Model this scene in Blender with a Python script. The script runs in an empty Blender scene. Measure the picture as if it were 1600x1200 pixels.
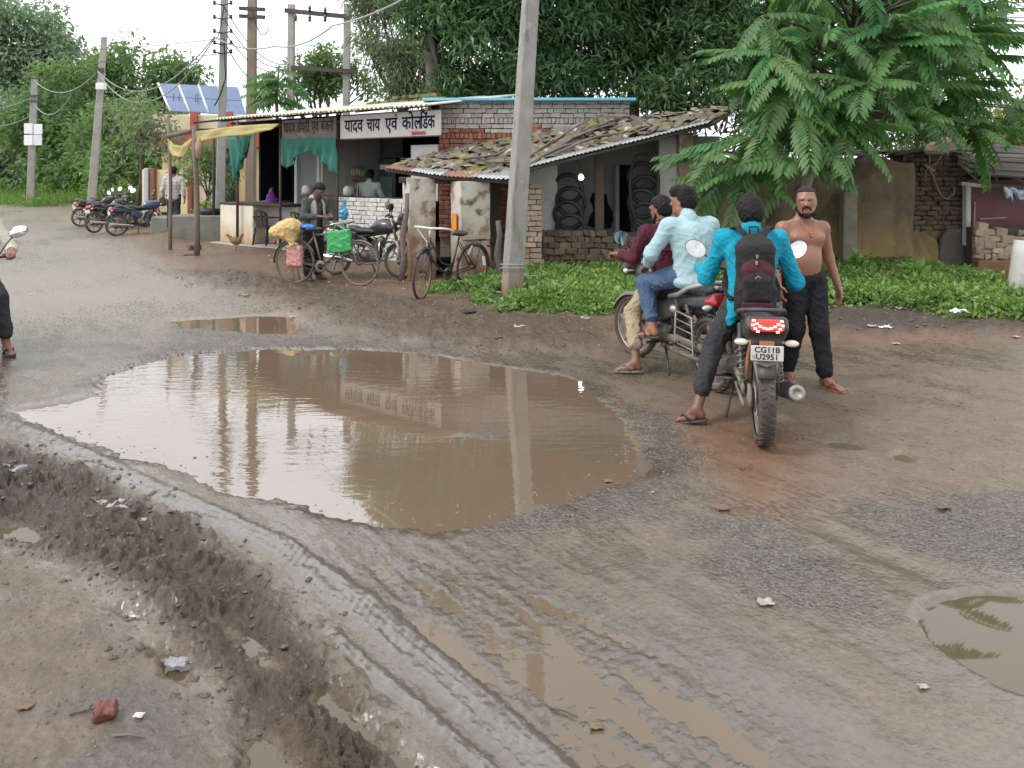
import bpy, bmesh, math, random
import numpy as np
from mathutils import Vector, Matrix, Euler

random.seed(7); np.random.seed(7)
SC = bpy.context.scene
COL = SC.collection
F, HZ, CH = 1200.0, 270.0, 1.8            # focal length in photo pixels, horizon row, eye height (m)

# ---------------------------------------------------------------- camera, sky, sun, exposure
cam = bpy.data.cameras.new('camera'); camo = bpy.data.objects.new('camera', cam); COL.objects.link(camo)
camo.location = (0, 0, CH); camo.rotation_euler = (math.radians(90), 0, 0)
cam.sensor_width = 36; cam.lens = F / 1600 * 36; cam.shift_y = -(600 - HZ) / 1600
cam.clip_start = .05; cam.clip_end = 3000
SC.camera = camo

SUN_EL, SUN_AZ = math.radians(50), math.radians(-112)     # behind the viewer's left shoulder, veiled by cloud
world = bpy.data.worlds.new('World'); SC.world = world; world.use_nodes = True
wn = world.node_tree; wl = wn.links
bg = wn.nodes['Background']
sky = wn.nodes.new('ShaderNodeTexSky'); sky.sky_type = 'NISHITA'; sky.sun_disc = False
sky.sun_elevation = SUN_EL; sky.sun_rotation = SUN_AZ; sky.air_density = 1.0; sky.dust_density = 3.0
hs = wn.nodes.new('ShaderNodeHueSaturation'); hs.inputs['Saturation'].default_value = .35
wl.new(sky.outputs[0], hs.inputs['Color'])
tc = wn.nodes.new('ShaderNodeTexCoord')
cn = wn.nodes.new('ShaderNodeTexNoise'); cn.inputs['Scale'].default_value = 2.2; cn.inputs['Detail'].default_value = 5
wl.new(tc.outputs['Generated'], cn.inputs['Vector'])
cr = wn.nodes.new('ShaderNodeMapRange'); cr.inputs['From Min'].default_value = .3; cr.inputs['From Max'].default_value = .7
cr.inputs['To Min'].default_value = 8.7; cr.inputs['To Max'].default_value = 11.8
wl.new(cn.outputs['Fac'], cr.inputs['Value'])
cc = wn.nodes.new('ShaderNodeVectorMath'); cc.operation = 'SCALE'; cc.inputs[0].default_value = (.97, 1.0, 1.03)
wl.new(cr.outputs[0], cc.inputs['Scale'])
mx = wn.nodes.new('ShaderNodeMix'); mx.data_type = 'RGBA'; mx.inputs['Factor'].default_value = .86
wl.new(hs.outputs[0], mx.inputs[6]); wl.new(cc.outputs[0], mx.inputs[7])
wl.new(mx.outputs[2], bg.inputs['Color']); bg.inputs['Strength'].default_value = .125

sl = bpy.data.lights.new('sun', 'SUN'); sun = bpy.data.objects.new('sun', sl); COL.objects.link(sun)
sl.energy = 1.5; sl.angle = math.radians(12); sl.color = (1, .96, .9)
_d = Vector((math.sin(SUN_AZ) * math.cos(SUN_EL), math.cos(SUN_AZ) * math.cos(SUN_EL), math.sin(SUN_EL)))
sun.rotation_euler = _d.to_track_quat('Z', 'Y').to_euler()

vs = SC.view_settings; vs.view_transform = 'Standard'; vs.look = 'None'; vs.exposure = 0.55; vs.gamma = 1
vs.use_curve_mapping = False
SC.cycles.use_denoising = True
SC.cycles.max_bounces = 6; SC.cycles.diffuse_bounces = 3; SC.cycles.glossy_bounces = 3; SC.cycles.transmission_bounces = 3
SC.cycles.transparent_max_bounces = 6
SC.cycles.use_adaptive_sampling = True; SC.cycles.adaptive_threshold = .02
# ---------------------------------------------------------------- helpers
def V(*a): return Vector(a)
def PX(px, py, Y): return Vector(((px - 800) / F * Y, Y, CH + (HZ - py) / F * Y))
def GP(px, py, z=0.0):
    Y = (CH - z) * F / (py - HZ)
    return Vector(((px - 800) / F * Y, Y, z))

# --- noise
_perm = np.random.RandomState(3).permutation(1024)
_g2 = np.random.RandomState(4).randn(1024, 2); _g2 /= np.linalg.norm(_g2, axis=1)[:, None]
_g3 = np.random.RandomState(5).randn(1024, 3); _g3 /= np.linalg.norm(_g3, axis=1)[:, None]
def _h(*idx):
    h = 0
    for i in idx: h = _perm[(h + i) & 1023]
    return h
_g2x = _g2[:, 0].astype(np.float32); _g2y = _g2[:, 1].astype(np.float32); _pm = _perm.astype(np.int32)
def noise2(x, y, seed=0):
    x = np.asarray(x, np.float32); y = np.asarray(y, np.float32)
    xi = np.floor(x); yi = np.floor(y); xf = x - xi; yf = y - yi; xi = xi.astype(np.int32); yi = yi.astype(np.int32)
    u = xf * xf * (3 - 2 * xf); v = yf * yf * (3 - 2 * yf); sd_ = int(_pm[seed & 1023])
    y0 = _pm[(yi + sd_) & 1023]; y1 = _pm[(yi + 1 + sd_) & 1023]
    def g(xx, yy, dx, dy):
        k = _pm[(xx + yy) & 1023]; return _g2x[k] * dx + _g2y[k] * dy
    a = g(xi, y0, xf, yf); b = g(xi + 1, y0, xf - 1, yf); c = g(xi, y1, xf, yf - 1); d = g(xi + 1, y1, xf - 1, yf - 1)
    a += u * (b - a); c += u * (d - c)
    return (a + v * (c - a)) * np.float32(1.5)
def fbm2(x, y, oct=4, seed=0, gain=.5, ridge=False, mask=None):
    if mask is not None:
        r = np.zeros(x.shape); m = mask > .002
        if m.any(): r[m] = fbm2(x[m], y[m], oct, seed, gain, ridge)
        return r
    r = 0; a = 1.0; t = 0
    for o in range(oct):
        n = noise2(x * 2 ** o + 17.3 * o, y * 2 ** o - 9.1 * o, seed + o)
        r = r + a * ((1 - 2 * np.abs(n)) if ridge else n); t += a; a *= gain
    return r / t
def noise3(P, seed=0):
    P = np.asarray(P, float); I = np.floor(P).astype(int); f = P - I
    u = f * f * f * (f * (f * 6 - 15) + 10); r = 0
    for dx in (0, 1):
        for dy in (0, 1):
            for dz in (0, 1):
                g = _g3[_h(I[:, 0] + dx, I[:, 1] + dy, I[:, 2] + dz, seed)]
                w = (u[:, 0] if dx else 1 - u[:, 0]) * (u[:, 1] if dy else 1 - u[:, 1]) * (u[:, 2] if dz else 1 - u[:, 2])
                r = r + w * (g * (f - np.array([dx, dy, dz]))).sum(1)
    return r * 1.5
def sstep(a, b, x):
    t = np.clip((x - a) / (b - a), 0, 1); return t * t * (3 - 2 * t)
def poly_sd(poly, X, Y, raw=False):
    """signed distance to a polygon, negative inside"""
    P = np.array(poly, float)[:, :2]; n = len(P)
    if not raw and X.size > 5000:
        m = (X > P[:, 0].min() - 1.6) & (X < P[:, 0].max() + 1.6) & (Y > P[:, 1].min() - 1.6) & (Y < P[:, 1].max() + 1.6)
        r = np.full(X.shape, 1.6)
        if m.any():
            xs = X[m]; r[m] = np.concatenate([poly_sd(poly, a_, b_, True) for a_, b_ in zip(np.array_split(xs, max(1, xs.size // 4000)), np.array_split(Y[m], max(1, xs.size // 4000)))])
        return r
    d = np.full(X.shape, 1e9); s = np.zeros(X.shape, bool)
    for i in range(n):
        a = P[i]; b = P[(i + 1) % n]; e = b - a; wx = X - a[0]; wy = Y - a[1]
        t = np.clip((wx * e[0] + wy * e[1]) / (e @ e + 1e-12), 0, 1)
        d = np.minimum(d, (wx - e[0] * t) ** 2 + (wy - e[1] * t) ** 2)
        c = (a[1] > Y) != (b[1] > Y)
        with np.errstate(divide='ignore', invalid='ignore'):
            xi = a[0] + (Y - a[1]) * e[0] / (e[1] if abs(e[1]) > 1e-12 else 1e-12)
        s ^= c & (X < xi)
    return np.where(s, -1, 1) * np.sqrt(d)
def line_d(line, X, Y):
    """distance to a polyline and arc length along it"""
    P = np.array(line, float)[:, :2]; d = np.full(X.shape, 1e9); S = np.zeros(X.shape); acc = 0; side = np.zeros(X.shape)
    for a, b in zip(P[:-1], P[1:]):
        e = b - a; L = np.linalg.norm(e); wx = X - a[0]; wy = Y - a[1]
        t = np.clip((wx * e[0] + wy * e[1]) / (L * L), 0, 1)
        q = np.sqrt((wx - e[0] * t) ** 2 + (wy - e[1] * t) ** 2)
        m = q < d; d = np.where(m, q, d); S = np.where(m, acc + t * L, S)
        side = np.where(m, np.sign(e[0] * wy - e[1] * wx), side); acc += L
    return d, S, side

# --- materials
def _ramp(nt, src, lo, hi):
    r = nt.nodes.new('ShaderNodeMapRange'); r.inputs['From Min'].default_value = lo; r.inputs['From Max'].default_value = hi
    nt.links.new(src, r.inputs['Value']); return r.outputs[0]
def _mix(nt, fac, a, b):
    m = nt.nodes.new('ShaderNodeMix'); m.data_type = 'RGBA'
    if isinstance(fac, (int, float)): m.inputs[0].default_value = fac
    else: nt.links.new(fac, m.inputs[0])
    for i, c in ((6, a), (7, b)):
        if isinstance(c, tuple): m.inputs[i].default_value = (*c, 1)
        else: nt.links.new(c, m.inputs[i])
    return m.outputs[2]
def _math(nt, op, a, b=None):
    m = nt.nodes.new('ShaderNodeMath'); m.operation = op
    for i, c in enumerate((a, b)):
        if c is None: continue
        if isinstance(c, (int, float)): m.inputs[i].default_value = c
        else: nt.links.new(c, m.inputs[i])
    return m.outputs[0]
_M = {}
def mat(name, c1, c2=None, scale=6, rough=.7, rvar=.1, bump=.0, bscale=None, metal=0, spec=.5, rnd=0, coat=0,
        layers=(), stretch=(1, 1, 1), zdirt=None, emit=None, sss=0, trans=0, detail=4):
    """noise-mixed colour + overlay layers (colour, scale, lo, hi[, stretch]) + splashed dirt above z0..z1"""
    if name in _M: return _M[name]
    m = bpy.data.materials.new(name); m.use_nodes = True; nt = m.node_tree; L = nt.links
    b = nt.nodes['Principled BSDF']
    t = nt.nodes.new('ShaderNodeTexCoord'); oi = nt.nodes.new('ShaderNodeObjectInfo')
    off = nt.nodes.new('ShaderNodeVectorMath'); off.operation = 'MULTIPLY_ADD'
    L.new(oi.outputs['Random'], off.inputs[0]); off.inputs[1].default_value = (37, 53, 71); L.new(t.outputs['Object'], off.inputs[2])
    def noise(s, st=(1, 1, 1), det=detail):
        mp = nt.nodes.new('ShaderNodeMapping'); mp.inputs['Scale'].default_value = st
        L.new(off.outputs[0], mp.inputs['Vector'])
        n = nt.nodes.new('ShaderNodeTexNoise'); n.inputs['Scale'].default_value = s; n.inputs['Detail'].default_value = det
        n.inputs['Roughness'].default_value = .6
        L.new(mp.outputs[0], n.inputs['Vector']); return n.outputs['Fac']
    c2 = c2 or tuple(x * .75 for x in c1)
    n0 = noise(scale, stretch)
    col = _mix(nt, _ramp(nt, n0, .3, .7), tuple(c1), tuple(c2))
    for ly in layers:
        st = ly[4] if len(ly) > 4 else (1, 1, 1)
        col = _mix(nt, _ramp(nt, noise(ly[1], st, 6), ly[2], ly[3]), col, tuple(ly[0]))
    if zdirt:
        zc, z0, z1 = zdirt
        sx = nt.nodes.new('ShaderNodeSeparateXYZ'); L.new(t.outputs['Object'], sx.inputs[0])
        zz = _math(nt, 'ADD', sx.outputs['Z'], _math(nt, 'MULTIPLY', _math(nt, 'SUBTRACT', noise(5, (1, 1, .6), 5), .5), (z1 - z0) * 1.3))
        col = _mix(nt, _ramp(nt, zz, z1, z0), col, tuple(zc))
    if rnd:
        hv = nt.nodes.new('ShaderNodeHueSaturation'); L.new(col, hv.inputs['Color'])
        L.new(_math(nt, 'MULTIPLY_ADD', oi.outputs['Random'], 2 * rnd), hv.inputs['Value'])
        hv.inputs['Value'].links[0].from_node.inputs[2].default_value = 1 - rnd
        r2 = nt.nodes.new('ShaderNodeMath'); r2.operation = 'FRACT'; L.new(_math(nt, 'MULTIPLY', oi.outputs['Random'], 17.31), r2.inputs[0])
        L.new(_math(nt, 'MULTIPLY_ADD', r2.outputs[0], .05 * min(1, rnd * 3)), hv.inputs['Hue'])
        hv.inputs['Hue'].links[0].from_node.inputs[2].default_value = .5 - .025 * min(1, rnd * 3)
        col = hv.outputs[0]
    L.new(col, b.inputs['Base Color'])
    b.inputs['Metallic'].default_value = metal; b.inputs['Specular IOR Level'].default_value = spec
    L.new(_ramp(nt, n0, 0, 1), b.inputs['Roughness'])
    rr = b.inputs['Roughness'].links[0].from_node; rr.inputs['To Min'].default_value = max(.02, rough - rvar); rr.inputs['To Max'].default_value = min(1, rough + rvar)
    if coat: b.inputs['Coat Weight'].default_value = coat; b.inputs['Coat Roughness'].default_value = .08
    if sss: b.inputs['Subsurface Weight'].default_value = sss; b.inputs['Subsurface Radius'].default_value = (.02, .008, .004)
    if trans: b.inputs['Transmission Weight'].default_value = trans
    if emit: b.inputs['Emission Color'].default_value = (*emit[0], 1); b.inputs['Emission Strength'].default_value = emit[1]
    if bump:
        bp = nt.nodes.new('ShaderNodeBump'); bp.inputs['Strength'].default_value = min(1, bump); bp.inputs['Distance'].default_value = .02
        L.new(noise(bscale or scale * 4, (1, 1, 1), 6), bp.inputs['Height']); L.new(bp.outputs[0], b.inputs['Normal'])
    _M[name] = m; return m
def leaf_mat(name, c1, c2, rough=.45, tr=.35, rnd=.0, nscale=1.5):
    """foliage: per-leaf tint through a vertex attribute, light passing through the blade"""
    if name in _M: return _M[name]
    m = bpy.data.materials.new(name); m.use_nodes = True; nt = m.node_tree; L = nt.links
    b = nt.nodes['Principled BSDF']; out = nt.nodes['Material Output']
    at = nt.nodes.new('ShaderNodeAttribute'); at.attribute_name = 'tint'
    col = _mix(nt, at.outputs['Fac'], tuple(c1), tuple(c2))
    col = _mix(nt, _math(nt, 'MULTIPLY', _ramp(nt, at.outputs['Fac'], .93, 1.0), .8), col, (c2[0] * 2.2 + .04, c2[1] * 1.15, c2[2] * .7))
    if rnd:
        oi = nt.nodes.new('ShaderNodeObjectInfo'); hv = nt.nodes.new('ShaderNodeHueSaturation'); L.new(col, hv.inputs['Color'])
        v = _math(nt, 'MULTIPLY_ADD', oi.outputs['Random'], 2 * rnd); v.node.inputs[2].default_value = 1 - rnd; L.new(v, hv.inputs['Value'])
        fr = nt.nodes.new('ShaderNodeMath'); fr.operation = 'FRACT'; L.new(_math(nt, 'MULTIPLY', oi.outputs['Random'], 13.7), fr.inputs[0])
        h_ = _math(nt, 'MULTIPLY_ADD', fr.outputs[0], .07); h_.node.inputs[2].default_value = .455; L.new(h_, hv.inputs['Hue']); col = hv.outputs[0]
    L.new(col, b.inputs['Base Color']); b.inputs['Roughness'].default_value = rough
    t = nt.nodes.new('ShaderNodeBsdfTranslucent'); L.new(_mix(nt, .5, col, (c2[0] * 1.2, c2[1] * 1.3, c2[2] * .6)), t.inputs['Color'])
    ms = nt.nodes.new('ShaderNodeMixShader'); ms.inputs[0].default_value = tr
    L.new(b.outputs[0], ms.inputs[1]); L.new(t.outputs[0], ms.inputs[2]); L.new(ms.outputs[0], out.inputs['Surface'])
    _M[name] = m; return m

# --- mesh building
def np_mesh(name, verts, faces, mats=(), mi=None, smooth=False, tint=None):
    """verts (N,3) array, faces: list of (k,n) int arrays or a python list"""
    me = bpy.data.meshes.new(name)
    verts = np.asarray(verts, np.float32)
    if isinstance(faces, np.ndarray): faces = [faces]
    if len(faces) and isinstance(faces[0], np.ndarray):
        lt = np.concatenate([np.full(len(f), f.shape[1]) for f in faces]); lv = np.concatenate([f.ravel() for f in faces])
    else:
        lt = np.array([len(f) for f in faces]); lv = np.array([i for f in faces for i in f])
    me.vertices.add(len(verts)); me.vertices.foreach_set('co', verts.ravel())
    me.loops.add(len(lv)); me.loops.foreach_set('vertex_index', lv.astype(np.int32))
    me.polygons.add(len(lt)); st = np.zeros(len(lt), np.int32); st[1:] = np.cumsum(lt)[:-1]
    me.polygons.foreach_set('loop_start', st); me.polygons.foreach_set('loop_total', lt.astype(np.int32))
    if mi is not None: me.polygons.foreach_set('material_index', np.asarray(mi, np.int32))
    me.polygons.foreach_set('use_smooth', np.full(len(lt), bool(smooth)) if np.isscalar(smooth) else np.asarray(smooth, bool))
    for m in mats: me.materials.append(m)
    if tint is not None:
        a = me.attributes.new('tint', 'FLOAT', 'POINT'); a.data.foreach_set('value', np.asarray(tint, np.float32))
    me.update(calc_edges=True); me.validate(); return me
def link(name, data, parent=None, loc=None, rot=None, scale=None):
    o = bpy.data.objects.new(name, data); COL.objects.link(o)
    if parent is not None:
        o.parent = parent
        if parent.name in _INV: o.matrix_parent_inverse = _INV[parent.name]
    if loc is not None: o.location = loc
    if rot is not None: o.rotation_euler = rot
    if scale is not None: o.scale = scale
    return o
_INV = {}
def tag(o, label=None, cat=None, group=None, kind=None):
    if label: o['label'] = label
    if cat: o['category'] = cat
    if group: o['group'] = group
    if kind: o['kind'] = kind
    return o
def thing(name, label, cat, loc=(0, 0, 0), group=None, static=True):
    """Empty at the thing's base; static things take children modelled in world coordinates"""
    o = bpy.data.objects.new(name, None); COL.objects.link(o); o.location = loc; o.empty_display_size = .1
    if static: _INV[o.name] = Matrix.Translation(-Vector(loc))
    return tag(o, label, cat, group)
def copy_tree(o, parent=None):
    c = o.copy(); COL.objects.link(c); c.parent = parent
    for ch in o.children: copy_tree(ch, c)
    return c

class MB:
    def __init__(s): s.v = []; s.f = []; s.mi = []; s.sm = []; s.m = Matrix.Identity(4); s.cur = 0
    def _add(s, vs, fs, smooth=False):
        b = len(s.v); s.v += [tuple(s.m @ Vector(v)) for v in vs]
        for f in fs: s.f.append(tuple(i + b for i in f)); s.mi.append(s.cur); s.sm.append(smooth)
        return s
    def box(s, c, d, rot=None, taper=1.0, jit=0):
        R = rot if isinstance(rot, Matrix) else (Euler(rot).to_matrix() if rot else Matrix.Identity(3))
        vs = []
        for z in (-1, 1):
            for x, y in ((-1, -1), (1, -1), (1, 1), (-1, 1)):
                k = taper if z > 0 else 1
                p = Vector((x * d[0] / 2 * k, y * d[1] / 2 * k, z * d[2] / 2))
                if jit: p += Vector((random.uniform(-jit, jit), random.uniform(-jit, jit), random.uniform(-jit, jit)))
                vs.append(Vector(c) + R @ p)
        return s._add(vs, [(3, 2, 1, 0), (4, 5, 6, 7), (0, 1, 5, 4), (1, 2, 6, 5), (2, 3, 7, 6), (3, 0, 4, 7)])
    def tube(s, pts, r, n=8, cap=True, smooth=True, sq=None):
        P = [Vector(p) for p in pts]; rs = r if isinstance(r, (list, tuple)) else [r] * len(P)
        vs = []; fs = []; up = None
        for i, p in enumerate(P):
            d = (P[min(i + 1, len(P) - 1)] - P[max(i - 1, 0)]).normalized()
            if up is None: up = Vector((0, 0, 1)) if abs(d.z) < .9 else Vector((1, 0, 0))
            x = d.cross(up)
            if x.length < 1e-4: x = d.cross(Vector((0, 1, 0)))
            x.normalize(); y = x.cross(d).normalized(); up = y
            for k in range(n):
                a = 2 * math.pi * k / n
                q = (1, 1) if sq is None else sq
                vs.append(p + (x * math.cos(a) * q[0] + y * math.sin(a) * q[1]) * rs[i])
        for i in range(len(P) - 1):
            for k in range(n):
                a = i * n + k; b = i * n + (k + 1) % n; fs.append((a, b, b + n, a + n))
        if cap: fs.append(tuple(range(n - 1, -1, -1))); fs.append(tuple(range((len(P) - 1) * n, len(P) * n)))
        return s._add(vs, fs, smooth)
    def cyl(s, a, b, r, r2=None, n=12, smooth=True):
        return s.tube([a, b], [r, r if r2 is None else r2], n, True, smooth)
    def torus(s, c, ax, R, r, n=28, m=8, a0=0, a1=2 * math.pi, ry=None):
        ax = Vector(ax).normalized(); x = ax.orthogonal().normalized(); y = ax.cross(x); c = Vector(c)
        full = abs(a1 - a0 - 2 * math.pi) < 1e-5; vs = []; fs = []; N = n if full else n + 1
        for i in range(N):
            t = a0 + (a1 - a0) * i / n; d = x * math.cos(t) + y * math.sin(t)
            for k in range(m):
                u = 2 * math.pi * k / m; vs.append(c + d * (R + r * math.cos(u)) + ax * ((ry or r) * math.sin(u)))
        for i in range(n):
            for k in range(m):
                j = (i + 1) % N; fs.append((i * m + k, j * m + k, j * m + (k + 1) % m, i * m + (k + 1) % m))
        return s._add(vs, fs, True)
    def lathe(s, prof, n=16, c=(0, 0, 0), ax=(0, 0, 1), smooth=True):
        ax = Vector(ax).normalized(); x = ax.orthogonal().normalized(); y = ax.cross(x); vs = []; fs = []; m = len(prof)
        for i in range(n):
            t = 2 * math.pi * i / n
            for r, h in prof: vs.append(Vector(c) + (x * math.cos(t) + y * math.sin(t)) * r + ax * h)
        for i in range(n):
            j = (i + 1) % n
            for k in range(m - 1): fs.append((i * m + k, j * m + k, j * m + k + 1, i * m + k + 1))
        return s._add(vs, fs, smooth)
    def prism(s, poly, d, smooth=False):
        """poly: planar points; d: extrusion vector"""
        n = len(poly); d = Vector(d); P = [Vector(p) for p in poly]
        vs = P + [p + d for p in P]
        fs = [tuple(range(n - 1, -1, -1)), tuple(range(n, 2 * n))] + [(i, (i + 1) % n, n + (i + 1) % n, n + i) for i in range(n)]
        return s._add(vs, fs, smooth)
    def grid(s, pts, smooth=True, thick=0):
        """pts[i][j] -> sheet; thick adds a second skin and rim"""
        a = len(pts); b = len(pts[0]); vs = [p for r in pts for p in r]; fs = []
        for i in range(a - 1):
            for j in range(b - 1): fs.append((i * b + j, i * b + j + 1, (i + 1) * b + j + 1, (i + 1) * b + j))
        if thick:
            N = len(vs); Vv = [Vector(v) for v in vs]; nn = [Vector() for _ in vs]
            for f in fs:
                q = (Vv[f[2]] - Vv[f[0]]).cross(Vv[f[3]] - Vv[f[1]])
                for i in f: nn[i] += q
            vs = Vv + [v - k.normalized() * thick for v, k in zip(Vv, nn)]
            fs = fs + [tuple(i + N for i in reversed(f)) for f in fs]
            rim = [(0, j) for j in range(b)] + [(i, b - 1) for i in range(1, a)] + [(a - 1, j) for j in range(b - 2, -1, -1)] + [(i, 0) for i in range(a - 2, 0, -1)]
            idx = [i * b + j for i, j in rim]
            for p, q in zip(idx, idx[1:] + idx[:1]): fs.append((q, p, p + N, q + N))
        return s._add(vs, fs, smooth)
    def mesh(s, name, mats, bevel=0, seg=1):
        if not isinstance(mats, (list, tuple)): mats = [mats]
        me = np_mesh(name, np.array(s.v).reshape(-1, 3), s.f, mats, s.mi, s.sm)
        bm = bmesh.new(); bm.from_mesh(me); bmesh.ops.recalc_face_normals(bm, faces=bm.faces)
        if bevel:
            ed = [e for e in bm.edges if len(e.link_faces) == 2 and e.calc_face_angle(0) > .5]
            bmesh.ops.bevel(bm, geom=ed, offset=bevel, segments=seg, affect='EDGES', clamp_overlap=True)
        bm.to_mesh(me); bm.free(); me.update(); return me
    def build(s, name, mats, parent=None, bevel=0, seg=1, **k):
        return link(name, s.mesh(name, mats, bevel, seg), parent, **k)

# --- smooth implicit solids (bodies, cloth, saddles, tanks, sacks)
class Blob:
    def __init__(s, vox=.008): s.p = []; s.vox = vox
    def cone(s, a, b, ra, rb=None, k=.02, tag=0, op=1):
        s.p.append(('c', np.array(a, float), np.array(b, float), float(ra), float(ra if rb is None else rb), k, tag, op)); return s
    def chain(s, pts, rs, k=.02, tag=0):
        for i in range(len(pts) - 1): s.cone(pts[i], pts[i + 1], rs[i], rs[i + 1], k, tag)
        return s
    def ell(s, c, r, R=None, k=.02, tag=0, op=1):
        s.p.append(('e', np.array(c, float), np.array(r, float), None if R is None else np.array(R, float), 0, k, tag, op)); return s
    def box(s, c, h, R=None, r=.01, k=.02, tag=0, op=1):
        s.p.append(('b', np.array(c, float), np.array(h, float), None if R is None else np.array(R, float), r, k, tag, op)); return s
    def field(s):
        lo = np.full(3, 1e9); hi = -lo; bb = []
        for q in s.p:
            if q[0] == 'c':
                a = np.minimum(q[1] - q[3], q[2] - q[4]); b = np.maximum(q[1] + q[3], q[2] + q[4])
            else:
                e = q[2] if q[3] is None else np.abs(q[3]) @ q[2]
                a = q[1] - e; b = q[1] + e
            m = q[5] * 1.2 + 3 * s.vox; bb.append((a - m, b + m))
            if q[7] > 0: lo = np.minimum(lo, a - m); hi = np.maximum(hi, b + m)
        v = s.vox; n = np.ceil((hi - lo) / v).astype(int) + 2
        Fd = np.ones(n, np.float32); T = np.zeros(n, np.int8)
        for q, (a, b) in zip(s.p, bb):
            i0 = np.maximum(0, ((a - lo) / v).astype(int)); i1 = np.minimum(n, ((b - lo) / v).astype(int) + 2)
            if (i1 <= i0).any(): continue
            ax = [lo[k] + v * np.arange(i0[k], i1[k]) for k in range(3)]
            X, Y, Z = np.meshgrid(*ax, indexing='ij'); P = np.stack([X, Y, Z], -1)
            if q[0] == 'c':
                a_, b_, ra, rb = q[1:5]; e = b_ - a_; l2 = e @ e + 1e-12
                t = np.clip(((P - a_) @ e) / l2, 0, 1)
                d = np.linalg.norm(P - a_ - t[..., None] * e, axis=-1) - (ra + (rb - ra) * t)
            else:
                Q = P - q[1]
                if q[3] is not None: Q = Q @ q[3]
                if q[0] == 'e':
                    k0 = np.linalg.norm(Q / q[2], axis=-1); k1 = np.linalg.norm(Q / q[2] ** 2, axis=-1)
                    d = k0 * (k0 - 1) / np.maximum(k1, 1e-6)
                else:
                    A = np.abs(Q) - (q[2] - q[4]); d = np.linalg.norm(np.maximum(A, 0), axis=-1) + np.minimum(A.max(-1), 0) - q[4]
            sl = tuple(slice(i0[k], i1[k]) for k in range(3)); f = Fd[sl]; k = max(q[5], 1e-4)
            if q[7] > 0:
                T[sl] = np.where(d < f, q[6], T[sl])
                h = np.clip(.5 + .5 * (f - d) / k, 0, 1); Fd[sl] = d * h + f * (1 - h) - k * h * (1 - h)
            else:
                h = np.clip(.5 - .5 * (f + d) / k, 0, 1); Fd[sl] = f * (1 - h) + (-d) * h + k * h * (1 - h)
                if q[6]: T[sl] = np.where(d < s.vox * 1.2, q[6], T[sl])
        return Fd, T, lo
    def mesh(s, name, mats, disp=None, origin=(0, 0, 0), smooth=True):
        Fd, T, lo = s.field(); v = s.vox; n = Fd.shape; occ = Fd < 0
        c = sum(occ[i:n[0] - 1 + i, j:n[1] - 1 + j, k:n[2] - 1 + k].astype(np.int8) for i in (0, 1) for j in (0, 1) for k in (0, 1))
        act = np.argwhere((c > 0) & (c < 8)); idm = np.full(c.shape, -1, np.int32); idm[tuple(act.T)] = np.arange(len(act))
        cs = [(i, j, k) for i in (0, 1) for j in (0, 1) for k in (0, 1)]
        cv = np.stack([Fd[act[:, 0] + a, act[:, 1] + b, act[:, 2] + d] for a, b, d in cs], 1)
        acc = np.zeros((len(act), 3)); cnt = np.zeros(len(act))
        for i, p in enumerate(cs):
            for j, q in enumerate(cs):
                if j > i and sum(abs(a - b) for a, b in zip(p, q)) == 1:
                    m = (cv[:, i] < 0) != (cv[:, j] < 0); t = cv[m, i] / (cv[m, i] - cv[m, j])
                    acc[m] += np.array(p) + t[:, None] * (np.array(q) - np.array(p)); cnt[m] += 1
        Vt = lo + v * (act + acc / cnt[:, None]); fs = []
        for ax in range(3):
            s0 = [slice(None)] * 3; s1 = [slice(None)] * 3; s0[ax] = slice(0, -1); s1[ax] = slice(1, None)
            A = occ[tuple(s0)]; B = occ[tuple(s1)]; u, w = (ax + 1) % 3, (ax + 2) % 3
            for pos in (0, 1):
                E = np.argwhere((A & ~B) if pos == 0 else (~A & B)); q = []
                E = E[(E[:, u] > 0) & (E[:, w] > 0) & (E[:, u] < c.shape[u]) & (E[:, w] < c.shape[w])]
                for du, dw in ((1, 1), (0, 1), (0, 0), (1, 0)):
                    e = E.copy(); e[:, u] -= du; e[:, w] -= dw; q.append(idm[tuple(e.T)])
                q = np.stack(q, 1); fs.append(q if pos == 0 else q[:, ::-1])
        Fc = np.concatenate(fs); Fc = Fc[(Fc >= 0).all(1)]
        mi = T[tuple((act + (acc / cnt[:, None] > .5)).T)][Fc[:, 0]]
        if disp is not None:
            nn = np.zeros_like(Vt); d1 = Vt[Fc[:, 2]] - Vt[Fc[:, 0]]; d2 = Vt[Fc[:, 3]] - Vt[Fc[:, 1]]; fn = np.cross(d1, d2)
            for k in range(4): np.add.at(nn, Fc[:, k], fn)
            nn /= np.linalg.norm(nn, axis=1)[:, None] + 1e-9; Vt = Vt + nn * disp(Vt)[:, None]
        if not isinstance(mats, (list, tuple)): mats = [mats]
        return np_mesh(name, Vt - np.array(origin), Fc, mats, mi, smooth)
    def build(s, name, mats, parent=None, disp=None, **k):
        return link(name, s.mesh(name, mats, disp), parent, **k)

def wrinkle(amp, sc=14, st=(1, 1, 1), seed=0):
    st = np.array(st)
    def f(P):
        w = np.stack([noise3(P * 5 + 3.1, seed + 7), noise3(P * 5 + 9.7, seed + 8), noise3(P * 5 + 1.3, seed + 9)], 1) * .09
        r = np.clip(1 - 2.6 * np.abs(noise3((P + w) * sc * st * np.array([.8, .8, .55]), seed)), 0, 1) ** 2
        r2 = np.clip(1 - 2.8 * np.abs(noise3((P - w) * sc * 1.9 * st * np.array([.6, .6, 1.0]), seed + 3)), 0, 1) ** 2
        return amp * (1.2 * r + .7 * r2 - .55)
    return f

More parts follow.
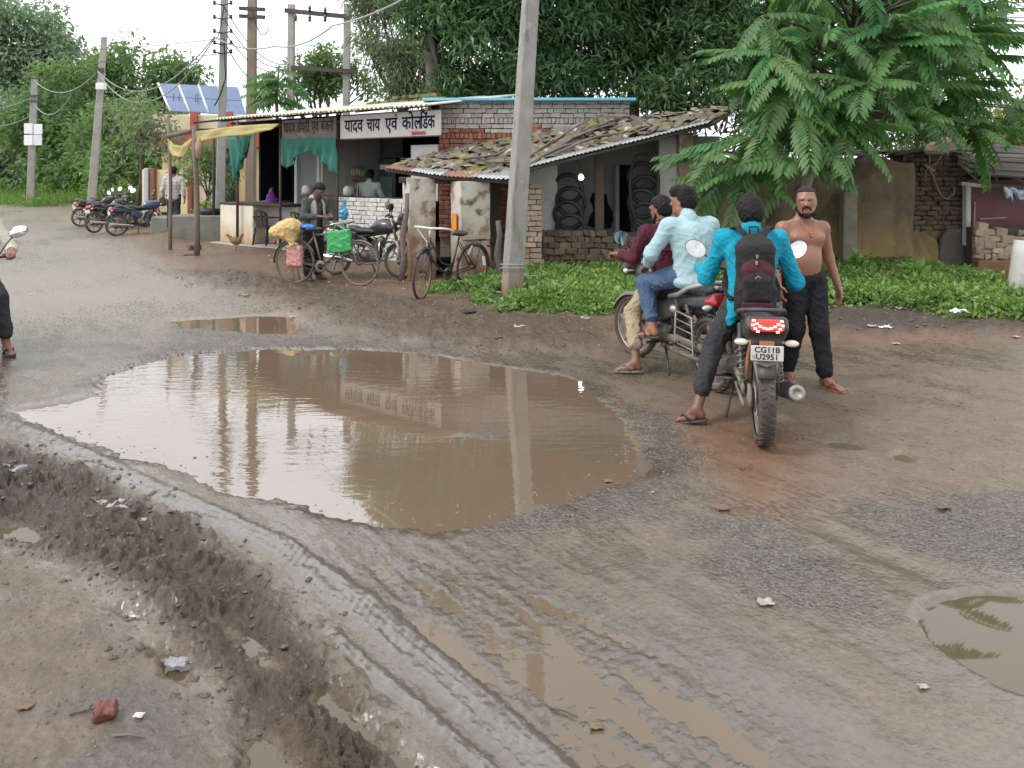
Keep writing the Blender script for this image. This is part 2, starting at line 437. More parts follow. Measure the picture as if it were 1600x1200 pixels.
def text_mesh(body, size, offset=0, extrude=.001, align='LEFT'):
    c = bpy.data.curves.new('lettering', 'FONT'); c.body = body; c.size = size; c.offset = offset; c.extrude = extrude
    c.align_x = align; c.resolution_u = 3
    o = bpy.data.objects.new('lettering', c); COL.objects.link(o); bpy.context.view_layer.update()
    me = bpy.data.meshes.new_from_object(o.evaluated_get(bpy.context.evaluated_depsgraph_get()))
    bpy.data.objects.remove(o); bpy.data.curves.remove(c); return me
# ---------------------------------------------------------------- ground, mud, water
def gpoly(pts): return [tuple(GP(*p)[:2]) for p in pts]
POOL = gpoly([(18, 641), (130, 622), (160, 592), (215, 567), (270, 553), (400, 545), (560, 543), (700, 555), (850, 580), (905, 590),
              (935, 615), (975, 655), (1010, 700), (1026, 735), (990, 755), (930, 765), (885, 785), (830, 795), (800, 805),
              (740, 822), (680, 832), (600, 824), (520, 806), (440, 782), (350, 768), (280, 733), (200, 716), (120, 690), (60, 662)])
POOL_FAR = gpoly([(262, 501), (340, 496), (400, 492), (462, 491), (470, 505), (462, 522), (400, 520), (330, 515), (280, 509)])
POOL_R = gpoly([(1428, 966), (1440, 945), (1480, 930), (1540, 924), (1600, 928), (1720, 930), (1760, 1000), (1720, 1120), (1620, 1092), (1560, 1070), (1500, 1033), (1450, 1003)])
POOL_R2 = gpoly([(1285, 690), (1310, 686), (1345, 692), (1370, 702), (1335, 704), (1300, 698)])
POOL_R3 = gpoly([(1388, 708), (1410, 704), (1434, 714), (1425, 724), (1398, 718)])
RUTS = [gpoly(p) for p in (
    [(258, 895), (285, 905), (310, 925), (335, 960), (385, 985), (425, 1015), (440, 1036), (405, 1038), (355, 1000), (318, 968), (300, 935)],
    [(150, 950), (195, 945), (235, 965), (245, 982), (205, 978)],
    [(232, 1012), (270, 1005), (312, 1022), (318, 1050), (296, 1085), (262, 1060)],
    [(365, 1160), (410, 1140), (470, 1160), (520, 1215), (540, 1260), (380, 1260)],
    [(478, 1072), (520, 1075), (560, 1112), (640, 1165), (730, 1220), (760, 1270), (640, 1270), (590, 1180), (520, 1128)],
    [(-40, 815), (30, 812), (75, 828), (60, 845), (-40, 845)])]
FILM = gpoly([(500, 868), (570, 850), (700, 852), (810, 858), (900, 905), (1040, 960), (1180, 1060), (1330, 1200), (1420, 1300), (800, 1300), (700, 1160), (610, 1050), (535, 940)])
MUD_L = gpoly([(-300, 640), (0, 690), (110, 715), (230, 765), (340, 835), (440, 905), (520, 1000), (575, 1090), (660, 1215), (760, 1400), (430, 1400),
               (395, 1200), (335, 1085), (230, 985), (110, 900), (0, 850), (-300, 800)])
DIRT_L = gpoly([(-400, 790), (0, 840), (110, 890), (230, 975), (335, 1080), (400, 1200), (440, 1400), (-400, 1400)])
MUD_FAR = gpoly([(230, 425), (380, 425), (500, 445), (660, 470), (800, 490), (960, 500), (985, 545), (860, 555), (700, 545), (540, 530), (480, 505), (420, 480), (300, 450)])
BANK_R = gpoly([(1270, 490), (1400, 492), (1600, 505), (1900, 515), (1900, 535), (1600, 530), (1450, 530), (1270, 525)])
WEED_C = gpoly([(668, 458), (720, 452), (790, 425), (850, 428), (930, 408), (1040, 398), (1120, 405), (1120, 480), (960, 497), (870, 496), (790, 492), (735, 478)])
WEED_R = gpoly([(1235, 420), (1300, 418), (1400, 422), (1480, 432), (1560, 455), (1640, 470), (2000, 470), (2000, 545), (1640, 522), (1500, 510), (1380, 498), (1280, 488), (1235, 480)])
VERGE = gpoly([(60, 318), (150, 345), (205, 392), (265, 430), (370, 468), (460, 498), (560, 520), (800, 545), (980, 560), (1100, 560), (1280, 545), (1600, 540), (2400, 560), (2400, 360), (800, 320), (300, 305)])
CLAY = gpoly([(940, 600), (1010, 585), (1280, 575), (1600, 570), (2200, 590), (2200, 820), (1600, 800), (1350, 800), (1150, 790), (1060, 740), (1010, 680)])
CLAYRED = gpoly([(1040, 650), (1130, 640), (1230, 670), (1260, 720), (1230, 790), (1190, 830), (1120, 760), (1060, 720)])
GRAV = [gpoly(p) for p in ([(1080, 800), (1200, 810), (1310, 900), (1340, 950), (1240, 960), (1130, 900)],
                           [(1350, 800), (1480, 780), (1640, 790), (1800, 860), (1640, 910), (1500, 890), (1400, 850)],
                           [(190, 640), (150, 600), (215, 560), (290, 535), (480, 535), (380, 550), (260, 560), (220, 580), (165, 600)],
                           [(1000, 640), (1060, 650), (1080, 740), (1020, 800), (860, 830), (800, 820), (900, 775), (1000, 755), (1030, 735), (1010, 690)],
                           [(270, 508), (400, 520), (560, 530), (700, 545), (600, 545), (400, 540), (300, 525)])]
TRACKS = [([GP(-60, 640), GP(80, 690), GP(250, 770), GP(430, 850), GP(560, 940), GP(690, 1050), GP(800, 1150), GP(930, 1270)], .085, .014),
          ([GP(520, 990), GP(585, 1050), GP(660, 1110), GP(760, 1200), GP(830, 1270)], .030, .012)]
WATER_Z = -.012

def terrain(X, Y, full=False):
    """height, colour, roughness, gravel of the ground at world X, Y"""
    sd = lambda p: poly_sd(p, X, Y)
    wob = .10 * fbm2(X * 1.7, Y * 1.7, 4, 11) + .035 * fbm2(X * 9, Y * 9, 3, 12)
    wob = wob * np.clip(Y / 6, .45, 1.2)
    near = Y < 30
    m_mud = 1 - sstep(-.16, .06, sd(MUD_L) + wob * 1.4)
    m_dirt = 1 - sstep(-.25, .1, sd(DIRT_L) + wob * 1.5)
    m_far = 1 - sstep(-.5, .25, sd(MUD_FAR) + wob * 2.5)
    m_bank = 1 - sstep(-.3, .2, sd(BANK_R) + wob * 2)
    m_film = 1 - sstep(-.3, .25, sd(FILM) + wob * 1.6)
    m_verge = 1 - sstep(-.6, .6, sd(VERGE) + wob * 3)
    m_clay = 1 - sstep(-.5, .4, sd(CLAY) + wob * 3)
    m_red = 1 - sstep(-.25, .2, sd(CLAYRED) + wob * 2.5)
    m_weed = np.maximum(1 - sstep(-.4, .1, sd(WEED_C) + wob), 1 - sstep(-.4, .1, sd(WEED_R) + wob))
    m_grav = np.zeros_like(X)
    for g in GRAV: m_grav = np.maximum(m_grav, 1 - sstep(-.2, .25, sd(g) + wob * 3 + .3 * fbm2(X * 3, Y * 5, 3, 40)))
    h = .010 * fbm2(X * .8, Y * .8, 3, 1) + .004 + .0022 * fbm2(X * 11, Y * 11, 3, 2)
    # streaks running with the traffic (down-right), stronger where the film of water lies
    a = math.radians(-52); sx = X * math.cos(a) + Y * math.sin(a); sy = -X * math.sin(a) + Y * math.cos(a)
    strk = fbm2(sx * 2.2, sy * 11, 4, 21, mask=m_film)
    h = h * (1 - m_film) + m_film * (-.0105 + .008 * strk + .0045 * fbm2(X * 26, Y * 26, 3, 22, mask=m_film) + .004 * fbm2(X * 2, Y * 2, 2, 23, mask=m_film))
    h = h + .006 * (1 - m_film) * fbm2(sx * 1.2, sy * 6, 3, 25) * (1 - m_verge)
    # churned mud
    clod = fbm2(X * 4.2 + .5 * noise2(X * 9, Y * 9, 3), Y * 4.2, 4, 31, .55, True, mask=m_mud); clod2 = fbm2(X * 14, Y * 14, 4, 36, .6, True, mask=m_mud)
    big = fbm2(X * 1.6, Y * 1.6, 3, 33, mask=m_mud)
    cl_ = .5 - .5 * clod; c2_ = .5 - .5 * clod2; c3_ = .5 - .5 * fbm2(X * 30, Y * 30, 3, 39, .6, True, mask=m_mud)
    h = h + m_mud * (-.034 + .22 * cl_ * (.7 + 1.0 * big) + .085 * c2_ * (.7 + .8 * big) + .026 * c3_ + .02 * big)
    tl, ts, _ = line_d([GP(-100, 670), GP(200, 790), GP(420, 950), GP(560, 1160), GP(640, 1300)], X, Y)
    h = h - m_mud * .03 * np.exp(-(tl / .16) ** 2)
    h = h + m_dirt * (.022 + .012 * fbm2(X * 3, Y * 3, 4, 37, mask=m_dirt) + .010 * fbm2(X * 15, Y * 15, 4, 38, .65, mask=m_dirt))
    cl3 = fbm2(X * 3.2, Y * 4.5, 5, 51, .58, True, mask=np.maximum(m_far, m_bank))
    h = h + m_far * (.022 + .05 * cl3) + m_bank * (.05 + .07 * cl3) + m_weed * .08
    h = h + m_verge * (.02 + .016 * fbm2(X * 2.4, Y * 2.4, 4, 61, mask=m_verge))
    h = h + sstep(13, 16, Y) * m_verge * .06 + .22 * np.exp(-(((X + 8.6) / 1.0) ** 2 + ((Y - 20.6) / 1.2) ** 2))
    h = h + .030 * np.clip(Y - 25, 0, 40) * sstep(24, 34, Y)
    # tyre tracks pressed up above the water
    m_trk = np.zeros_like(X)
    for ln, w, up in TRACKS:
        d, s, side = line_d(ln, X, Y)
        dd = d + .012 * fbm2(X * 12, Y * 12, 2, 71)
        k = 1 - sstep(w * .6, w * 1.15, dd)
        tread = .0022 * np.sin((s + side * d * .8 + .02 * fbm2(X * 6, Y * 6, 2, 74)) * 2 * math.pi / .05) * (d < w * .9) * np.clip(.5 + 1.6 * fbm2(X * 3.1, Y * 3.1, 3, 75), 0, 1) + .005 * fbm2(s * 2.0, side * d * 60, 3, 76)
        h = np.where(k > 0, h * (1 - k) + k * (np.maximum(h, -.006) + up * .6 + tread + .004 * fbm2(X * 22, Y * 22, 2, 72)), h)
        m_trk = np.maximum(m_trk, k)
    # basins
    m_pool = np.zeros_like(X)
    def basin(poly, lvl, depth, soft, wb=1.0):
        nonlocal h, m_pool
        s_ = sd(poly) + wob * .55 * wb + .036 * wb * fbm2(X * 11, Y * 14, 3, 83, mask=(sd(poly) < .5) * 1.0)
        k = 1 - sstep(-soft, soft * .35, s_)
        h = h * (1 - k) + k * (lvl - depth + .012 * fbm2(X * 4, Y * 4, 3, 81))
        m_pool = np.maximum(m_pool, k)
        # shore stays above water just outside
        out = sstep(0, .12, s_) * (1 - sstep(.12, .5, s_))
        h = np.where((s_ > .03) & (m_film < .3) & (h < lvl + .004), h + out * .008, h)
    basin(POOL, WATER_Z, .05, .22, 1.7)
    basin(POOL_R, WATER_Z, .04, .10, .35); basin(POOL_R2, WATER_Z, .02, .08, .3); basin(POOL_R3, WATER_Z, .02, .07, .3)
    basin(POOL_FAR, WATER_Z, .04, .2, .8)
    for r in RUTS: basin(r, WATER_Z - .006, .022, .07, 1.5)
    if not full: return h
    def C(*c): return np.array(c)[None, :]
    n1 = (fbm2(X * .9, Y * .9, 4, 91) * .5 + .5)[:, None]; n2 = (fbm2(X * 6, Y * 6, 4, 92) * .5 + .5)[:, None]
    col = C(.162, .126, .096) * (1 - n1) + C(.222, .178, .138) * n1
    ru = .34 + .20 * fbm2(X * 2.2, Y * 2.2, 4, 93) + .22 * fbm2(sx * 1.4, sy * 7, 4, 94)
    wet = .58 + .5 * fbm2(sx * 1.1, sy * 5, 4, 98)
    def over(m, c, r=None, w=None):
        nonlocal col, ru, wet
        if w is not None: wet = wet * (1 - m) + w * m
        mm = m[:, None]; col = col * (1 - mm) + c * mm
        if r is not None: ru = ru * (1 - m) + r * m
    over(m_clay, C(.205, .148, .110) * (.8 + .4 * n2), .48, .33 + .35 * fbm2(sx * .9, sy * 3, 3, 99))
    over(m_red * .75, C(.225, .118, .070), .36)
    over(m_verge, C(.172, .108, .068) * (.66 + .65 * n2), .55, .28 + .3 * fbm2(X, Y, 3, 100))
    over(sstep(.1, .45, fbm2(X * .7, Y * .9, 3, 95, mask=m_verge)) * m_verge * .6, C(.25, .165, .11), .65)
    over(m_far, C(.108, .072, .048) * (.7 + .6 * n2), .48, .42)
    over(m_bank, C(.085, .063, .048) * (.7 + .6 * n2), .6)
    over(m_weed, C(.06, .05, .033), .8)
    over(m_grav * .62, C(.074, .068, .062) * (.7 + .7 * n2), .5, .40)
    over(m_film, C(.150, .124, .098) * (.75 + .5 * n2), .35, .62)
    over(m_dirt, C(.155, .118, .088) * (.72 + .55 * n2), .6, .25 + .4 * fbm2(X * 1.3, Y * 2.6, 3, 101))
    over(m_dirt * sstep(.0, .35, fbm2(X * 1.3, Y * 2.6, 3, 97, mask=m_dirt)), C(.115, .098, .082), .34)
    over(m_mud, C(.064, .040, .024) * (.6 + .8 * n2), .50, .30)
    over(m_trk, C(.21, .185, .160), .20, 1.0)
    over(m_pool, C(.16, .115, .075), .35)
    # the far road: wet asphalt, pale silt, sky reflection also painted into the colour
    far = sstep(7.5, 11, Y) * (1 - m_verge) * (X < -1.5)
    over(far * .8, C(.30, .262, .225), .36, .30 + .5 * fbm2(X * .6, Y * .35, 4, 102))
    vl = 1 - sstep(-.8, .8, poly_sd(gpoly([(-900, 306), (60, 306), (150, 320), (260, 345), (190, 368), (110, 340), (40, 324), (-60, 318), (-900, 316)]), X, Y) + wob * 4)
    over(vl, C(.21, .145, .10) * (.7 + .6 * n2), .7, .1)
    over(sstep(33, 37, Y + 2 * fbm2(X * .3, Y * .3, 3, 103)) * 1.0, C(.06, .085, .03), .9, 0)
    rough = np.clip(ru, .12, .95)
    sp_ = sd(POOL) + wob * .55 * 1.7; ring = np.exp(-(np.clip(sp_ - .02, 0, 9) / .13) ** 2) * (sp_ > -.3)
    over(ring * np.clip(.35 + 1.3 * fbm2(X * 1.7, Y * 1.7, 3, 105), 0, .9), C(.085, .064, .047), .30, .75)
    col = col * .74
    return h, np.clip(col, .01, 1), rough, np.clip(m_grav * .9 + .2 * m_verge + .08, 0, 1), np.clip(m_mud + .7 * m_far + .5 * m_dirt, 0, 1), np.clip(wet, 0, 1)

def build_ground():
    py = np.arange(1500, 424, -2.6); Yr = 2160 / (py - HZ)
    Yf = [Yr[-1]]
    while Yf[-1] < 1400: Yf.append(Yf[-1] * 1.035 + .05)
    Yb = [Yr[0]]
    while Yb[-1] > -40: Yb.append(Yb[-1] - max(.12, .25 * (Yr[0] - Yb[-1])))
    R = np.concatenate([np.array(Yb[1:])[::-1], Yr, np.array(Yf[1:])])
    wid = np.where(R > Yr[0], R + .25, Yr[0] + .25 + (Yr[0] - R) * 1.0)
    t = np.concatenate([np.linspace(-1.6, -.78, 50)[:-1], np.linspace(-.78, .78, 700), np.linspace(.78, 1.6, 50)[1:]])
    X = (wid[:, None] * t[None, :]).ravel(); Y = np.repeat(R, len(t))
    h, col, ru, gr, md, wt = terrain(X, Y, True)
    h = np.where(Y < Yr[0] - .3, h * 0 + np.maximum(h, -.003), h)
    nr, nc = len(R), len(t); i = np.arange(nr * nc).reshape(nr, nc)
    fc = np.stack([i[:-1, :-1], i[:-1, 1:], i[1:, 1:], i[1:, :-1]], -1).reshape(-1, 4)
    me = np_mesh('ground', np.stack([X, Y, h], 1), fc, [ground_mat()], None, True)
    a = me.attributes.new('soil', 'FLOAT_COLOR', 'POINT')
    a.data.foreach_set('color', np.concatenate([col, ru[:, None]], 1).astype(np.float32).ravel())
    b = me.attributes.new('grain', 'FLOAT_COLOR', 'POINT')
    b.data.foreach_set('color', np.stack([gr, md, wt, gr * 0 + 1], 1).astype(np.float32).ravel())
    tag(link('ground', me), kind='structure')

def ground_mat():
    m = bpy.data.materials.new('soil_and_road'); m.use_nodes = True; nt = m.node_tree; L = nt.links; b = nt.nodes['Principled BSDF']
    at = nt.nodes.new('ShaderNodeAttribute'); at.attribute_name = 'soil'
    ag = nt.nodes.new('ShaderNodeAttribute'); ag.attribute_name = 'grain'
    sp = nt.nodes.new('ShaderNodeSeparateColor'); L.new(ag.outputs['Color'], sp.inputs[0])
    g = nt.nodes.new('ShaderNodeNewGeometry')
    def noise(s, det=5, r=.62):
        n = nt.nodes.new('ShaderNodeTexNoise'); n.inputs['Scale'].default_value = s; n.inputs['Detail'].default_value = det; n.inputs['Roughness'].default_value = r
        L.new(g.outputs['Position'], n.inputs['Vector']); return n.outputs['Fac']
    nf = noise(38, 6); nm = noise(7, 5)
    vo = nt.nodes.new('ShaderNodeTexVoronoi'); vo.inputs['Scale'].default_value = 55; L.new(g.outputs['Position'], vo.inputs['Vector'])
    br = _math(nt, 'MULTIPLY_ADD', nf, .9); br.node.inputs[2].default_value = .55
    br2 = _math(nt, 'MULTIPLY_ADD', nm, .7); br2.node.inputs[2].default_value = .65
    sc = nt.nodes.new('ShaderNodeVectorMath'); sc.operation = 'SCALE'; L.new(at.outputs['Color'], sc.inputs[0]); L.new(_math(nt, 'MULTIPLY', br, br2), sc.inputs['Scale'])
    # single grit grains of differing grey in the gravelly parts
    pv = nt.nodes.new('ShaderNodeSeparateColor'); L.new(vo.outputs['Color'], pv.inputs[0])
    grain = nt.nodes.new('ShaderNodeVectorMath'); grain.operation = 'SCALE'; L.new(sc.outputs[0], grain.inputs[0])
    gm = _math(nt, 'MULTIPLY_ADD', pv.outputs[0], 1.1); gm.node.inputs[2].default_value = .5; L.new(gm, grain.inputs['Scale'])
    col = _mix(nt, _math(nt, 'MULTIPLY', sp.outputs[0], .8), sc.outputs[0], grain.outputs[0])
    L.new(col, b.inputs['Base Color'])
    rg = _math(nt, 'ADD', at.outputs['Alpha'], _math(nt, 'MULTIPLY', _math(nt, 'SUBTRACT', noise(16, 5), .5), .55))
    # thin water lying in the hollows: smooth, mirror-like patches between rough ones
    mp_ = nt.nodes.new('ShaderNodeMapping'); mp_.inputs['Scale'].default_value = (5, 26, 5); rt_ = nt.nodes.new('ShaderNodeMapping'); rt_.inputs['Rotation'].default_value = (0, 0, math.radians(52)); L.new(g.outputs['Position'], rt_.inputs['Vector']); L.new(rt_.outputs[0], mp_.inputs['Vector'])
    sn2 = nt.nodes.new('ShaderNodeTexNoise'); sn2.inputs['Scale'].default_value = 1.6; sn2.inputs['Detail'].default_value = 6; sn2.inputs['Roughness'].default_value = .65; L.new(mp_.outputs[0], sn2.inputs['Vector'])
    wn_ = _math(nt, 'ADD', _math(nt, 'MULTIPLY', noise(30, 7, .68), .42), _math(nt, 'MULTIPLY', sn2.outputs['Fac'], .78))
    wf = nt.nodes.new('ShaderNodeMapRange'); L.new(_math(nt, 'ADD', wn_, _math(nt, 'MULTIPLY', sp.outputs[2], .5)), wf.inputs['Value']); wf.inputs['From Min'].default_value = .82; wf.inputs['From Max'].default_value = .93
    rw = nt.nodes.new('ShaderNodeMix'); L.new(wf.outputs[0], rw.inputs[0]); L.new(rg, rw.inputs[2]); rw.inputs[3].default_value = .10
    rc = nt.nodes.new('ShaderNodeClamp'); L.new(rw.outputs[0], rc.inputs[0]); rc.inputs[1].default_value = .08; L.new(rc.outputs[0], b.inputs['Roughness'])
    L.new(_mix(nt, _math(nt, 'MULTIPLY', wf.outputs[0], .42), col, (.045, .035, .027)), b.inputs['Base Color'])
    sl_ = _math(nt, 'MULTIPLY_ADD', wf.outputs[0], .45); sl_.node.inputs[2].default_value = .5; L.new(sl_, b.inputs['Specular IOR Level'])
    hgt = _math(nt, 'ADD', _math(nt, 'MULTIPLY', nf, .55), _math(nt, 'MULTIPLY', _math(nt, 'MULTIPLY', vo.outputs['Distance'], sp.outputs[0]), -.8))
    hgt = _math(nt, 'ADD', hgt, _math(nt, 'MULTIPLY', _math(nt, 'MULTIPLY', noise(22, 6, .7), sp.outputs[1]), 1.6))
    bp = nt.nodes.new('ShaderNodeBump'); bp.inputs['Strength'].default_value = .9; bp.inputs['Distance'].default_value = .014
    L.new(_math(nt, 'MULTIPLY_ADD', wf.outputs[0], -.6), bp.inputs['Strength']); bp.inputs['Strength'].links[0].from_node.inputs[2].default_value = .9
    L.new(hgt, bp.inputs['Height']); L.new(bp.outputs[0], b.inputs['Normal'])
    return m

def water_mat(name, c, ripple=.55, rs=9.0, ior=2.4):
    m = bpy.data.materials.new(name); m.use_nodes = True; nt = m.node_tree; L = nt.links; b = nt.nodes['Principled BSDF']
    g = nt.nodes.new('ShaderNodeNewGeometry'); mp = nt.nodes.new('ShaderNodeMapping'); L.new(g.outputs['Position'], mp.inputs['Vector'])
    mp.inputs['Scale'].default_value = (.45, 1.5, 1)
    n = nt.nodes.new('ShaderNodeTexNoise'); n.inputs['Scale'].default_value = rs; n.inputs['Detail'].default_value = 3; L.new(mp.outputs[0], n.inputs['Vector'])
    n2 = nt.nodes.new('ShaderNodeTexNoise'); n2.inputs['Scale'].default_value = .55; n2.inputs['Detail'].default_value = 2; L.new(g.outputs['Position'], n2.inputs['Vector'])
    L.new(_mix(nt, _ramp(nt, n2.outputs['Fac'], .35, .65), c, tuple(x * .82 for x in c)), b.inputs['Base Color'])
    b.inputs['Roughness'].default_value = .02; b.inputs['IOR'].default_value = ior; b.inputs['Specular IOR Level'].default_value = .5
    bp = nt.nodes.new('ShaderNodeBump'); bp.inputs['Distance'].default_value = .006
    L.new(_math(nt, 'MULTIPLY', _ramp(nt, n2.outputs['Fac'], .38, .7), ripple), bp.inputs['Strength'])
    L.new(n.outputs['Fac'], bp.inputs['Height']); L.new(bp.outputs[0], b.inputs['Normal'])
    return m
def water_sheet(name, poly, z, m, grow=.3, label=None):
    c = np.mean(np.array(poly), 0); P = []
    for p in poly:
        d = np.array(p) - c; P.append(tuple(c + d * (1 + grow / (np.linalg.norm(d) + .2))) + (z,))
    mb = MB(); mb._add(P, [tuple(range(len(P)))]); o = mb.build(name, m)
    if o.data.polygons[0].normal.z < 0: o.data.flip_normals()
    tag(o, label, kind='structure')
build_ground()
WM = water_mat('muddy_water', (.155, .110, .076)); WM2 = water_mat('silty_water', (.150, .112, .076), .12, 14, 1.38); WM3 = water_mat('clear_brown_water', (.090, .066, .042), .10, 10, 1.5)
water_sheet('puddle', POOL, WATER_Z, WM, .6); water_sheet('puddle', POOL_FAR, WATER_Z, WM, .3)
water_sheet('puddle', POOL_R, WATER_Z, WM3, .12)
for p in (POOL_R2, POOL_R3): water_sheet('puddle', p, WATER_Z, WM2, .1)
for p in RUTS: water_sheet('puddle', p, WATER_Z - .011, WM3, .10)
water_sheet('puddle', FILM, WATER_Z + .0015, WM2, .06)
# ---------------------------------------------------------------- buildings
m_red = mat('brick_red', (.30, .115, .07), (.21, .085, .06), 9, .85, bump=.5, bscale=40, rnd=.28, layers=[((.36, .31, .26), 7, .62, .8)])
m_grey = mat('brick_limewashed', (.40, .37, .33), (.30, .27, .24), 9, .85, bump=.5, bscale=40, rnd=.16, layers=[((.30, .15, .10), 8, .6, .8)])
m_white = mat('brick_whitewashed', (.56, .55, .51), (.44, .43, .40), 7, .8, bump=.4, bscale=40, rnd=.12, layers=[((.25, .22, .19), 6, .62, .82)])
m_mudb = mat('brick_weathered', (.20, .135, .095), (.12, .085, .065), 9, .9, bump=.7, bscale=30, rnd=.3, layers=[((.07, .075, .045), 5, .55, .75)])
m_paleb = mat('brick_pale', (.40, .31, .23), (.30, .22, .16), 9, .9, bump=.6, bscale=30, rnd=.22, layers=[((.12, .10, .08), 6, .62, .8)])
m_moss = mat('brick_mossy', (.14, .17, .035), (.17, .12, .06), 7, .95, bump=.7, bscale=30, rnd=.25)
m_mortar = mat('mortar', (.20, .17, .14), (.13, .11, .09), 8, .95, bump=.5, bscale=30)
m_mortd = mat('mortar_dark', (.085, .07, .055), (.05, .042, .035), 8, .95, bump=.5)
m_lime = mat('lime_plaster', (.52, .49, .43), (.40, .36, .30), 3, .85, bump=.5, bscale=14,
             layers=[((.26, .19, .135), 3, .53, .60), ((.10, .09, .08), 6, .60, .70)], zdirt=((.20, .105, .055), .15, 1.2))
m_plast = mat('white_plaster', (.50, .50, .48), (.40, .39, .37), 2.5, .85, bump=.3, layers=[((.22, .20, .17), 3, .6, .8)])
m_mudw = mat('mud_plaster', (.20, .14, .085), (.125, .092, .06), 2.2, .92, bump=.8, bscale=9,
             layers=[((.048, .042, .032), 1.6, .45, .66, (1, 1, .45)), ((.28, .19, .10), 4, .60, .74), ((.035, .035, .03), 6, .66, .8)], zdirt=((.30, .20, .085), .2, 1.0))
m_conc = mat('concrete', (.36, .35, .32), (.28, .27, .25), 4, .85, bump=.35, bscale=30, layers=[((.16, .15, .13), 5, .62, .82, (1, 1, .25))])
m_concp = mat('pole_concrete', (.29, .275, .25), (.21, .20, .185), 5, .8, bump=.4, bscale=26, layers=[((.13, .122, .108), 7, .54, .70, (1, 1, .18)), ((.40, .39, .37), 5, .60, .72)], zdirt=((.27, .17, .10), .05, .55))
m_iron = mat('rusty_iron', (.09, .055, .045), (.05, .036, .032), 9, .65, bump=.2)
m_dark = mat('dark_timber', (.045, .035, .03), (.03, .025, .02), 6, .8, bump=.3)
m_wood = mat('weathered_wood', (.16, .13, .105), (.095, .076, .062), 5, .85, bump=.5, stretch=(1, 1, .15), rnd=.25)
m_tin = mat('tin_sheet', (.46, .47, .47), (.34, .35, .35), 3, .42, .12, metal=.55, bump=.1, rnd=.08, layers=[((.20, .095, .05), 3.5, .58, .75)])
m_rust = mat('rusted_tin', (.22, .105, .065), (.30, .17, .12), 5, .7, bump=.3, rnd=.15, layers=[((.42, .42, .41), 3, .62, .75)])
m_cream = mat('cream_fibre_sheet', (.62, .59, .47), (.52, .48, .38), 3, .8, rnd=.06, layers=[((.28, .25, .2), 4, .62, .85)])
m_blue = mat('blue_sheet', (.10, .35, .52), (.14, .42, .58), 3, .5)
m_tile = mat('country_tile', (.17, .13, .10), (.10, .085, .07), 9, .92, bump=.6, bscale=30, rnd=.4, layers=[((.09, .11, .035), 5, .54, .68), ((.40, .37, .33), 6, .56, .68)])
m_void = mat('shade_dark_wall', (.012, .014, .018), (.008, .009, .012), 3, .95, spec=.1)  # near-black colour with the shade of the openings painted in
m_yel = mat('yellow_wall', (.66, .52, .24), (.60, .46, .22), 2, .8, layers=[((.35, .26, .15), 3, .62, .85)])
m_redp = mat('red_oxide_paint', (.42, .10, .07), (.34, .09, .065), 3, .7)
m_green = mat('green_shade_net', (.020, .13, .10), (.028, .165, .125), 7, .8, bump=.2, layers=[((.06, .14, .12), 4, .55, .8)])
m_tarp = mat('yellow_tarpaulin', (.40, .33, .12), (.30, .25, .10), 2.5, .7, bump=.25, layers=[((.20, .17, .08), 3, .6, .85)])
m_black = mat('black_plastic', (.018, .018, .02), (.03, .03, .033), 8, .45)
m_paper = mat('paper_white', (.70, .70, .70), (.60, .60, .61), 9, .6, rnd=.1)
m_signink = mat('navy_lettering', (.012, .018, .055), (.018, .025, .065), 9, .8, spec=.1)
m_glass = mat('dark_glass', (.02, .03, .03), (.03, .045, .045), 3, .08, .03)

def brick_meshes(nm, dim, m, nvar=7, jit=.007, bevel=.008, seed=0):
    random.seed(seed); out = []
    for _ in range(nvar): out.append(MB().box((0, 0, 0), dim, jit=jit).mesh(nm, m, bevel))
    return out
def half_round_meshes(m, n=5):
    out = []
    for _ in range(n):
        L = random.uniform(.20, .28); r = random.uniform(.055, .075); mb = MB(); P = []
        for i in range(3):
            P.append([(r * (1 - .12 * i) * math.cos(a), -L / 2 + L * i / 2, r * math.sin(a) * .8) for a in [math.pi * k / 6 for k in range(7)]])
        mb.grid(P, thick=.014); out.append(mb.mesh('roof_tile', m))
    return out

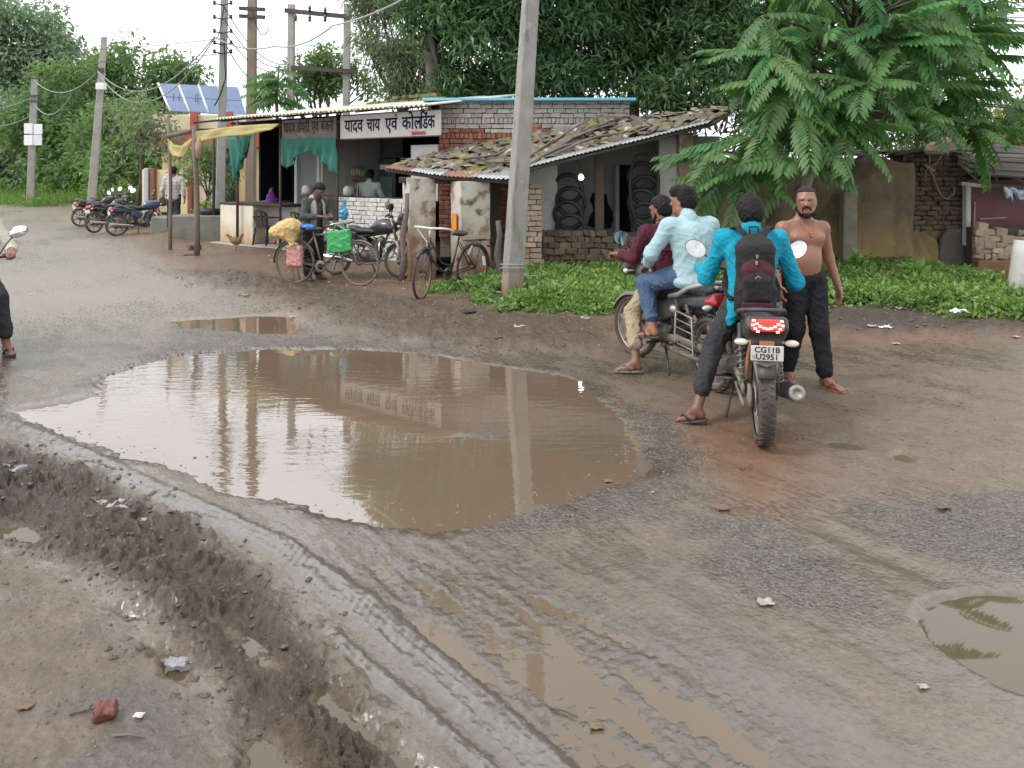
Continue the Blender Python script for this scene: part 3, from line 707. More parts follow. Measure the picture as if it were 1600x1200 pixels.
def lay_bricks(parent, o, u, n, L, H, bl=.235, bh=.09, th=.10, pick=None, skip=None, cap=300, jz=.004, rowlock=(), seed=1, jn=.006, dia=None):
    """courses of single bricks from corner o along unit u, facing -n; pick(s,z) -> list of shared meshes; the rest past cap goes into one part"""
    rs = random.Random(seed); u = Vector(u); n = Vector(n); ang = math.atan2(u.y, u.x); k = 0; z = 0.0; c = 0; rest = []
    while z < H - .03:
        rl = c in rowlock; hh = .115 if rl else bh; ll = .085 if rl else bl
        s = -(ll / 2) * (c % 2) - rs.uniform(0, .05)
        while s < L:
            l = ll * rs.uniform(.93, 1.07) * (1 if rs.random() > .12 else .5); a = max(s, 0); b = min(s + l, L); s += l
            if b - a < .035: continue
            sm = (a + b) / 2; zm = z + hh / 2
            if skip and skip(sm, zm): continue
            ms = pick(sm, zm); me = rs.choice(ms)
            P = Vector(o) + u * sm - n * (rs.uniform(-jn, jn)) + Vector((0, 0, zm + rs.uniform(-jz, jz)))
            sc = ((b - a - .010) / .225, 1, (hh - .010) / .08)
            ro = (rs.uniform(-.02, .02), rs.uniform(-.02, .02), ang + rs.uniform(-.02, .02))
            if k < cap: link('brick', me, parent, P, ro, sc)
            else: rest.append((me, P, ro, sc))
            k += 1
        z += hh; c += 1
    if rest:
        vs = []; fs = []; b0 = 0; mats = []
        mi = []
        for me, P, ro, sc in rest:
            M4 = Matrix.LocRotScale(P, Euler(ro), Vector(sc)); vs += [tuple(M4 @ v.co) for v in me.vertices]
            if me.materials[0] not in mats: mats.append(me.materials[0])
            for p in me.polygons: fs.append(tuple(i + b0 for i in p.vertices)); mi.append(mats.index(me.materials[0]))
            b0 += len(me.vertices)
        tag(link('brickwork', np_mesh('brickwork', np.array(vs), fs, mats, mi), parent), kind='stuff')
    return k

def corrugated(parent, name, a, b, c, d, m, pitch=.076, amp=.011, thick=.003, rows=3, sag=0, ragged=0):
    """sheet with corners a-b (eave) and d-c (upper edge), waves across a-b"""
    a, b, c, d = map(Vector, (a, b, c, d)); W = (b - a).length; nx = max(8, int(W / pitch * 6)); P = []
    up = (b - a).cross(d - a).normalized()
    if up.z < 0: up = -up
    for i in range(rows + 1):
        t = i / rows; r = []
        for j in range(nx + 1):
            s = j / nx; p = (a * (1 - s) + b * s) * (1 - t) + (d * (1 - s) + c * s) * t
            if ragged and i == 0: p = p + (d - a).normalized() * ragged * float(noise2(np.array([s * 7.0]), np.array([W * 3.1]), 5)[0])
            r.append(p + up * (amp * math.sin(2 * math.pi * s * W / pitch) - sag * math.sin(math.pi * t)))
        P.append(r)
    mb = MB(); mb.grid(P, thick=thick); return mb.build(name, m, parent)

# ---- the tea and dairy shop, its front running back to the left
SA = Vector((-7.2, 19.0, 0)); SB = Vector((-1.35, 14.7, 0)); su = (SB - SA).normalized(); sn = Vector((-su.y, su.x, 0)); SLEN = (SB - SA).length
def S(s, d, z): return SA + su * s + sn * d + Vector((0, 0, z))
def SP(px, py, d=0.0):
    rx = (px - 800) / F; Y = (SA.dot(sn) + d) / (rx * sn.x + sn.y); p = PX(px, py, Y); return (p - SA).dot(su), p.z
def SX(px, d=0.0): return SP(px, 300, d)[0]
sang = math.atan2(su.y, su.x); SR = Euler((0, 0, sang)).to_matrix()
def sbox(mb, s0, s1, d0, d1, z0, z1): return mb.box(S((s0 + s1) / 2, (d0 + d1) / 2, (z0 + z1) / 2), (s1 - s0, d1 - d0, z1 - z0), SR)

shop = thing('tea_shop', 'roadside tea and dairy shop under a cream corrugated awning beside the brick wall', 'shop', tuple(S(3.6, 1, .05)))
sl_ = MB(); sbox(sl_, -.15, SLEN, -.25, 3.4, -.1, .10); sl_.build('floor_slab', m_conc, shop, .02)
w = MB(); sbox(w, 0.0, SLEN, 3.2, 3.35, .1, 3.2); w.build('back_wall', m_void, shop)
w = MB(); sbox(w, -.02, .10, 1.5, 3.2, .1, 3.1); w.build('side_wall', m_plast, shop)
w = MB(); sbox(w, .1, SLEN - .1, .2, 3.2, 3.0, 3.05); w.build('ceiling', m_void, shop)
s465, s500, s528 = SX(466, .6), SX(500, .6), SX(527, .3)
w = MB(); sbox(w, s500, s500 + .09, .6, 3.2, .1, 3.0); w.build('partition_wall', m_plast, shop)
w = MB(); sbox(w, s465, s500, .62, .68, .1, 2.3); w.build('door_panel', mat('grey_door_paint', (.17, .18, .18), (.12, .13, .13), 3, .6), shop)
for px in (464, 499):
    a = SX(px, .6); w = MB(); sbox(w, a - .04, a + .05, .55, .72, .1, 2.35); w.build('door_jamb', m_plast, shop, .006)
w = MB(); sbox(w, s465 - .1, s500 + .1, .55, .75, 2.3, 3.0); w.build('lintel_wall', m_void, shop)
w = MB(); sbox(w, .25, s465 - .05, 1.9, 1.96, .1, 3.0); w.build('added_shade_wall', m_void, shop)  # added near-black walls that keep the shop opening dark
w = MB(); sbox(w, .2, .26, .95, 1.9, 1.08, 3.0); w.build('added_shade_wall', m_void, shop)
# counters
c0, c1 = SX(344), SX(395)
w = MB(); sbox(w, c0, c1, 0, .55, .1, 1.02); w.build('counter_front', mat('cream_counter_paint', (.66, .62, .52), (.58, .52, .42), 2, .7, zdirt=((.42, .28, .15), .1, .7), layers=[((.50, .36, .22), 3, .58, .8, (3, 3, .3))]), shop, .012)
w = MB(); sbox(w, c1, SX(466, .45), .42, .9, .1, 1.0); w.build('counter_wall', m_plast, shop, .01)
w = MB(); sbox(w, c0 - .05, SX(466, .45), -.02, .95, 1.025, 1.075); w.build('counter_top', m_dark, shop, .01)
# posts
for px, m, r in ((371, m_iron, .035), (438, m_iron, .03), (527, m_iron, .032)):
    s = SX(px, -.1); MB().cyl(S(s, -.1, .05), S(s, -.1, 3.05), r, r * .9, 10).build('post', m, shop)
s = SX(334, .2); MB().cyl(S(s, .2, .05), S(s, .2, 2.7), .04, .035, 8).build('post', m_dark, shop)
MB().cyl(S(SX(340, -.1), -.1, 2.86), S(SLEN, -.1, 2.9), .035).build('eave_beam', m_dark, shop)
for k in range(7):
    s = .2 + k * 1.12; MB().cyl(S(s, -.85, 2.985), S(s, 2.0, 3.39), .028, n=6).build('rafter', m_dark, shop)
# awning of separate cream sheets
E0, E1 = PX(338, 190, 17.6), PX(664, 160, 14.0); E0.z = E1.z = 3.04; nsh = 7
for k in range(nsh):
    a = E0.lerp(E1, k / nsh - .01); b = E0.lerp(E1, (k + 1) / nsh + .01); dz = .006 * (k % 2)
    up = Vector((sn.x * 2.9, sn.y * 2.9, .42 + dz)); a = a + Vector((0, 0, dz)); b = b + Vector((0, 0, dz))
    corrugated(shop, 'awning_sheet', a, b, b + up, a + up, m_cream, .12, .022, .006, 3)
a = SX(480, 2.0); w = MB()
for k in range(9):
    s0 = a + k * .5; w.box(S(s0, 2.0, 3.40 + .012 * math.sin(k * 2.1)), (.47, .9, .02), SR)
w.build('blue_tarpaulin_edge', m_blue, shop, .004)

# white-painted brick half wall of the tea stall
ms_w = brick_meshes('brick', (.225, .11, .08), m_white, seed=2)
h0, h1 = SX(530, .02), SX(645, .02)
hw = thing('brick_half_wall', 'whitewashed brick half wall below the tea stall opening', 'wall', tuple(S((h0 + h1) / 2, .05, .1)))
lay_bricks(hw, S(h0, .05, .02), su, sn, h1 - h0, 1.28, pick=lambda s, z: ms_w, seed=5)
w = MB(); sbox(w, h0 + .01, h1 - .01, .035, .12, 0, 1.26); w.build('mortar_core', m_mortar, hw)

# stall interior: shelves, packets, fridge, pale side wall
w = MB(); sbox(w, SX(641, .1), SX(683, .1), .12, .2, 1.25, 2.35); w.build('stall_side_panel', m_plast, shop)
w = MB(); sbox(w, SX(553, 2.4), SX(572, 2.4), 2.3, 2.4, 1.0, 3.0); w.build('pale_pillar', m_plast, shop)
w = MB(); sbox(w, SX(573, 2.4) + .05, SX(598, 2.4), 2.3, 2.4, 1.0, 3.0); w.build('pale_pillar', mat('grey_plaster', (.20, .20, .20), None, 3, .9), shop)
pic = thing('poster', 'small dark framed poster on the pale pillar inside the tea stall', 'poster', tuple(S(SX(566, 2.2), 2.27, 1.9)))
w = MB(); sbox(w, SX(559, 2.25), SX(572, 2.25), 2.25, 2.28, 1.8, 2.35); w.build('frame', m_black, pic)
w = MB(); sbox(w, SX(560, 2.25), SX(571, 2.25), 2.235, 2.248, 1.86, 2.28); w.build('print', mat('poster_print', (.22, .24, .28), (.07, .08, .11), 14, .6), pic)
fr = thing('drinks_fridge', 'dark upright drinks fridge with a glass door inside the tea stall', 'fridge', tuple(S(SX(605, 1.9), 2.1, .1)))
a, b = SX(590, 1.8), SX(617, 1.8)
w = MB(); sbox(w, a, b, 1.8, 2.3, .1, 2.15); w.build('cabinet', mat('fridge_black', (.012, .022, .022), (.018, .03, .03), 3, .4), fr, .02)
w = MB(); sbox(w, a + .07, b - .07, 1.78, 1.795, .5, 1.72); w.build('glass_door', mat('fridge_glass', (.10, .16, .15), (.05, .09, .085), 6, .1), fr, .004)
w = MB(); sbox(w, a + .1, b - .1, 1.775, 1.795, 1.88, 1.99); w.build('header_sign', m_paper, fr)
rk = thing('snack_rack', 'rack hung with rows of small snack packets behind the stall post', 'rack', tuple(S(SX(548, 1.6), 1.6, .1)))
a, b = SX(533, 1.5), SX(568, 1.5)
pk_m = [mat('packet_%d' % i, c, None, 20, .35, rnd=.1) for i, c in enumerate([(.55, .56, .54), (.40, .10, .06), (.12, .26, .10), (.50, .42, .16), (.2, .23, .27)])]
for z in (1.48, 1.80, 1.22):
    MB().cyl(S(a, 1.5, z + .14), S(b, 1.5, z + .14), .012, n=6).build('rail', m_iron, rk)
    n = 9
    for i in range(n):
        s = a + (b - a) * (i + .5) / n
        MB().box(S(s, 1.5 + random.uniform(-.02, .02), z + random.uniform(-.015, .015)), (.07, .035, .14), Euler((random.uniform(-.2, .2), random.uniform(-.2, .2), sang)).to_matrix(), .85).build('packet', random.choice(pk_m), rk, .012)
for px in (560, 640, 655):
    s = SX(px, .5); MB().cyl(S(s, .5, 1.2), S(s, .5, 1.75), .012, n=6).build('stall_rod', m_iron, shop)
# jars and steel pots on the half wall
for px, nm, lb in ((480, 'plastic_jar', 'clear plastic sweet jar on the counter by the man with the scarf'), (545, 'steel_pot', 'squat steel pot on the stall counter under the snack rack')):
    s = SX(px, .35); mb = MB(); mb.lathe([(0, 0), (.10, 0), (.125, .06), (.12, .17), (.09, .2), (.09, .225), (0, .225)], 14, S(s, .35, 1.29))
    tag(mb.build(nm, mat(nm + '_skin', (.42, .42, .40), (.30, .30, .28), 8, .3), None), lb, 'jar' if 'jar' in nm else 'pot')
w = MB(); sbox(w, SX(475, .3), SX(660, .3), .14, .55, 1.2, 1.285); w.build('stall_counter', m_dark, shop, .01)

# signs -----------------------------------------------------------------
def sign_text(parent, name, body, size, o, m, off, fit=None, cut=None):
    """lettering meshes in the plane of the shop front, o = left end of the baseline (s, d, z)"""
    me = text_mesh(body, size, off, .004)
    if cut:
        bm = bmesh.new(); bm.from_mesh(me); bmesh.ops.bisect_plane(bm, geom=bm.verts[:] + bm.edges[:] + bm.faces[:], plane_co=(cut, 0, 0), plane_no=(1, 0, 0), clear_outer=True); bm.to_mesh(me); bm.free()
    me.materials.clear(); me.materials.append(m)
    xs = [v.co.x for v in me.vertices]; x0, x1 = min(xs), max(xs)
    k = 1 if fit is None else fit / (x1 - x0)
    M4 = Matrix.Translation(S(*o)) @ Matrix(((su.x * k, 0, -sn.x, 0), (su.y * k, 0, -sn.y, 0), (0, 1, 0, 0), (0, 0, 0, 1))) @ Matrix.Translation((-x0, 0, 0))
    me.transform(M4); return link(name, me, parent)
a, zt = SP(531, 190, -.18); b, zb = SP(688, 207, -.18)
sg = thing('shop_sign', 'long white shop sign with bold navy Hindi lettering over the tea stall', 'sign', tuple(S((a + b) / 2, -.18, 2.5)))
ZS0, ZS1 = 2.50, 3.00
m_flex = mat('flex_banner', (.60, .57, .54), (.52, .49, .46), 2.2, .5, layers=[((.50, .22, .14), 1.7, .62, .75)])
w = MB(); sbox(w, a, b, -.17, -.15, ZS0, ZS1); w.build('board', m_flex, sg, .004)
for z in (ZS0, ZS1):
    w = MB(); sbox(w, a, b, -.18, -.14, z - .012, z + .012); w.build('frame_rail', m_iron, sg)
W = b - a - .28; fx = a + .14; zz = ZS0 + .155
parts = [('यादव', .24), ('चाय', .17), ('एवं', .15), ('को', .145), ('ल', .075), ('डिंक'.replace('डि', 'िड'), .165)]
gap = [.045, .06, .05, -.004, -.004, 0]; tot = sum(p[1] for p in parts) + sum(gap); x = fx
for i, ((t, wd), g) in enumerate(zip(parts, gap)):
    sign_text(sg, 'lettering', t, .37, (x, -.172, zz), m_signink, .0065, W * wd / tot, cut=(.225 if t == 'ल' else None)); x += W * (wd + g) / tot
w = MB(); sbox(w, b - .75, b - .38, -.1725, -.1705, ZS0 + .03, ZS0 + .10); w.build('red_swash', m_redp, sg)
a, _ = SP(439, 190, -.16); b, _ = SP(524, 207, -.16)
sg2 = thing('faded_shop_sign', 'faded brown shop sign with shadowed Hindi lettering above the green cloth', 'sign', tuple(S((a + b) / 2, -.18, 2.5)))
w = MB(); sbox(w, a, b, -.14, -.12, 2.52, 2.98); w.build('board', mat('faded_banner', (.20, .17, .14), (.13, .115, .10), 2, .7, layers=[((.36, .32, .27), 2.5, .58, .75, (1, 1, 2))]), sg2, .004)
W = b - a - .14
for t, f0, f1 in (('यादव', 0, .24), ('डेयरी', .28, .53), ('एवं', .57, .71), ('बेकरी', .75, 1.0)):
    sign_text(sg2, 'lettering', t, .34, (a + .07 + W * f0, -.142, 2.70), mat('faded_lettering', (.04, .034, .034), (.075, .062, .055), 5, .8, spec=.1), .003, W * (f1 - f0))

# cloths -----------------------------------------------------------------
def cloth(parent, name, top, bot, m, nx=30, nz=12, fold=.03, freq=7, thick=.004, seed=0):
    """top, bot: world polylines sampled evenly; pleated hanging sheet between them"""
    def samp(P, t):
        P = [Vector(p) for p in P]; k = t * (len(P) - 1); i = min(int(k), len(P) - 2); return P[i].lerp(P[i + 1], k - i)
    G = []
    for i in range(nz + 1):
        v = i / nz; r = []
        for j in range(nx + 1):
            t = j / nx; p = samp(top, t).lerp(samp(bot, t), v)
            f = fold * (.25 + v) * math.sin(freq * 2 * math.pi * t + 1.7 * math.sin(3 * t + v * 2 + seed)) + fold * .6 * float(noise2(np.array([t * 6.0]), np.array([v * 3.0]), seed)[0])
            r.append(p + sn * f + Vector((0, 0, .02 * math.sin(t * 9 + seed) * v)))
        G.append(r)
    mb = MB(); mb.grid(G, thick=thick); return mb.build(name, m, parent)
def spts(lst, d): return [S(*(lambda q: (q[0], d, q[1]))(SP(px, py, d))) for px, py in lst]
cl = cloth(None, 'green_curtain', spts([(438, 217), (460, 217), (482, 216), (504, 216), (526, 215)], -.2),
           spts([(443, 258), (447, 264), (455, 258), (462, 246), (472, 240), (484, 239), (492, 241), (500, 250), (508, 256), (516, 266), (525, 272)], -.22), m_green, 44, 12, .05, 6, seed=3)
tag(cl, 'green net curtain tied up in swags under the faded shop sign', 'curtain')
cl = cloth(None, 'green_cloth', spts([(352, 214), (372, 213), (396, 211)], -.3), spts([(362, 262), (368, 282), (373, 272), (381, 250), (386, 236)], -.3), m_green, 26, 12, .06, 4, seed=8)
tag(cl, 'bunched green net hanging beside the iron post at the shop corner', 'cloth')
P307, P265 = GP(308, 405), GP(266, 396)
tarp = cloth(None, 'yellow_tarpaulin', [PX(301, 206, 16.0), PX(345, 200, 15.9), PX(390, 195, 15.8), PX(436, 193, 15.7)],
             [PX(301, 222, 15.95), PX(345, 216, 15.85), PX(392, 208, 15.75), PX(424, 205, 15.7)], m_tarp, 30, 8, .03, 3, seed=5)
tag(tarp, 'long yellow tarpaulin strip rolled under the awning edge', 'tarpaulin')
tp2 = cloth(None, 'yellow_sag_cloth', [PX(262, 216, 17.0), PX(272, 226, 16.7), PX(284, 228, 16.4), (PX(301, 214, 16.05))],
            [PX(262, 234, 17.0), PX(271, 243, 16.7), PX(284, 244, 16.4), PX(300, 226, 16.05)], m_tarp, 22, 8, .03, 2, seed=6)
tag(tp2, 'pale yellow cloth sagging between the two outer wooden poles', 'cloth')
# outer wooden poles and the beam they carry
for px, g, top, lb in ((308, P307, PX(303, 196, 16.0), 'thick crooked wooden pole holding the rolled yellow tarpaulin'), (266, P265, PX(263, 180, 17.2), 'thin tall wooden pole at the far corner of the shop awning')):
    mid = g.lerp(top, .5) + Vector((.03, 0, 0)); mb = MB(); mb.tube([g - Vector((0, 0, .1)), g.lerp(mid, .5), mid, mid.lerp(top, .5), top], [.065, .06, .055, .055, .05] if px > 300 else [.045, .042, .04, .038, .035], 8)
    tag(mb.build('wooden_pole', m_wood), lb, 'pole', 'poles under the shop awning')
bm_ = MB(); bm_.cyl(PX(262, 212, 17.15), PX(304, 204, 16.0), .05, n=8)
tag(bm_.build('wooden_beam', m_wood), 'short wooden beam tied across the two outer poles', 'beam')
bm_ = MB(); bm_.cyl(PX(300, 204, 16.0), S(SX(371, -.1), -.1, 2.84), .04, n=8)
tag(bm_.build('awning_beam', m_dark), 'dark beam running from the crooked pole to the shop', 'beam')
bt = MB(); bt.lathe([(0, 0), (.07, .0), (.075, .28), (.03, .36), (.03, .4), (0, .4)], 10, PX(311, 246, 15.85))
tag(bt.build('hanging_bottle', mat('amber_plastic', (.34, .22, .14), None, 5, .35)), 'brown plastic bottle hung on the crooked wooden pole', 'bottle')

# ---- brick building behind the tiled hut
ms_r = brick_meshes('brick', (.225, .11, .08), m_red, seed=3); ms_g = brick_meshes('brick', (.225, .11, .08), m_grey, seed=4)
BW0, BW1, BY, BH = -1.42, 2.28, 14.95, 3.17
bb = thing('brick_building', 'brick side building, limewashed grey above and raw red below, with blue roof edge', 'building', ((BW0 + BW1) / 2, BY, 0))
def vis(s, z):
    x = BW0 + s
    if z > 2.05 + max(0, (x + .2)) * .32: return True
    return z > .55 and (x < -.6 or (-.5 < x < .15))
def pk(s, z):
    zt = 2.50 + .18 * math.sin(s * 1.3) + .1 * math.sin(s * 4.1)
    return ms_g if z > zt else ms_r
lay_bricks(bb, (BW0, BY, 0), (1, 0, 0), (0, 1, 0), BW1 - BW0, BH, pick=pk, skip=lambda s, z: not vis(s, z), cap=300, rowlock=(22, 27, 30), seed=9)
w = MB(); w.box(((BW0 + BW1) / 2, BY + 1.6, BH / 2), (BW1 - BW0 - .04, 3.16, BH)); w.build('wall_core', m_mortar, bb)
w = MB(); w.box(((BW0 + BW1) / 2 - .1, BY + 1.55, BH + .045), (BW1 - BW0 + .42, 3.5, .055)); w.build('roof_sheet', m_blue, bb, .01)
# mossy loose bricks along the roofs
ms_m = brick_meshes('brick', (.225, .11, .08), m_moss, seed=6)
pile = thing('loose_brick_row', 'row of loose moss-grown bricks laid on the shop roof ridge', 'bricks', tuple(S(SX(600, 2.6), 2.6, 3.4)))
for px in np.arange(512, 700, 5.2):
    for lv in range(1 + (575 < px < 690) + (620 < px < 680)):
        s = SX(px + random.uniform(-1, 1), 2.55); link('brick', random.choice(ms_m), pile, S(s, 2.55 + random.uniform(-.04, .04), 3.46 + lv * .09), (0, 0, sang + random.uniform(-.25, .25) + (1.57 if random.random() < .3 else 0)))

# ---- tyre repair hut with tiled roof
hut = thing('tyre_repair_hut', 'low tyre repair hut with sagging tiled roof and open whitewashed front', 'hut', (1.2, 13.6, 0))
FR = [PX(602, 264, 13.4), PX(690, 276, 12.7), PX(800, 283, 12.3), PX(828, 263, 12.5), PX(970, 228, 12.8), PX(1112, 193, 13.0)]
BK = [PX(690, 243, 14.85), PX(760, 226, 14.85), PX(850, 208, 14.85), PX(940, 190, 14.85), PX(1040, 180, 15.2), PX(1150, 170, 15.3)]
def roofp(a, b):
    k = a * (len(FR) - 1); i = min(int(k), len(FR) - 2); t = k - i
    p = FR[i].lerp(FR[i + 1], t).lerp(BK[i].lerp(BK[i + 1], t), b)
    return p + Vector((0, 0, -.10 * math.sin(math.pi * b) * math.sin(math.pi * a)))
G = [[roofp(i / 40, j / 14) for i in range(41)] for j in range(15)]
mb = MB(); mb.grid(G, thick=.05); mb.build('roof_base', m_mortd, hut)
for k, (a0, a1, m) in enumerate(((0, .105, m_rust), (.095, .205, m_tin), (.2, .30, m_rust), (.29, .41, m_tin), (.405, .6, m_tin), (.595, .8, m_tin), (.79, .995, m_tin))):
    lift = Vector((0, 0, .035 + .008 * (k % 2))); out = .10 if k < 4 else .06
    A, B = roofp(a0, 0), roofp(min(1, a1), 0); dA = (roofp(a0, .3) - A); dB = (roofp(min(1, a1), .3) - B)
    corrugated(hut, 'tin_sheet', A + lift - dA * out, B + lift - dB * out, B + dB * (.9 if k < 4 else .75) + lift, A + dA * (.9 if k < 4 else .75) + lift, m, .075, .012, .004, 3, ragged=.04)
tiles = half_round_meshes(m_tile, 6); ms_rub = brick_meshes('rubble', (.2, .12, .075), m_tile, 6, .022, .015, seed=8)
ms_rubm = brick_meshes('rubble', (.2, .12, .07), m_moss, 5, .022, .015, seed=18)
rt = MB(); rt.grid([[roofp(i / 40, j / 14) + Vector((0, 0, .03)) for i in range(41)] for j in range(4, 15)]); roof = rt.build('tile_bed', m_mortd, hut)
nt_ = 0; rs = random.Random(21)
for r_ in range(11):
    b = .20 + r_ * .075; nn = 30
    for i in range(nn):
        a = (i + rs.uniform(.1, .9)) / nn; bb_ = b + rs.uniform(-.03, .03)
        if rs.random() < .10 or nt_ >= 295: continue
        p = roofp(a, bb_); q = roofp(a, min(1, bb_ + .05)); d = (q - p).normalized(); e = (roofp(min(1, a + .02), bb_) - roofp(max(0, a - .02), bb_)).normalized(); u3 = e.cross(d).normalized()
        if u3.z < 0: u3 = -u3
        R3 = Matrix((e, d, u3)).transposed() @ Euler((rs.uniform(-.25, .25), rs.uniform(-.3, .3), rs.uniform(-.7, .7))).to_matrix()
        q_ = rs.random(); me = rs.choice(tiles) if q_ < .55 else (rs.choice(ms_rub) if q_ < .8 else rs.choice(ms_rubm))
        o = link('roof_tile', me, hut, p + u3 * (.045 + rs.uniform(0, .02)), R3.to_euler(), (rs.uniform(.9, 1.5), rs.uniform(1.0, 1.7), rs.uniform(.35, .6))); nt_ += 1
for a, b0, b1, da in ((.5, .12, .75, .16), (.54, .2, .8, .14), (.47, .3, .85, .2), (.42, .2, .7, .25), (.58, .35, .95, .1), (.36, .3, .9, .22), (.3, .25, .6, .2), (.63, .15, .5, .14), (.22, .3, .85, .14), (.52, .1, .4, .22)):
    P = [roofp(min(1, a + da * t), b0 + (b1 - b0) * t) + Vector((0, 0, .13 + .05 * math.sin(t * 5 + a * 9))) for t in (0, .25, .5, .75, 1)]
    MB().tube(P, [.028, .026, .024, .022, .018], 6).build('roof_stick', m_wood, hut)
# veranda pillars of the hut, flaking plaster
def pillar(label, px, py, wd, dp, h, rz, m, seed, name='plaster_pillar'):
    g = GP(px, py); n = 9; P = []; ring = [(-1, -1), (0, -1.0), (1, -1), (1.0, 0), (1, 1), (0, 1.0), (-1, 1), (-1.0, 0)]
    R = Euler((0, 0, rz)).to_matrix(); rr = random.Random(seed); mb = MB(); vs = []; nz = 14
    for k in range(nz + 1):
        z = -.1 + (h + .1) * k / nz; fl = 1.0 + .05 * max(0, .3 - z / h)
        for x, y in ring:
            j = rr.uniform(-.007, .007); vs.append(g + R @ Vector((x * wd / 2 * fl + j, y * dp / 2 * fl + rr.uniform(-.007, .007), 0)) + Vector((0, 0, z)))
    fs = [(k * 8 + i, k * 8 + (i + 1) % 8, (k + 1) * 8 + (i + 1) % 8, (k + 1) * 8 + i) for k in range(nz) for i in range(8)] + [tuple(range(nz * 8, nz * 8 + 8))]
    mb._add(vs, fs); o = mb.build(name, m, None, .012); tag(o, label, 'pillar'); return g, R, o
pillar('whitewashed crumbling pillar carrying the low tin eave beside the half wall', 655, 436, .46, .42, 1.72, .42, m_lime, 1)
g2, R2, o2 = pillar('flaking pillar with an orange painted patch behind the black bicycle', 735, 440, .52, .46, 1.66, .42, m_lime, 2)
mb = MB(); mb.box(g2 + R2 @ Vector((-.292, -.03, 1.0)), (.012, .20, .27), R2.to_4x4().to_3x3()); mb.build('orange_patch', mat('orange_paint', (.75, .24, .02), (.62, .2, .03), 5, .6), o2)
for n_, (pxa, pya, pxb, pyb, Y, r, lb) in enumerate(((626, 438, 636, 302, 12.6, .05, 'leaning bark-brown stake in front of the whitewashed pillar'), (782, 452, 778, 345, 11.6, .05, 'gnarled branch post tied up beside the concrete pole'))):
    A, B = PX(pxa, pya, Y), PX(pxb, pyb, Y); A.z = -.05
    P = [A, A.lerp(B, .3) + Vector((.02, 0, 0)), A.lerp(B, .55) + Vector((-.03, 0, 0)), A.lerp(B, .8) + Vector((.02, 0, 0)), B]
    mb = MB(); mb.tube(P, [r, r * .95, r, r * .8, r * .75], 8); mb.tube([P[1], P[1] + Vector((.06, -.04, .16))], [r * .7, r * .4], 6); tag(mb.build('wooden_stake', m_wood), lb, 'post')
w = MB(); w.box(PX(775, 345, 13.3), (.16, .14, 1.35)); w.build('door_post', m_dark, hut, .01)
w = MB(); w.box((-.95, 12.95, 1.66), (1.9, .1, .1), (0, .02, 0)); w.build('eave_timber', m_dark, hut, .01)
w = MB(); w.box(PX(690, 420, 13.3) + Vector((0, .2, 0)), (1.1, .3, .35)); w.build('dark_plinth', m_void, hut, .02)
# pale brick pier right of the pole, low brick wall, interior
ms_p = brick_meshes('brick', (.225, .16, .08), m_paleb, seed=7); ms_d = brick_meshes('brick', (.225, .13, .085), m_mudb, 8, .014, .012, seed=9)
pr = thing('brick_pier', 'pale weathered brick pier standing just right of the concrete pole', 'pier', tuple(GP(833, 438)))
a = PX(818, 438, 12.95); lay_bricks(pr, (a.x, 12.95, 0), (1, 0, 0), (0, 1, 0), .31, 1.62, pick=lambda s, z: ms_p, seed=12, jn=.012)
w = MB(); w.box((a.x + .155, 13.12, .8), (.30, .30, 1.6)); w.build('mortar_core', m_mortar, pr)
lw = thing('low_brick_wall', 'low rough brown brick wall across the front of the tyre hut', 'wall', (1.4, 13.4, 0))
a = PX(848, 420, 13.5); lay_bricks(lw, (a.x, 13.5, -.05), (1, 0, 0), (0, 1, 0), 2.35, .93, bl=.21, bh=.105, pick=lambda s, z: ms_d, skip=lambda s, z: z > .80 + .09 * math.sin(s * 3.1), seed=13, jz=.012, jn=.03)
w = MB(); w.box((a.x + 1.17, 13.60, .38), (2.3, .12, .74)); w.build('mortar_core', m_mortd, lw)
def hbox(nm, px0, px1, Y0, Y1, z0, z1, m):
    x0 = (px0 - 800) / F * Y0; x1 = (px1 - 800) / F * Y0; w = MB(); w.box(((x0 + x1) / 2, (Y0 + Y1) / 2, (z0 + z1) / 2), (x1 - x0, Y1 - Y0, z1 - z0)); return w.build(nm, m, hut, .01)
m_greyp = mat('grey_whitewash', (.30, .30, .29), (.20, .20, .195), 2, .9, bump=.3, layers=[((.10, .09, .08), 2, .6, .8)])  # greyer whitewash with random darker patches
hbox('left_wall', 826, 871, 13.75, 13.9, 0, 2.0, m_plast)
hbox('back_wall', 868, 1062, 14.55, 14.7, 0, 2.7, m_greyp)
hbox('right_wall', 1030, 1066, 13.55, 13.7, 0, 2.45, m_plast)
hbox('timber_post', 930, 944, 13.75, 13.87, .3, 2.25, m_wood)
hbox('doorway_shade_panel', 966, 986, 14.50, 14.545, .2, 1.95, m_void)  # near-black panel on the back wall, doorway shade put into its colour
hbox('inner_door_leaf', 962, 968, 14.2, 14.5, .2, 1.95, m_greyp)
mb = MB(); pts = [(918, 352), (922, 338), (928, 328), (922, 312), (926, 302), (940, 298), (948, 305), (950, 318), (957, 330), (958, 345), (954, 356), (935, 358)]
mb.prism([PX(x, y, 14.5) for x, y in pts], (0, .04, 0)); mb.build('hole_shade_panel', m_void, hut)  # near-black ragged panel; the shade of a wall hole is its colour
hbox('right_corner_pillar', 1062, 1084, 13.3, 13.7, 0, 2.5, mat('crumbling_corner', (.30, .22, .15), (.19, .14, .10), 5, .9, bump=.9, bscale=9, layers=[((.46, .43, .38), 3, .56, .66)]))
hbox('right_side_wall', 1084, 1125, 13.6, 15.2, 0, 2.45, m_greyp)
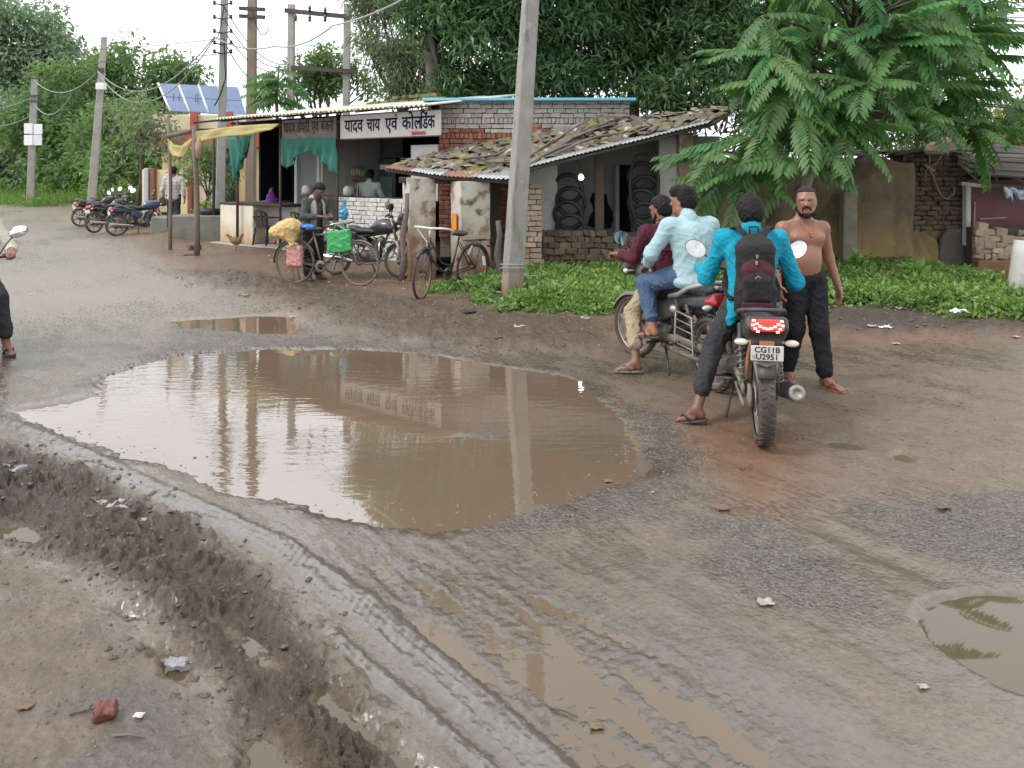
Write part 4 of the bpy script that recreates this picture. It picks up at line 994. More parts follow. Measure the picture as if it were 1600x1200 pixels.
# hanging tyres
m_rub = mat('tyre_rubber', (.018, .018, .019), (.028, .028, .03), 20, .6, bump=.15)
m_tread = m_rub
def tyre(label, c, ax, R, r, grp):
    mb = MB(); mb.torus(c, ax, R, r, 30, 8, ry=r * 1.25)
    for k in range(0): pass
    o = mb.build('tyre', m_rub); tag(o, label, 'tyre', grp)
for g_, (px, py0, n, dy, sz, lab) in enumerate(((890, 280, 4, 21, .25, 'left bundle'), (1006, 262, 4, 21, .25, 'right bundle'))):
    for k in range(n):
        Y = 13.86 - .055 * k if g_ else 13.84 - .05 * k
        tyre('black tyre hanging in the hut, %s, %s from the top' % (lab, ['first', 'second', 'third', 'fourth'][k]),
             PX(px + (k % 2) * 4 - 2, py0 + 14 + k * dy, Y - .1), (.40 - .1 * (k % 2), 1, .22), sz, .042, 'tyres hanging in the repair hut')
mb = MB(); P = [PX(x, y, 13.45) for x, y in ((1006, 239), (1018, 241), (1026, 252), (1029, 280), (1028, 310), (1020, 340), (1008, 350), (994, 344), (986, 320), (984, 290), (987, 260), (995, 244), (1006, 239))]
mb.tube(P, .028, 8, cap=False); tag(mb.build('cycle_tyre', m_rub), 'long limp cycle tyre looped around the right bundle of tyres', 'tyre')
# lit bulb
bl = thing('light_bulb', 'lit white bulb hanging on a cord from the tin eave', 'bulb', tuple(PX(908, 276, 13.0)))
c = PX(908, 277, 13.0)
mb = MB(); mb.lathe([(0, -.045), (.03, -.04), (.045, -.01), (.04, .02), (.018, .045), (.018, .05), (0, .05)], 14, c); mb.build('globe', mat('lit_globe', (.9, .92, 1), None, 3, .3, emit=((.85, .93, 1.0), 14)), bl)
mb = MB(); mb.cyl(c + Vector((0, 0, .05)), c + Vector((0, 0, .12)), .018, n=10); mb.build('socket', m_black, bl)
mb = MB(); mb.tube([c + Vector((0, 0, .12)), c + Vector((-.04, 0, .22)), c + Vector((-.09, -.05, .30)), c + Vector((-.11, -.2, .42))], .006, 5); mb.build('cord', m_black, bl)

# ---- old mud wall house on the right
ms_o = brick_meshes('brick', (.225, .13, .085), mat('old_mud_brick', (.15, .108, .072), (.10, .075, .054), 5, .95, bump=.7, bscale=20, rnd=.22, layers=[((.045, .042, .034), 4, .5, .7)]), 8, .016, .014, seed=29)
mw = thing('old_mud_house', 'old stained mud-plastered house wall behind the weeds', 'house', (5, 13.95, 0))
rr = random.Random(4); x0, x1 = PX(1082, 300, 13.95).x, PX(1412, 300, 13.95).x
G = []
for j in range(25):
    r = []
    for i in range(49):
        x = x0 + (x1 - x0) * i / 48; top = 2.02 + .06 * math.sin(x * 2.3) + .04 * math.sin(x * 7); z = -.05 + (top + .05) * j / 24
        y = 13.95 + float(.035 * fbm2(np.array([x * 1.5]), np.array([z * 1.5]), 4, 77)[0]) + .05 * max(0, .3 - z)
        r.append((x, y, z))
    G.append(r)
mb = MB(); mb.grid(G, thick=-.35); mb.build('plaster_wall', m_mudw, mw)
xb0, xb1 = x1 - .05, PX(1508, 300, 13.9).x
lay_bricks(mw, (xb0, 13.93, -.03), (1, 0, 0), (0, 1, 0), xb1 - xb0, 2.22, bl=.22, bh=.088, pick=lambda s, z: ms_o, seed=15, jn=.016, skip=lambda s, z: z < .55 + .25 * math.sin(s * 2.2) and s < 1.2)
w = MB(); w.box(((xb0 + xb1) / 2, 14.17, 1.06), (xb1 - xb0 - .02, .42, 2.14)); w.build('wall_core', m_mudw, mw)
w = MB(); G = []
for j in range(9):
    G.append([(xb0 - .02 + (1.3) * i / 16, 13.88 + .02 * math.sin(i * 1.7 + j), -.05 + (.62 + .2 * math.sin(i * .37 + .4) + .04 * math.sin(i * 2.9)) * j / 8) for i in range(17)])
w.grid(G, thick=-.05); w.build('plaster_skirt', m_mudw, mw)
w = MB()
w.prism([(xb1 - .55, 13.78, 0), (xb1 + .02, 13.78, 0), (xb1 + .02, 13.78, .78), (xb1 - .38, 13.78, .80), (xb1 - .5, 13.78, .6)], (0, .12, 0)); w.build('grey_plinth', mat('damp_cement', (.085, .08, .07), (.13, .115, .095), 4, .9, bump=.5), mw, .02)
# roof edge debris
m_slab = mat('roof_slab', (.075, .062, .052), (.13, .105, .085), 4, .9, bump=.6)
for i, x in enumerate(np.arange(x0 + .6, xb1 + .1, .30)):
    w = MB(); w.box((x + rr.uniform(-.05, .05), 14.0 + rr.uniform(-.05, .05), 2.14 + rr.uniform(0, .07)), (rr.uniform(.28, .5), rr.uniform(.5, .7), rr.uniform(.03, .07)), (rr.uniform(-.12, .12), rr.uniform(-.15, .15), rr.uniform(-.3, .3)), jit=.03)
    w.build('roof_slab', m_slab, mw, .01)
w = MB(); w.box((xb1 - .35, 14.0, 2.32), (.55, .5, .16), (.1, -.25, .2), .6, .05); w.build('roof_stone', mat('sandstone', (.30, .235, .17), (.2, .155, .115), 4, .9, bump=.5), mw, .02)
w = MB(); w.box(((x0 + xb1) / 2, 16.0, 2.0), (xb1 - x0, 3.6, .1), (.05, 0, 0)); w.build('roof_deck', m_slab, mw)
st = MB(); A, B = GP(1322, 432), PX(1327, 305, 13.35); A.y = B.y = 13.35; A.x = PX(1322, 432, 13.35).x; st.box(A.lerp(B, .5), (.24, .2, B.z + .1), (0, .02, 0))
tag(st.build('stub_post', mat('stub_concrete', (.24, .215, .165), (.17, .15, .115), 4, .9, bump=.4), None, .015), 'short square concrete post against the stained mud wall', 'post')
# knotted rope on the wall
def SPX(pts, Y): return [PX(x, y, Y) for x, y in pts]
rp = MB(); rp.tube(SPX([(1476, 226), (1470, 245), (1460, 258), (1448, 262), (1456, 270), (1463, 290), (1470, 305), (1480, 311), (1490, 303), (1492, 294), (1488, 292)], 13.74), .014, 6)
rp.tube(SPX([(1452, 240), (1453, 262), (1447, 266), (1446, 285)], 13.74), .012, 6); rp.tube(SPX([(1445, 258), (1453, 264), (1460, 268)], 13.73), .026, 6)
tag(rp.build('rope', mat('old_rope', (.30, .24, .18), (.2, .16, .12), 12, .9)), 'grey knotted rope hanging on the old house wall', 'rope')
# lean-to shed with a red shutter
sh = thing('lean_to_shed', 'plank-roofed lean-to shed with a dark red shutter at the right edge', 'shed', (8.9, 13.6, 0))
A, B = PX(1512, 300, 13.75), PX(1640, 395, 13.75)
w = MB(); w.box(((A.x + B.x) / 2, 13.8, 1.05), (B.x - A.x, .04, 1.25)); w.build('shutter', mat('red_shutter', (.115, .022, .024), (.08, .018, .02), 2.5, .55, layers=[((.20, .10, .09), 4, .66, .85, (2, 2, .3))]), sh)
for x, y, dx, dz in ((1552, 341, .48, .02), (1522, 352, .018, .85), (1536, 375, .015, .3)):
    w = MB(); w.box(PX(x, y, 13.74), (dx, .02, dz), (0, -.05 if dx > .3 else .03, 0)); w.build('shutter_strip', mat('pale_strip', (.42, .30, .26), None, 5, .7), sh)
w = MB(); w.box(PX(1510, 335, 13.7), (.09, .12, 1.1), jit=.015); w.build('white_jamb', m_plast, sh, .01)
for k in range(7):
    yy = 13.25 + .16 * k; zz = 1.72 + .09 * k; L = rr.uniform(2.6, 3.2)
    w = MB(); w.box((7.95 + L / 2 + rr.uniform(-.06, .06), yy, zz - .0), (L, .17, .035), (rr.uniform(.3, .5), .045 + rr.uniform(-.02, .02), rr.uniform(-.02, .02)), jit=.008)
    w.build('roof_plank', mat('old_plank', (.13, .115, .10), (.065, .058, .05), 4, .9, bump=.6, stretch=(.15, 1, 1), rnd=.3), sh, .004)
for P, r in ((SPX([(1496, 254), (1525, 280), (1550, 297)], 13.3), .022), (SPX([(1527, 245), (1524, 276)], 13.25), .02), (SPX([(1536, 248), (1552, 262), (1557, 282)], 13.25), .018), (SPX([(1500, 248), (1560, 268), (1640, 300)], 13.35), .03)):
    MB().tube(P, r, 6).build('roof_stick', m_wood, sh)
w = MB(); w.box(PX(1520, 289, 13.15), (.42, .06, .06), (0, .12, 0)); w.build('eave_board', mat('grey_board', (.34, .32, .28), (.2, .19, .17), 6, .9, stretch=(.2, 1, 1)), sh, .004)
w = MB(); w.box(PX(1570, 292, 13.15), (1.6, .05, .07), (0, .07, 0)); w.build('eave_board', m_dark, sh, .004)
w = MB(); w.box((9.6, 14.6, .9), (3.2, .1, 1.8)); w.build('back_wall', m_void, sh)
bt_ = Blob(.02)
for k in range(14): bt_.cone(PX(1570 + k * 4, 297 + rr.uniform(-3, 6), 13.05), PX(1576 + k * 4 + rr.uniform(-3, 3), 305 + rr.uniform(-4, 8), 13.05), .03, .02, .03)
o = bt_.build('plastic_bundle', mat('blue_white_plastic', (.10, .17, .30), (.45, .47, .48), 9, .35), None, wrinkle(.02, 12)); tag(o, 'crumpled blue and white plastic tucked under the shed eave', 'plastic')
ms_s = brick_meshes('brick', (.225, .14, .10), m_paleb, 7, .022, .016, seed=19)
rw = thing('rubble_wall', 'dry-laid pale brick and stone wall under the red shutter', 'wall', (8.6, 13.4, 0))
a = PX(1520, 380, 13.45); lay_bricks(rw, (a.x, 13.45, .28), (1, 0, 0), (0, 1, 0), 1.25, .62, bl=.2, bh=.105, pick=lambda s, z: ms_s, seed=31, jn=.03, jz=.015, skip=lambda s, z: z > .52 + .08 * math.sin(s * 7))
w = MB(); w.box((a.x + .6, 13.55, .42), (1.22, .16, .84)); w.build('mortar_core', m_mortd, rw)
w = MB(); w.box((a.x + .62, 13.43, .12), (1.24, .2, .34), jit=.03); w.build('clay_base', mat('red_clay', (.25, .13, .07), (.17, .095, .055), 5, .95, bump=.7), rw, .02)
wp = MB(); A = GP(1606, 480); wp.tube([A - Vector((0, 0, .1)), A + Vector((0, 0, .3)), A + Vector((.02, 0, .7)), A + Vector((.04, 0, .88))], [.25, .23, .20, .19], 12)
tag(wp.build('white_post', m_plast), 'stout whitewashed post at the right edge beside the rubble wall', 'post')

# ---- yellow house, compound wall and solar panels far left
yh = thing('yellow_house', 'yellow house with red oxide bands behind the shop', 'house', (-10, 28, 0))
x0, x1 = PX(253, 200, 27).x, PX(400, 200, 27).x; zt = PX(0, 178, 27).z
w = MB(); w.box(((x0 + x1) / 2, 29.5, (zt - .5) / 2), (x1 - x0, 5, zt - .5)); w.build('wall', m_yel, yh)
w = MB(); w.box(((x0 + x1) / 2, 29.4, zt - .95), (x1 - x0 + .5, 5.5, .5)); w.build('red_band', m_redp, yh, .02)
w = MB(); w.box(((x0 + x1) / 2, 29.4, zt - .35), (x1 - x0 + .4, 5.4, .6)); w.build('parapet', mat('cream_wall', (.66, .58, .40), (.58, .5, .34), 2, .8), yh, .02)
for px in (303, 358):
    w = MB(); w.box((PX(px, 0, 26.6).x, 26.62, zt - .35), (.24, .1, .8)); w.build('red_pilaster', m_redp, yh)
for px in (277, 303, 306, 268):
    w = MB(); w.cyl((PX(px, 0, 27.3).x, 27.4, zt - .1), (PX(px, 0, 27.3).x + .03, 27.4, zt + .75), .015, n=5); w.build('rebar', m_iron, yh)
w = MB(); w.box((PX(345, 0, 26.9).x, 26.97, 1.7), (1.0, .06, 1.9)); w.build('window', m_glass, yh)
cw = thing('compound_wall', 'yellow compound wall with red-brown piers behind the plaid-shirted man', 'wall', (-12, 24.5, 0))
x0, x1 = PX(222, 300, 24.5).x, PX(345, 300, 24.5).x
w = MB(); w.box(((x0 + x1) / 2, 24.6, .95), (x1 - x0, .2, 1.9)); w.build('panel', mat('pale_yellow_wall', (.74, .60, .30), (.70, .62, .45), 1.5, .8), cw)  # the compound wall's own paler yellow
for px in (229, 239, 297, 330):
    w = MB(); w.box((PX(px, 0, 24.4).x, 24.5, .97), (.15, .3, 1.96)); w.build('pier', mat('brown_pier', (.26, .10, .06), None, 3, .8) if px not in (330, 229) else m_plast, cw, .02)
sp = thing('solar_panel_array', 'row of blue-grey solar panels tilted on the yellow house roof', 'solar panel', tuple(PX(318, 180, 27.6)))
TL, TR, BL, BR = PX(247, 130, 28.2), PX(373, 136, 28.2), PX(266, 173, 26.9), PX(386, 180, 26.9)
m_pv = mat('solar_glass', (.10, .145, .25), (.13, .18, .29), 1.5, .18, .05, layers=[]); m_al = mat('aluminium', (.62, .64, .66), None, 4, .4, metal=.6)
for k in range(4):
    for r_ in range(2):
        f0, f1 = k / 4 + .008, (k + 1) / 4 - .008; t0, t1 = (0, .49) if r_ == 0 else (.51, 1)
        q = lambda f, t: TL.lerp(TR, f).lerp(BL.lerp(BR, f), t)
        w = MB(); w.prism([q(f0, t0), q(f1, t0), q(f1, t1), q(f0, t1)], (0, .03, -.03)); w.build('panel', m_pv, sp)
for k in range(5):
    f = k / 4; w = MB(); w.cyl(TL.lerp(TR, f), BL.lerp(BR, f), .045, n=5); w.build('rail', m_al, sp)
for f in (.06, .5, .94):
    a = TL.lerp(TR, f) + Vector((0, .1, -.05)); w = MB(); w.cyl((a.x, a.y, zt - .6), a, .04, n=6); w.build('support_leg', m_iron, sp)
# water trough and broken masonry by the plaid-shirted man
tr = thing('water_trough', 'low cement water trough with a tub on it behind the wooden poles', 'trough', (-8.2, 19.6, 0))
g = GP(322, 372); w = MB(); w.box((PX(322, 0, 19.6).x, 19.8, .36), (1.75, .8, .72)); w.build('basin', mat('mossy_cement', (.20, .19, .165), (.11, .11, .095), 3, .9, bump=.5), tr, .03)
w = MB(); w.lathe([(0, 0), (.24, 0), (.3, .16), (.27, .16), (.22, .03), (0, .03)], 18, (PX(325, 0, 19.6).x, 19.75, .72)); tag(w.build('plastic_tub', m_black), 'black plastic tub standing on the cement trough', 'tub')
w = MB(); gx = PX(245, 0, 20.4).x; w.prism([(gx - .35, 20.7, 0), (gx + .9, 20.7, 0), (gx + 1.0, 20.7, .55), (gx - .3, 20.7, .62)], (0, .5, 0)); tag(w.build('cement_block', mat('green_cement', (.20, .215, .175), (.13, .135, .11), 3, .9, bump=.5), None, .03), 'grey-green cement block beside the parked motorbike front wheel', 'block')
for k, (px, py) in enumerate(((294, 402), (303, 396), (286, 405), (300, 404))):
    o = link('loose_brick', ms_d[k % len(ms_d)], None, GP(px, py) + Vector((0, 0, .06 + .09 * (k == 1))), (0, 0, k * .7), (1.2, 1.3, 1.2))
    tag(o, ['dark brick at the foot of the crooked pole, nearest the pole', 'dark brick stacked on top at the foot of the crooked pole', 'dark brick lying farthest left of the crooked pole foot', 'dark brick lying in front at the crooked pole foot'][k], 'brick', 'bricks at the crooked pole')
# ---------------------------------------------------------------- trees, weeds
def leaf_cloud(C, n, rad, size, elong=.42, droop=.35, seed=0, flat=.8, whorl=False):
    """n leaves round each centre of C (k,3): folded lozenge blades, two triangles each half"""
    r = np.random.RandomState(seed); C = np.repeat(np.asarray(C, float), n, 0); N = len(C)
    d = r.randn(N, 3); d /= np.linalg.norm(d, axis=1)[:, None]
    rad = np.repeat(np.broadcast_to(np.asarray(rad, float), (N // n,)), n)
    if whorl: base = C; ax = d.copy(); ax[:, 2] = ax[:, 2] * .5 - .05
    else: base = C + d * (rad * r.rand(N) ** .45)[:, None] * np.array([1, 1, flat]); ax = r.randn(N, 3) * .8 + d * .7
    ax[:, 2] -= droop; ax /= np.linalg.norm(ax, axis=1)[:, None]
    up = r.randn(N, 3) * .45 + np.array([0, 0, 1.0]); si = np.cross(ax, up); si /= np.linalg.norm(si, axis=1)[:, None] + 1e-9
    nu = np.cross(si, ax); L = (size * r.uniform(.65, 1.25, N))[:, None]; w = L * elong * .5
    p0 = base; p2 = base + ax * L - nu * L * .12; pl = base + ax * L * .45 + si * w + nu * L * .05; pr = base + ax * L * .45 - si * w + nu * L * .05
    Vt = np.stack([p0, pl, p2, pr], 1).reshape(-1, 3); i = np.arange(N) * 4
    Fc = np.concatenate([np.stack([i, i + 2, i + 1], 1), np.stack([i, i + 3, i + 2], 1)])
    t = np.clip(np.repeat(r.beta(2, 2, N // n), n) * .65 + r.rand(N) * .5 - .08, 0, 1)
    return Vt, Fc, np.repeat(t, 4)
def crown_pts(ells, spacing, seed, shell=.45):
    r = np.random.RandomState(seed); out = []
    for c, rad in ells:
        c = np.array(c); rad = np.array(rad); vol = 4.19 * rad.prod(); n = int(vol / spacing ** 3 * 1.0)
        d = r.randn(n, 3); d /= np.linalg.norm(d, axis=1)[:, None]; q = d * (shell + (1 - shell) * r.rand(n)[:, None] ** .6)
        P = c + q * rad; k = noise3(P / (spacing * 3.2), seed) > -.16; out.append(P[k])
    return np.concatenate(out)
def tree(name, label, base, ells, lm, wm, spacing, n, rad, size, trunk_r, seed, elong=.42, droop=.35, group=None, fork=None, shell=.45, whorl=False, limbs=9):
    t = thing(name, label, 'tree', tuple(base), group); rs = random.Random(seed)
    P = crown_pts(ells, spacing, seed, shell); Vt, Fc, ti = leaf_cloud(P, n, rad, size, elong, droop, seed, whorl=whorl)
    link('crown', np_mesh('crown', Vt, Fc, [lm], None, False, ti), t)
    mb = MB(); b = Vector(base); ctr = sum((Vector(c) for c, _ in ells), Vector()) / len(ells)
    fk = Vector(fork) if fork else b.lerp(ctr, .55); mid = b.lerp(fk, .5) + Vector((rs.uniform(-.15, .15), 0, 0))
    mb.tube([b - Vector((0, 0, .2)), mid, fk], [trunk_r, trunk_r * .8, trunk_r * .65], 9)
    for k in range(limbs):
        e = Vector(P[rs.randrange(len(P))]); m_ = fk.lerp(e, .5) + Vector((rs.uniform(-.3, .3), rs.uniform(-.3, .3), rs.uniform(-.1, .4)))
        mb.tube([fk - Vector((0, 0, .1)), fk.lerp(m_, .5), m_, e], [trunk_r * .5, trunk_r * .4, trunk_r * .28, trunk_r * .08], 6)
    mb.build('trunk', wm, t); return t
def E(px, py, Y, rx, ry, dep=None):
    k = Y / F; return (tuple(PX(px, py, Y)), (rx * k, dep if dep else rx * k * .8, ry * k))
bark = mat('bark', (.12, .095, .075), (.06, .05, .042), 5, .95, bump=.8, bscale=14)
barkp = mat('pale_bark', (.32, .28, .23), (.2, .17, .14), 5, .9, bump=.5)
lf_dark = leaf_mat('mango_leaf', (.040, .095, .038), (.12, .21, .078), .38, .25)
lf_neem = leaf_mat('neem_leaf', (.085, .165, .065), (.19, .29, .11), .5, .4)
lf_far = leaf_mat('hazed_far_leaf', (.14, .22, .15), (.27, .36, .22), .6, .3)  # distance haze and pale light put into the leaf colours
lf_grey = leaf_mat('greygreen_leaf', (.12, .165, .10), (.26, .31, .19), .6, .3)
lf_frond = leaf_mat('frond_leaf', (.050, .150, .048), (.135, .305, .090), .45, .38, .30)
lf_weed = leaf_mat('weed_leaf', (.075, .165, .035), (.23, .35, .085), .5, .3)
lf_moss = leaf_mat('yellow_leaf', (.14, .19, .03), (.26, .28, .05), .6, .3)

tree('mango_tree', 'tall dark leafy tree rising behind the brick building, left of the paired dark trees', (PX(700, 200, 19.5).x, 19.5, 0),
     [E(770, 55, 19.5, 115, 115), E(700, 0, 19.5, 90, 70), E(860, 0, 19.5, 105, 90), E(800, -110, 19.5, 170, 90), E(690, 120, 19, 45, 40)], lf_dark, bark, .42, 50, .50, .27, .30, 41, .30, .15, fork=PX(672, 20, 19.5), whorl=False)
tree('mango_tree', 'tall dark leafy tree rising behind the tiled hut, right of the paired dark trees', (PX(985, 250, 20.5).x, 20.5, 0),
     [E(960, 40, 20.5, 95, 90), E(1080, 60, 20, 95, 110), E(1030, -60, 20.5, 170, 100), E(880, 120, 19.6, 75, 45), E(1060, 140, 19, 80, 45)], lf_dark, barkp, .42, 50, .50, .27, .22, 42, .30, .15, fork=PX(990, 60, 20.5))
tree('broadleaf_tree', 'dark broadleaf tree filling the background behind the old mud house', (PX(1290, 250, 21).x, 21, 0),
     [E(1200, 90, 21, 110, 100), E(1330, 40, 21, 130, 120), E(1450, 100, 22, 100, 100), E(1280, 170, 20, 110, 45), E(1160, 185, 18.5, 80, 50), E(1390, 195, 18.5, 110, 45)], lf_dark, bark, .5, 46, .6, .25, .25, 43, .34, .2)
tree('bamboo_clump', 'grey-green drooping bamboo-like tree behind the shop roof', (PX(640, 250, 22).x, 22, 0),
     [E(612, 60, 22, 50, 95), E(650, 110, 22, 55, 60), E(590, 0, 22.5, 45, 60), E(640, -40, 22, 60, 60)], lf_grey, bark, .34, 46, .42, .24, .10, 44, .16, .95, limbs=16)
tree('young_tree', 'bright green leafy tree behind the twin concrete pole frame', (PX(510, 250, 27).x, 27, 0),
     [E(510, 100, 27, 40, 35), E(480, 135, 27, 42, 30), E(545, 140, 27, 45, 35), E(440, 150, 26, 25, 22)], lf_neem, bark, .38, 40, .45, .22, .14, 45)
G_ = 'roadside trees on the far left'
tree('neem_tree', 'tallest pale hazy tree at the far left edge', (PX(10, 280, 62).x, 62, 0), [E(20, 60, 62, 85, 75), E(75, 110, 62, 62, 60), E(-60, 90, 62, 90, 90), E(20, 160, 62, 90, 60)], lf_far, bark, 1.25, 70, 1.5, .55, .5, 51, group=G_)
tree('neem_tree', 'rounded green tree behind the leaning pole with the meter box', (PX(215, 280, 48).x, 48, 0), [E(215, 130, 48, 75, 65), E(270, 150, 48, 60, 55), E(165, 160, 48, 60, 55), E(230, 210, 48, 100, 60)], lf_neem, bark, .95, 80, 1.1, .42, .4, 52, group=G_)
tree('neem_tree', 'spreading green tree between the two far concrete poles', (PX(110, 280, 44).x, 44, 0), [E(105, 160, 44, 60, 60), E(70, 215, 44, 70, 55), E(140, 220, 44, 75, 60), E(110, 260, 42, 80, 28)], lf_neem, bark, .9, 80, 1.05, .40, .35, 53, group=G_)
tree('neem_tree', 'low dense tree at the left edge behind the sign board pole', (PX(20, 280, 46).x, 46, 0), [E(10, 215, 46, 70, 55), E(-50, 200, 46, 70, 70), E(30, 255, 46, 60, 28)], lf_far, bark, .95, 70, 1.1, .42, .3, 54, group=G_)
tree('neem_tree', 'dark green tree just left of the yellow house', (PX(262, 280, 36).x, 36, 0), [E(190, 215, 37, 65, 60), E(262, 215, 36, 42, 55), E(205, 260, 35, 60, 28)], lf_neem, bark, .7, 80, .8, .32, .25, 55, group=G_)
tree('small_tree', 'small sparse grey-leaved tree behind the parked motorbikes', tuple(GP(208, 352)), [E(190, 180, 25.5, 28, 24), E(235, 205, 25, 38, 35), E(200, 235, 25.5, 22, 20), E(268, 235, 24.6, 25, 40), E(215, 160, 25.5, 24, 24)], lf_grey, bark, .36, 26, .42, .16, .10, 56, .45, .2, fork=PX(222, 215, 25.5), shell=.2)
tree('guava_bush', 'leafy green bush between the wooden poles and the shop', (PX(322, 330, 22.5).x, 22.5, 0), [E(305, 262, 22.5, 30, 26), E(330, 240, 22.5, 28, 20), E(350, 270, 22.8, 22, 22)], lf_neem, bark, .26, 34, .3, .14, .06, 57)
tree('shrub', 'light green shrub behind the water trough', (PX(325, 340, 21.5).x, 21.5, 0), [E(325, 325, 21.5, 24, 18), E(340, 310, 21.6, 14, 18)], lf_weed, bark, .2, 30, .22, .10, .03, 58)
for k, (px, py, Y, rx, ry, lb) in enumerate(((165, 300, 33, 30, 14, 'low shrub at the foot of the leaning far pole'), (95, 292, 40, 34, 12, 'low shrub along the far verge beneath the trees'), (242, 308, 30, 18, 14, 'low shrub by the compound wall pier'), (20, 292, 44, 40, 8, 'low shrub at the far left verge'))):
    tree('shrub', lb, (PX(px, py, Y).x, Y, 0), [E(px, py, Y, rx, ry), E(px - rx * .6, py + 4, Y, rx * .6, ry * .7)], lf_weed, bark, .4, 30, .42, .22, .04, 60 + k, group='shrubs along the far verge')
tree('fern_tree', 'yellow-green feathery tree behind the shed at the right edge', (PX(1570, 280, 17).x, 17, 0), [E(1560, 190, 17, 45, 35), E(1610, 215, 16.5, 45, 40), E(1640, 150, 17, 50, 50), E(1520, 225, 16, 35, 25)], lf_moss, bark, .3, 40, .36, .13, .08, 64, .3, .5)
tree('broadleaf_tree', 'mid green tree far behind the shed and frond tree', (PX(1600, 280, 26).x, 26, 0), [E(1560, 230, 26, 80, 45), E(1680, 190, 26, 90, 90), E(1470, 215, 24, 70, 50)], lf_neem, bark, .55, 50, .65, .28, .2, 65)

# frond tree: long pinnate leaves, each one a part
def frond_mesh(seed, L=.95, pairs=11, ll=.21):
    r = random.Random(seed); vs = []; fs = []; ti = []
    bend = r.uniform(.16, .38); tw = r.uniform(-.25, .25)
    def rach(t): return Vector((L * t, tw * .25 * math.sin(t * 2) * L, -bend * L * t * t))
    for i in range(6):
        a, b = rach(i / 6), rach((i + 1) / 6); k = len(vs); w = .007 * (1 - i / 7)
        vs += [a + Vector((0, w, 0)), a - Vector((0, w, 0)), b - Vector((0, w * .8, 0)), b + Vector((0, w * .8, 0)), a + Vector((0, 0, w)), b + Vector((0, 0, w))]; fs += [(k, k + 1, k + 2, k + 3), (k, k + 3, k + 5, k + 4), (k + 1, k + 4, k + 5, k + 2)]; ti += [.95] * 6
    for p in range(pairs):
        t = .14 + .84 * p / (pairs - 1); o = rach(t); d = (rach(min(1, t + .03)) - rach(t - .03)).normalized()
        for s in (-1, 1):
            sw = .55 + .35 * t; l = ll * (.72 + .5 * math.sin(math.pi * min(1, t * .9 + .08))) * r.uniform(.85, 1.1)
            ax = (d * sw + Vector((0, s, 0)) * (1.1 - .35 * t) + Vector((0, 0, -.18 - r.uniform(0, .22)))).normalized()
            si = ax.cross(Vector((0, 0, 1))).normalized(); nu = si.cross(ax); w = l * .165; k = len(vs)
            tip = o + ax * l - Vector((0, 0, l * .22)); mid = o + ax * l * .5 - nu * l * .02
            vs += [o, o + ax * l * .35 + si * w + nu * .006, mid + si * w * .95 - Vector((0, 0, .012)) + ax * l * .15, tip, mid - si * w * .95 - Vector((0, 0, .012)) + ax * l * .15, o + ax * l * .35 - si * w + nu * .006, mid - nu * l * .06]
            fs += [(k, k + 6, k + 2, k + 1), (k + 6, k + 3, k + 2), (k, k + 5, k + 4, k + 6), (k + 6, k + 4, k + 3)]; ti += [min(1, max(0, r.gauss(.42, .2)))] * 7
    return np_mesh('frond', np.array([tuple(v) for v in vs]), fs, [lf_frond], None, False, ti)
FM = [frond_mesh(i) for i in range(8)]
ft = thing('frond_tree', 'bright green tree with long feather-like leaves overhanging the mud house and hut', 'tree', tuple(PX(1215, 430, 13.0) * 1.0)); rs = random.Random(99)
axis = PX(1320, 130, 12.7); root = Vector((PX(1235, 300, 13.1).x, 13.1, 0))
outl = [(1200, 40), (1215, -70), (1300, -110), (1460, -110), (1570, -70), (1520, 50), (1505, 110), (1590, 150), (1610, 205), (1480, 175), (1400, 168), (1350, 180), (1285, 215), (1190, 245), (1125, 262), (1110, 232), (1190, 195), (1215, 140), (1195, 95)]
op = np.array(outl, float); tips = []
while len(tips) < 64:
    px, py = rs.uniform(1075, 1625), rs.uniform(-110, 310)
    if poly_sd(op, np.array([px]), np.array([py]))[0] < -6: tips.append(PX(px, py, rs.uniform(11.4, 13.4) if px < 1480 else rs.uniform(12.2, 14.2)))
tips += [PX(*q) for q in ((1560, 185, 12.6), (1515, 195, 12.2), (1455, 185, 12.0), (1610, 170, 12.8), (1400, 180, 11.8), (1205, 60, 12.2), (1500, 40, 12.5), (1520, 90, 12.6), (1480, 130, 12.4), (1530, 10, 12.8), (1575, 165, 12.7), (1115, 245, 11.6), (1135, 275, 11.7), (1180, 262, 11.3), (1240, 250, 11.2), (1290, 225, 11.3), (1325, 200, 11.2), (1195, 205, 11.4), (1190, 25, 12), (1180, 85, 12.2), (1250, 180, 11.2), (1210, 120, 11.3), (1350, 130, 11.2))]
tr_ = MB(); hub = PX(1290, 190, 12.9); tr_.tube([root - Vector((0, 0, .1)), root.lerp(hub, .5) + Vector((-.1, 0, 0)), hub, PX(1330, 60, 12.8), PX(1370, -80, 12.9)], [.11, .09, .075, .05, .03], 8)
tr_.build('trunk', barkp, ft)
nf = 0; extra = []
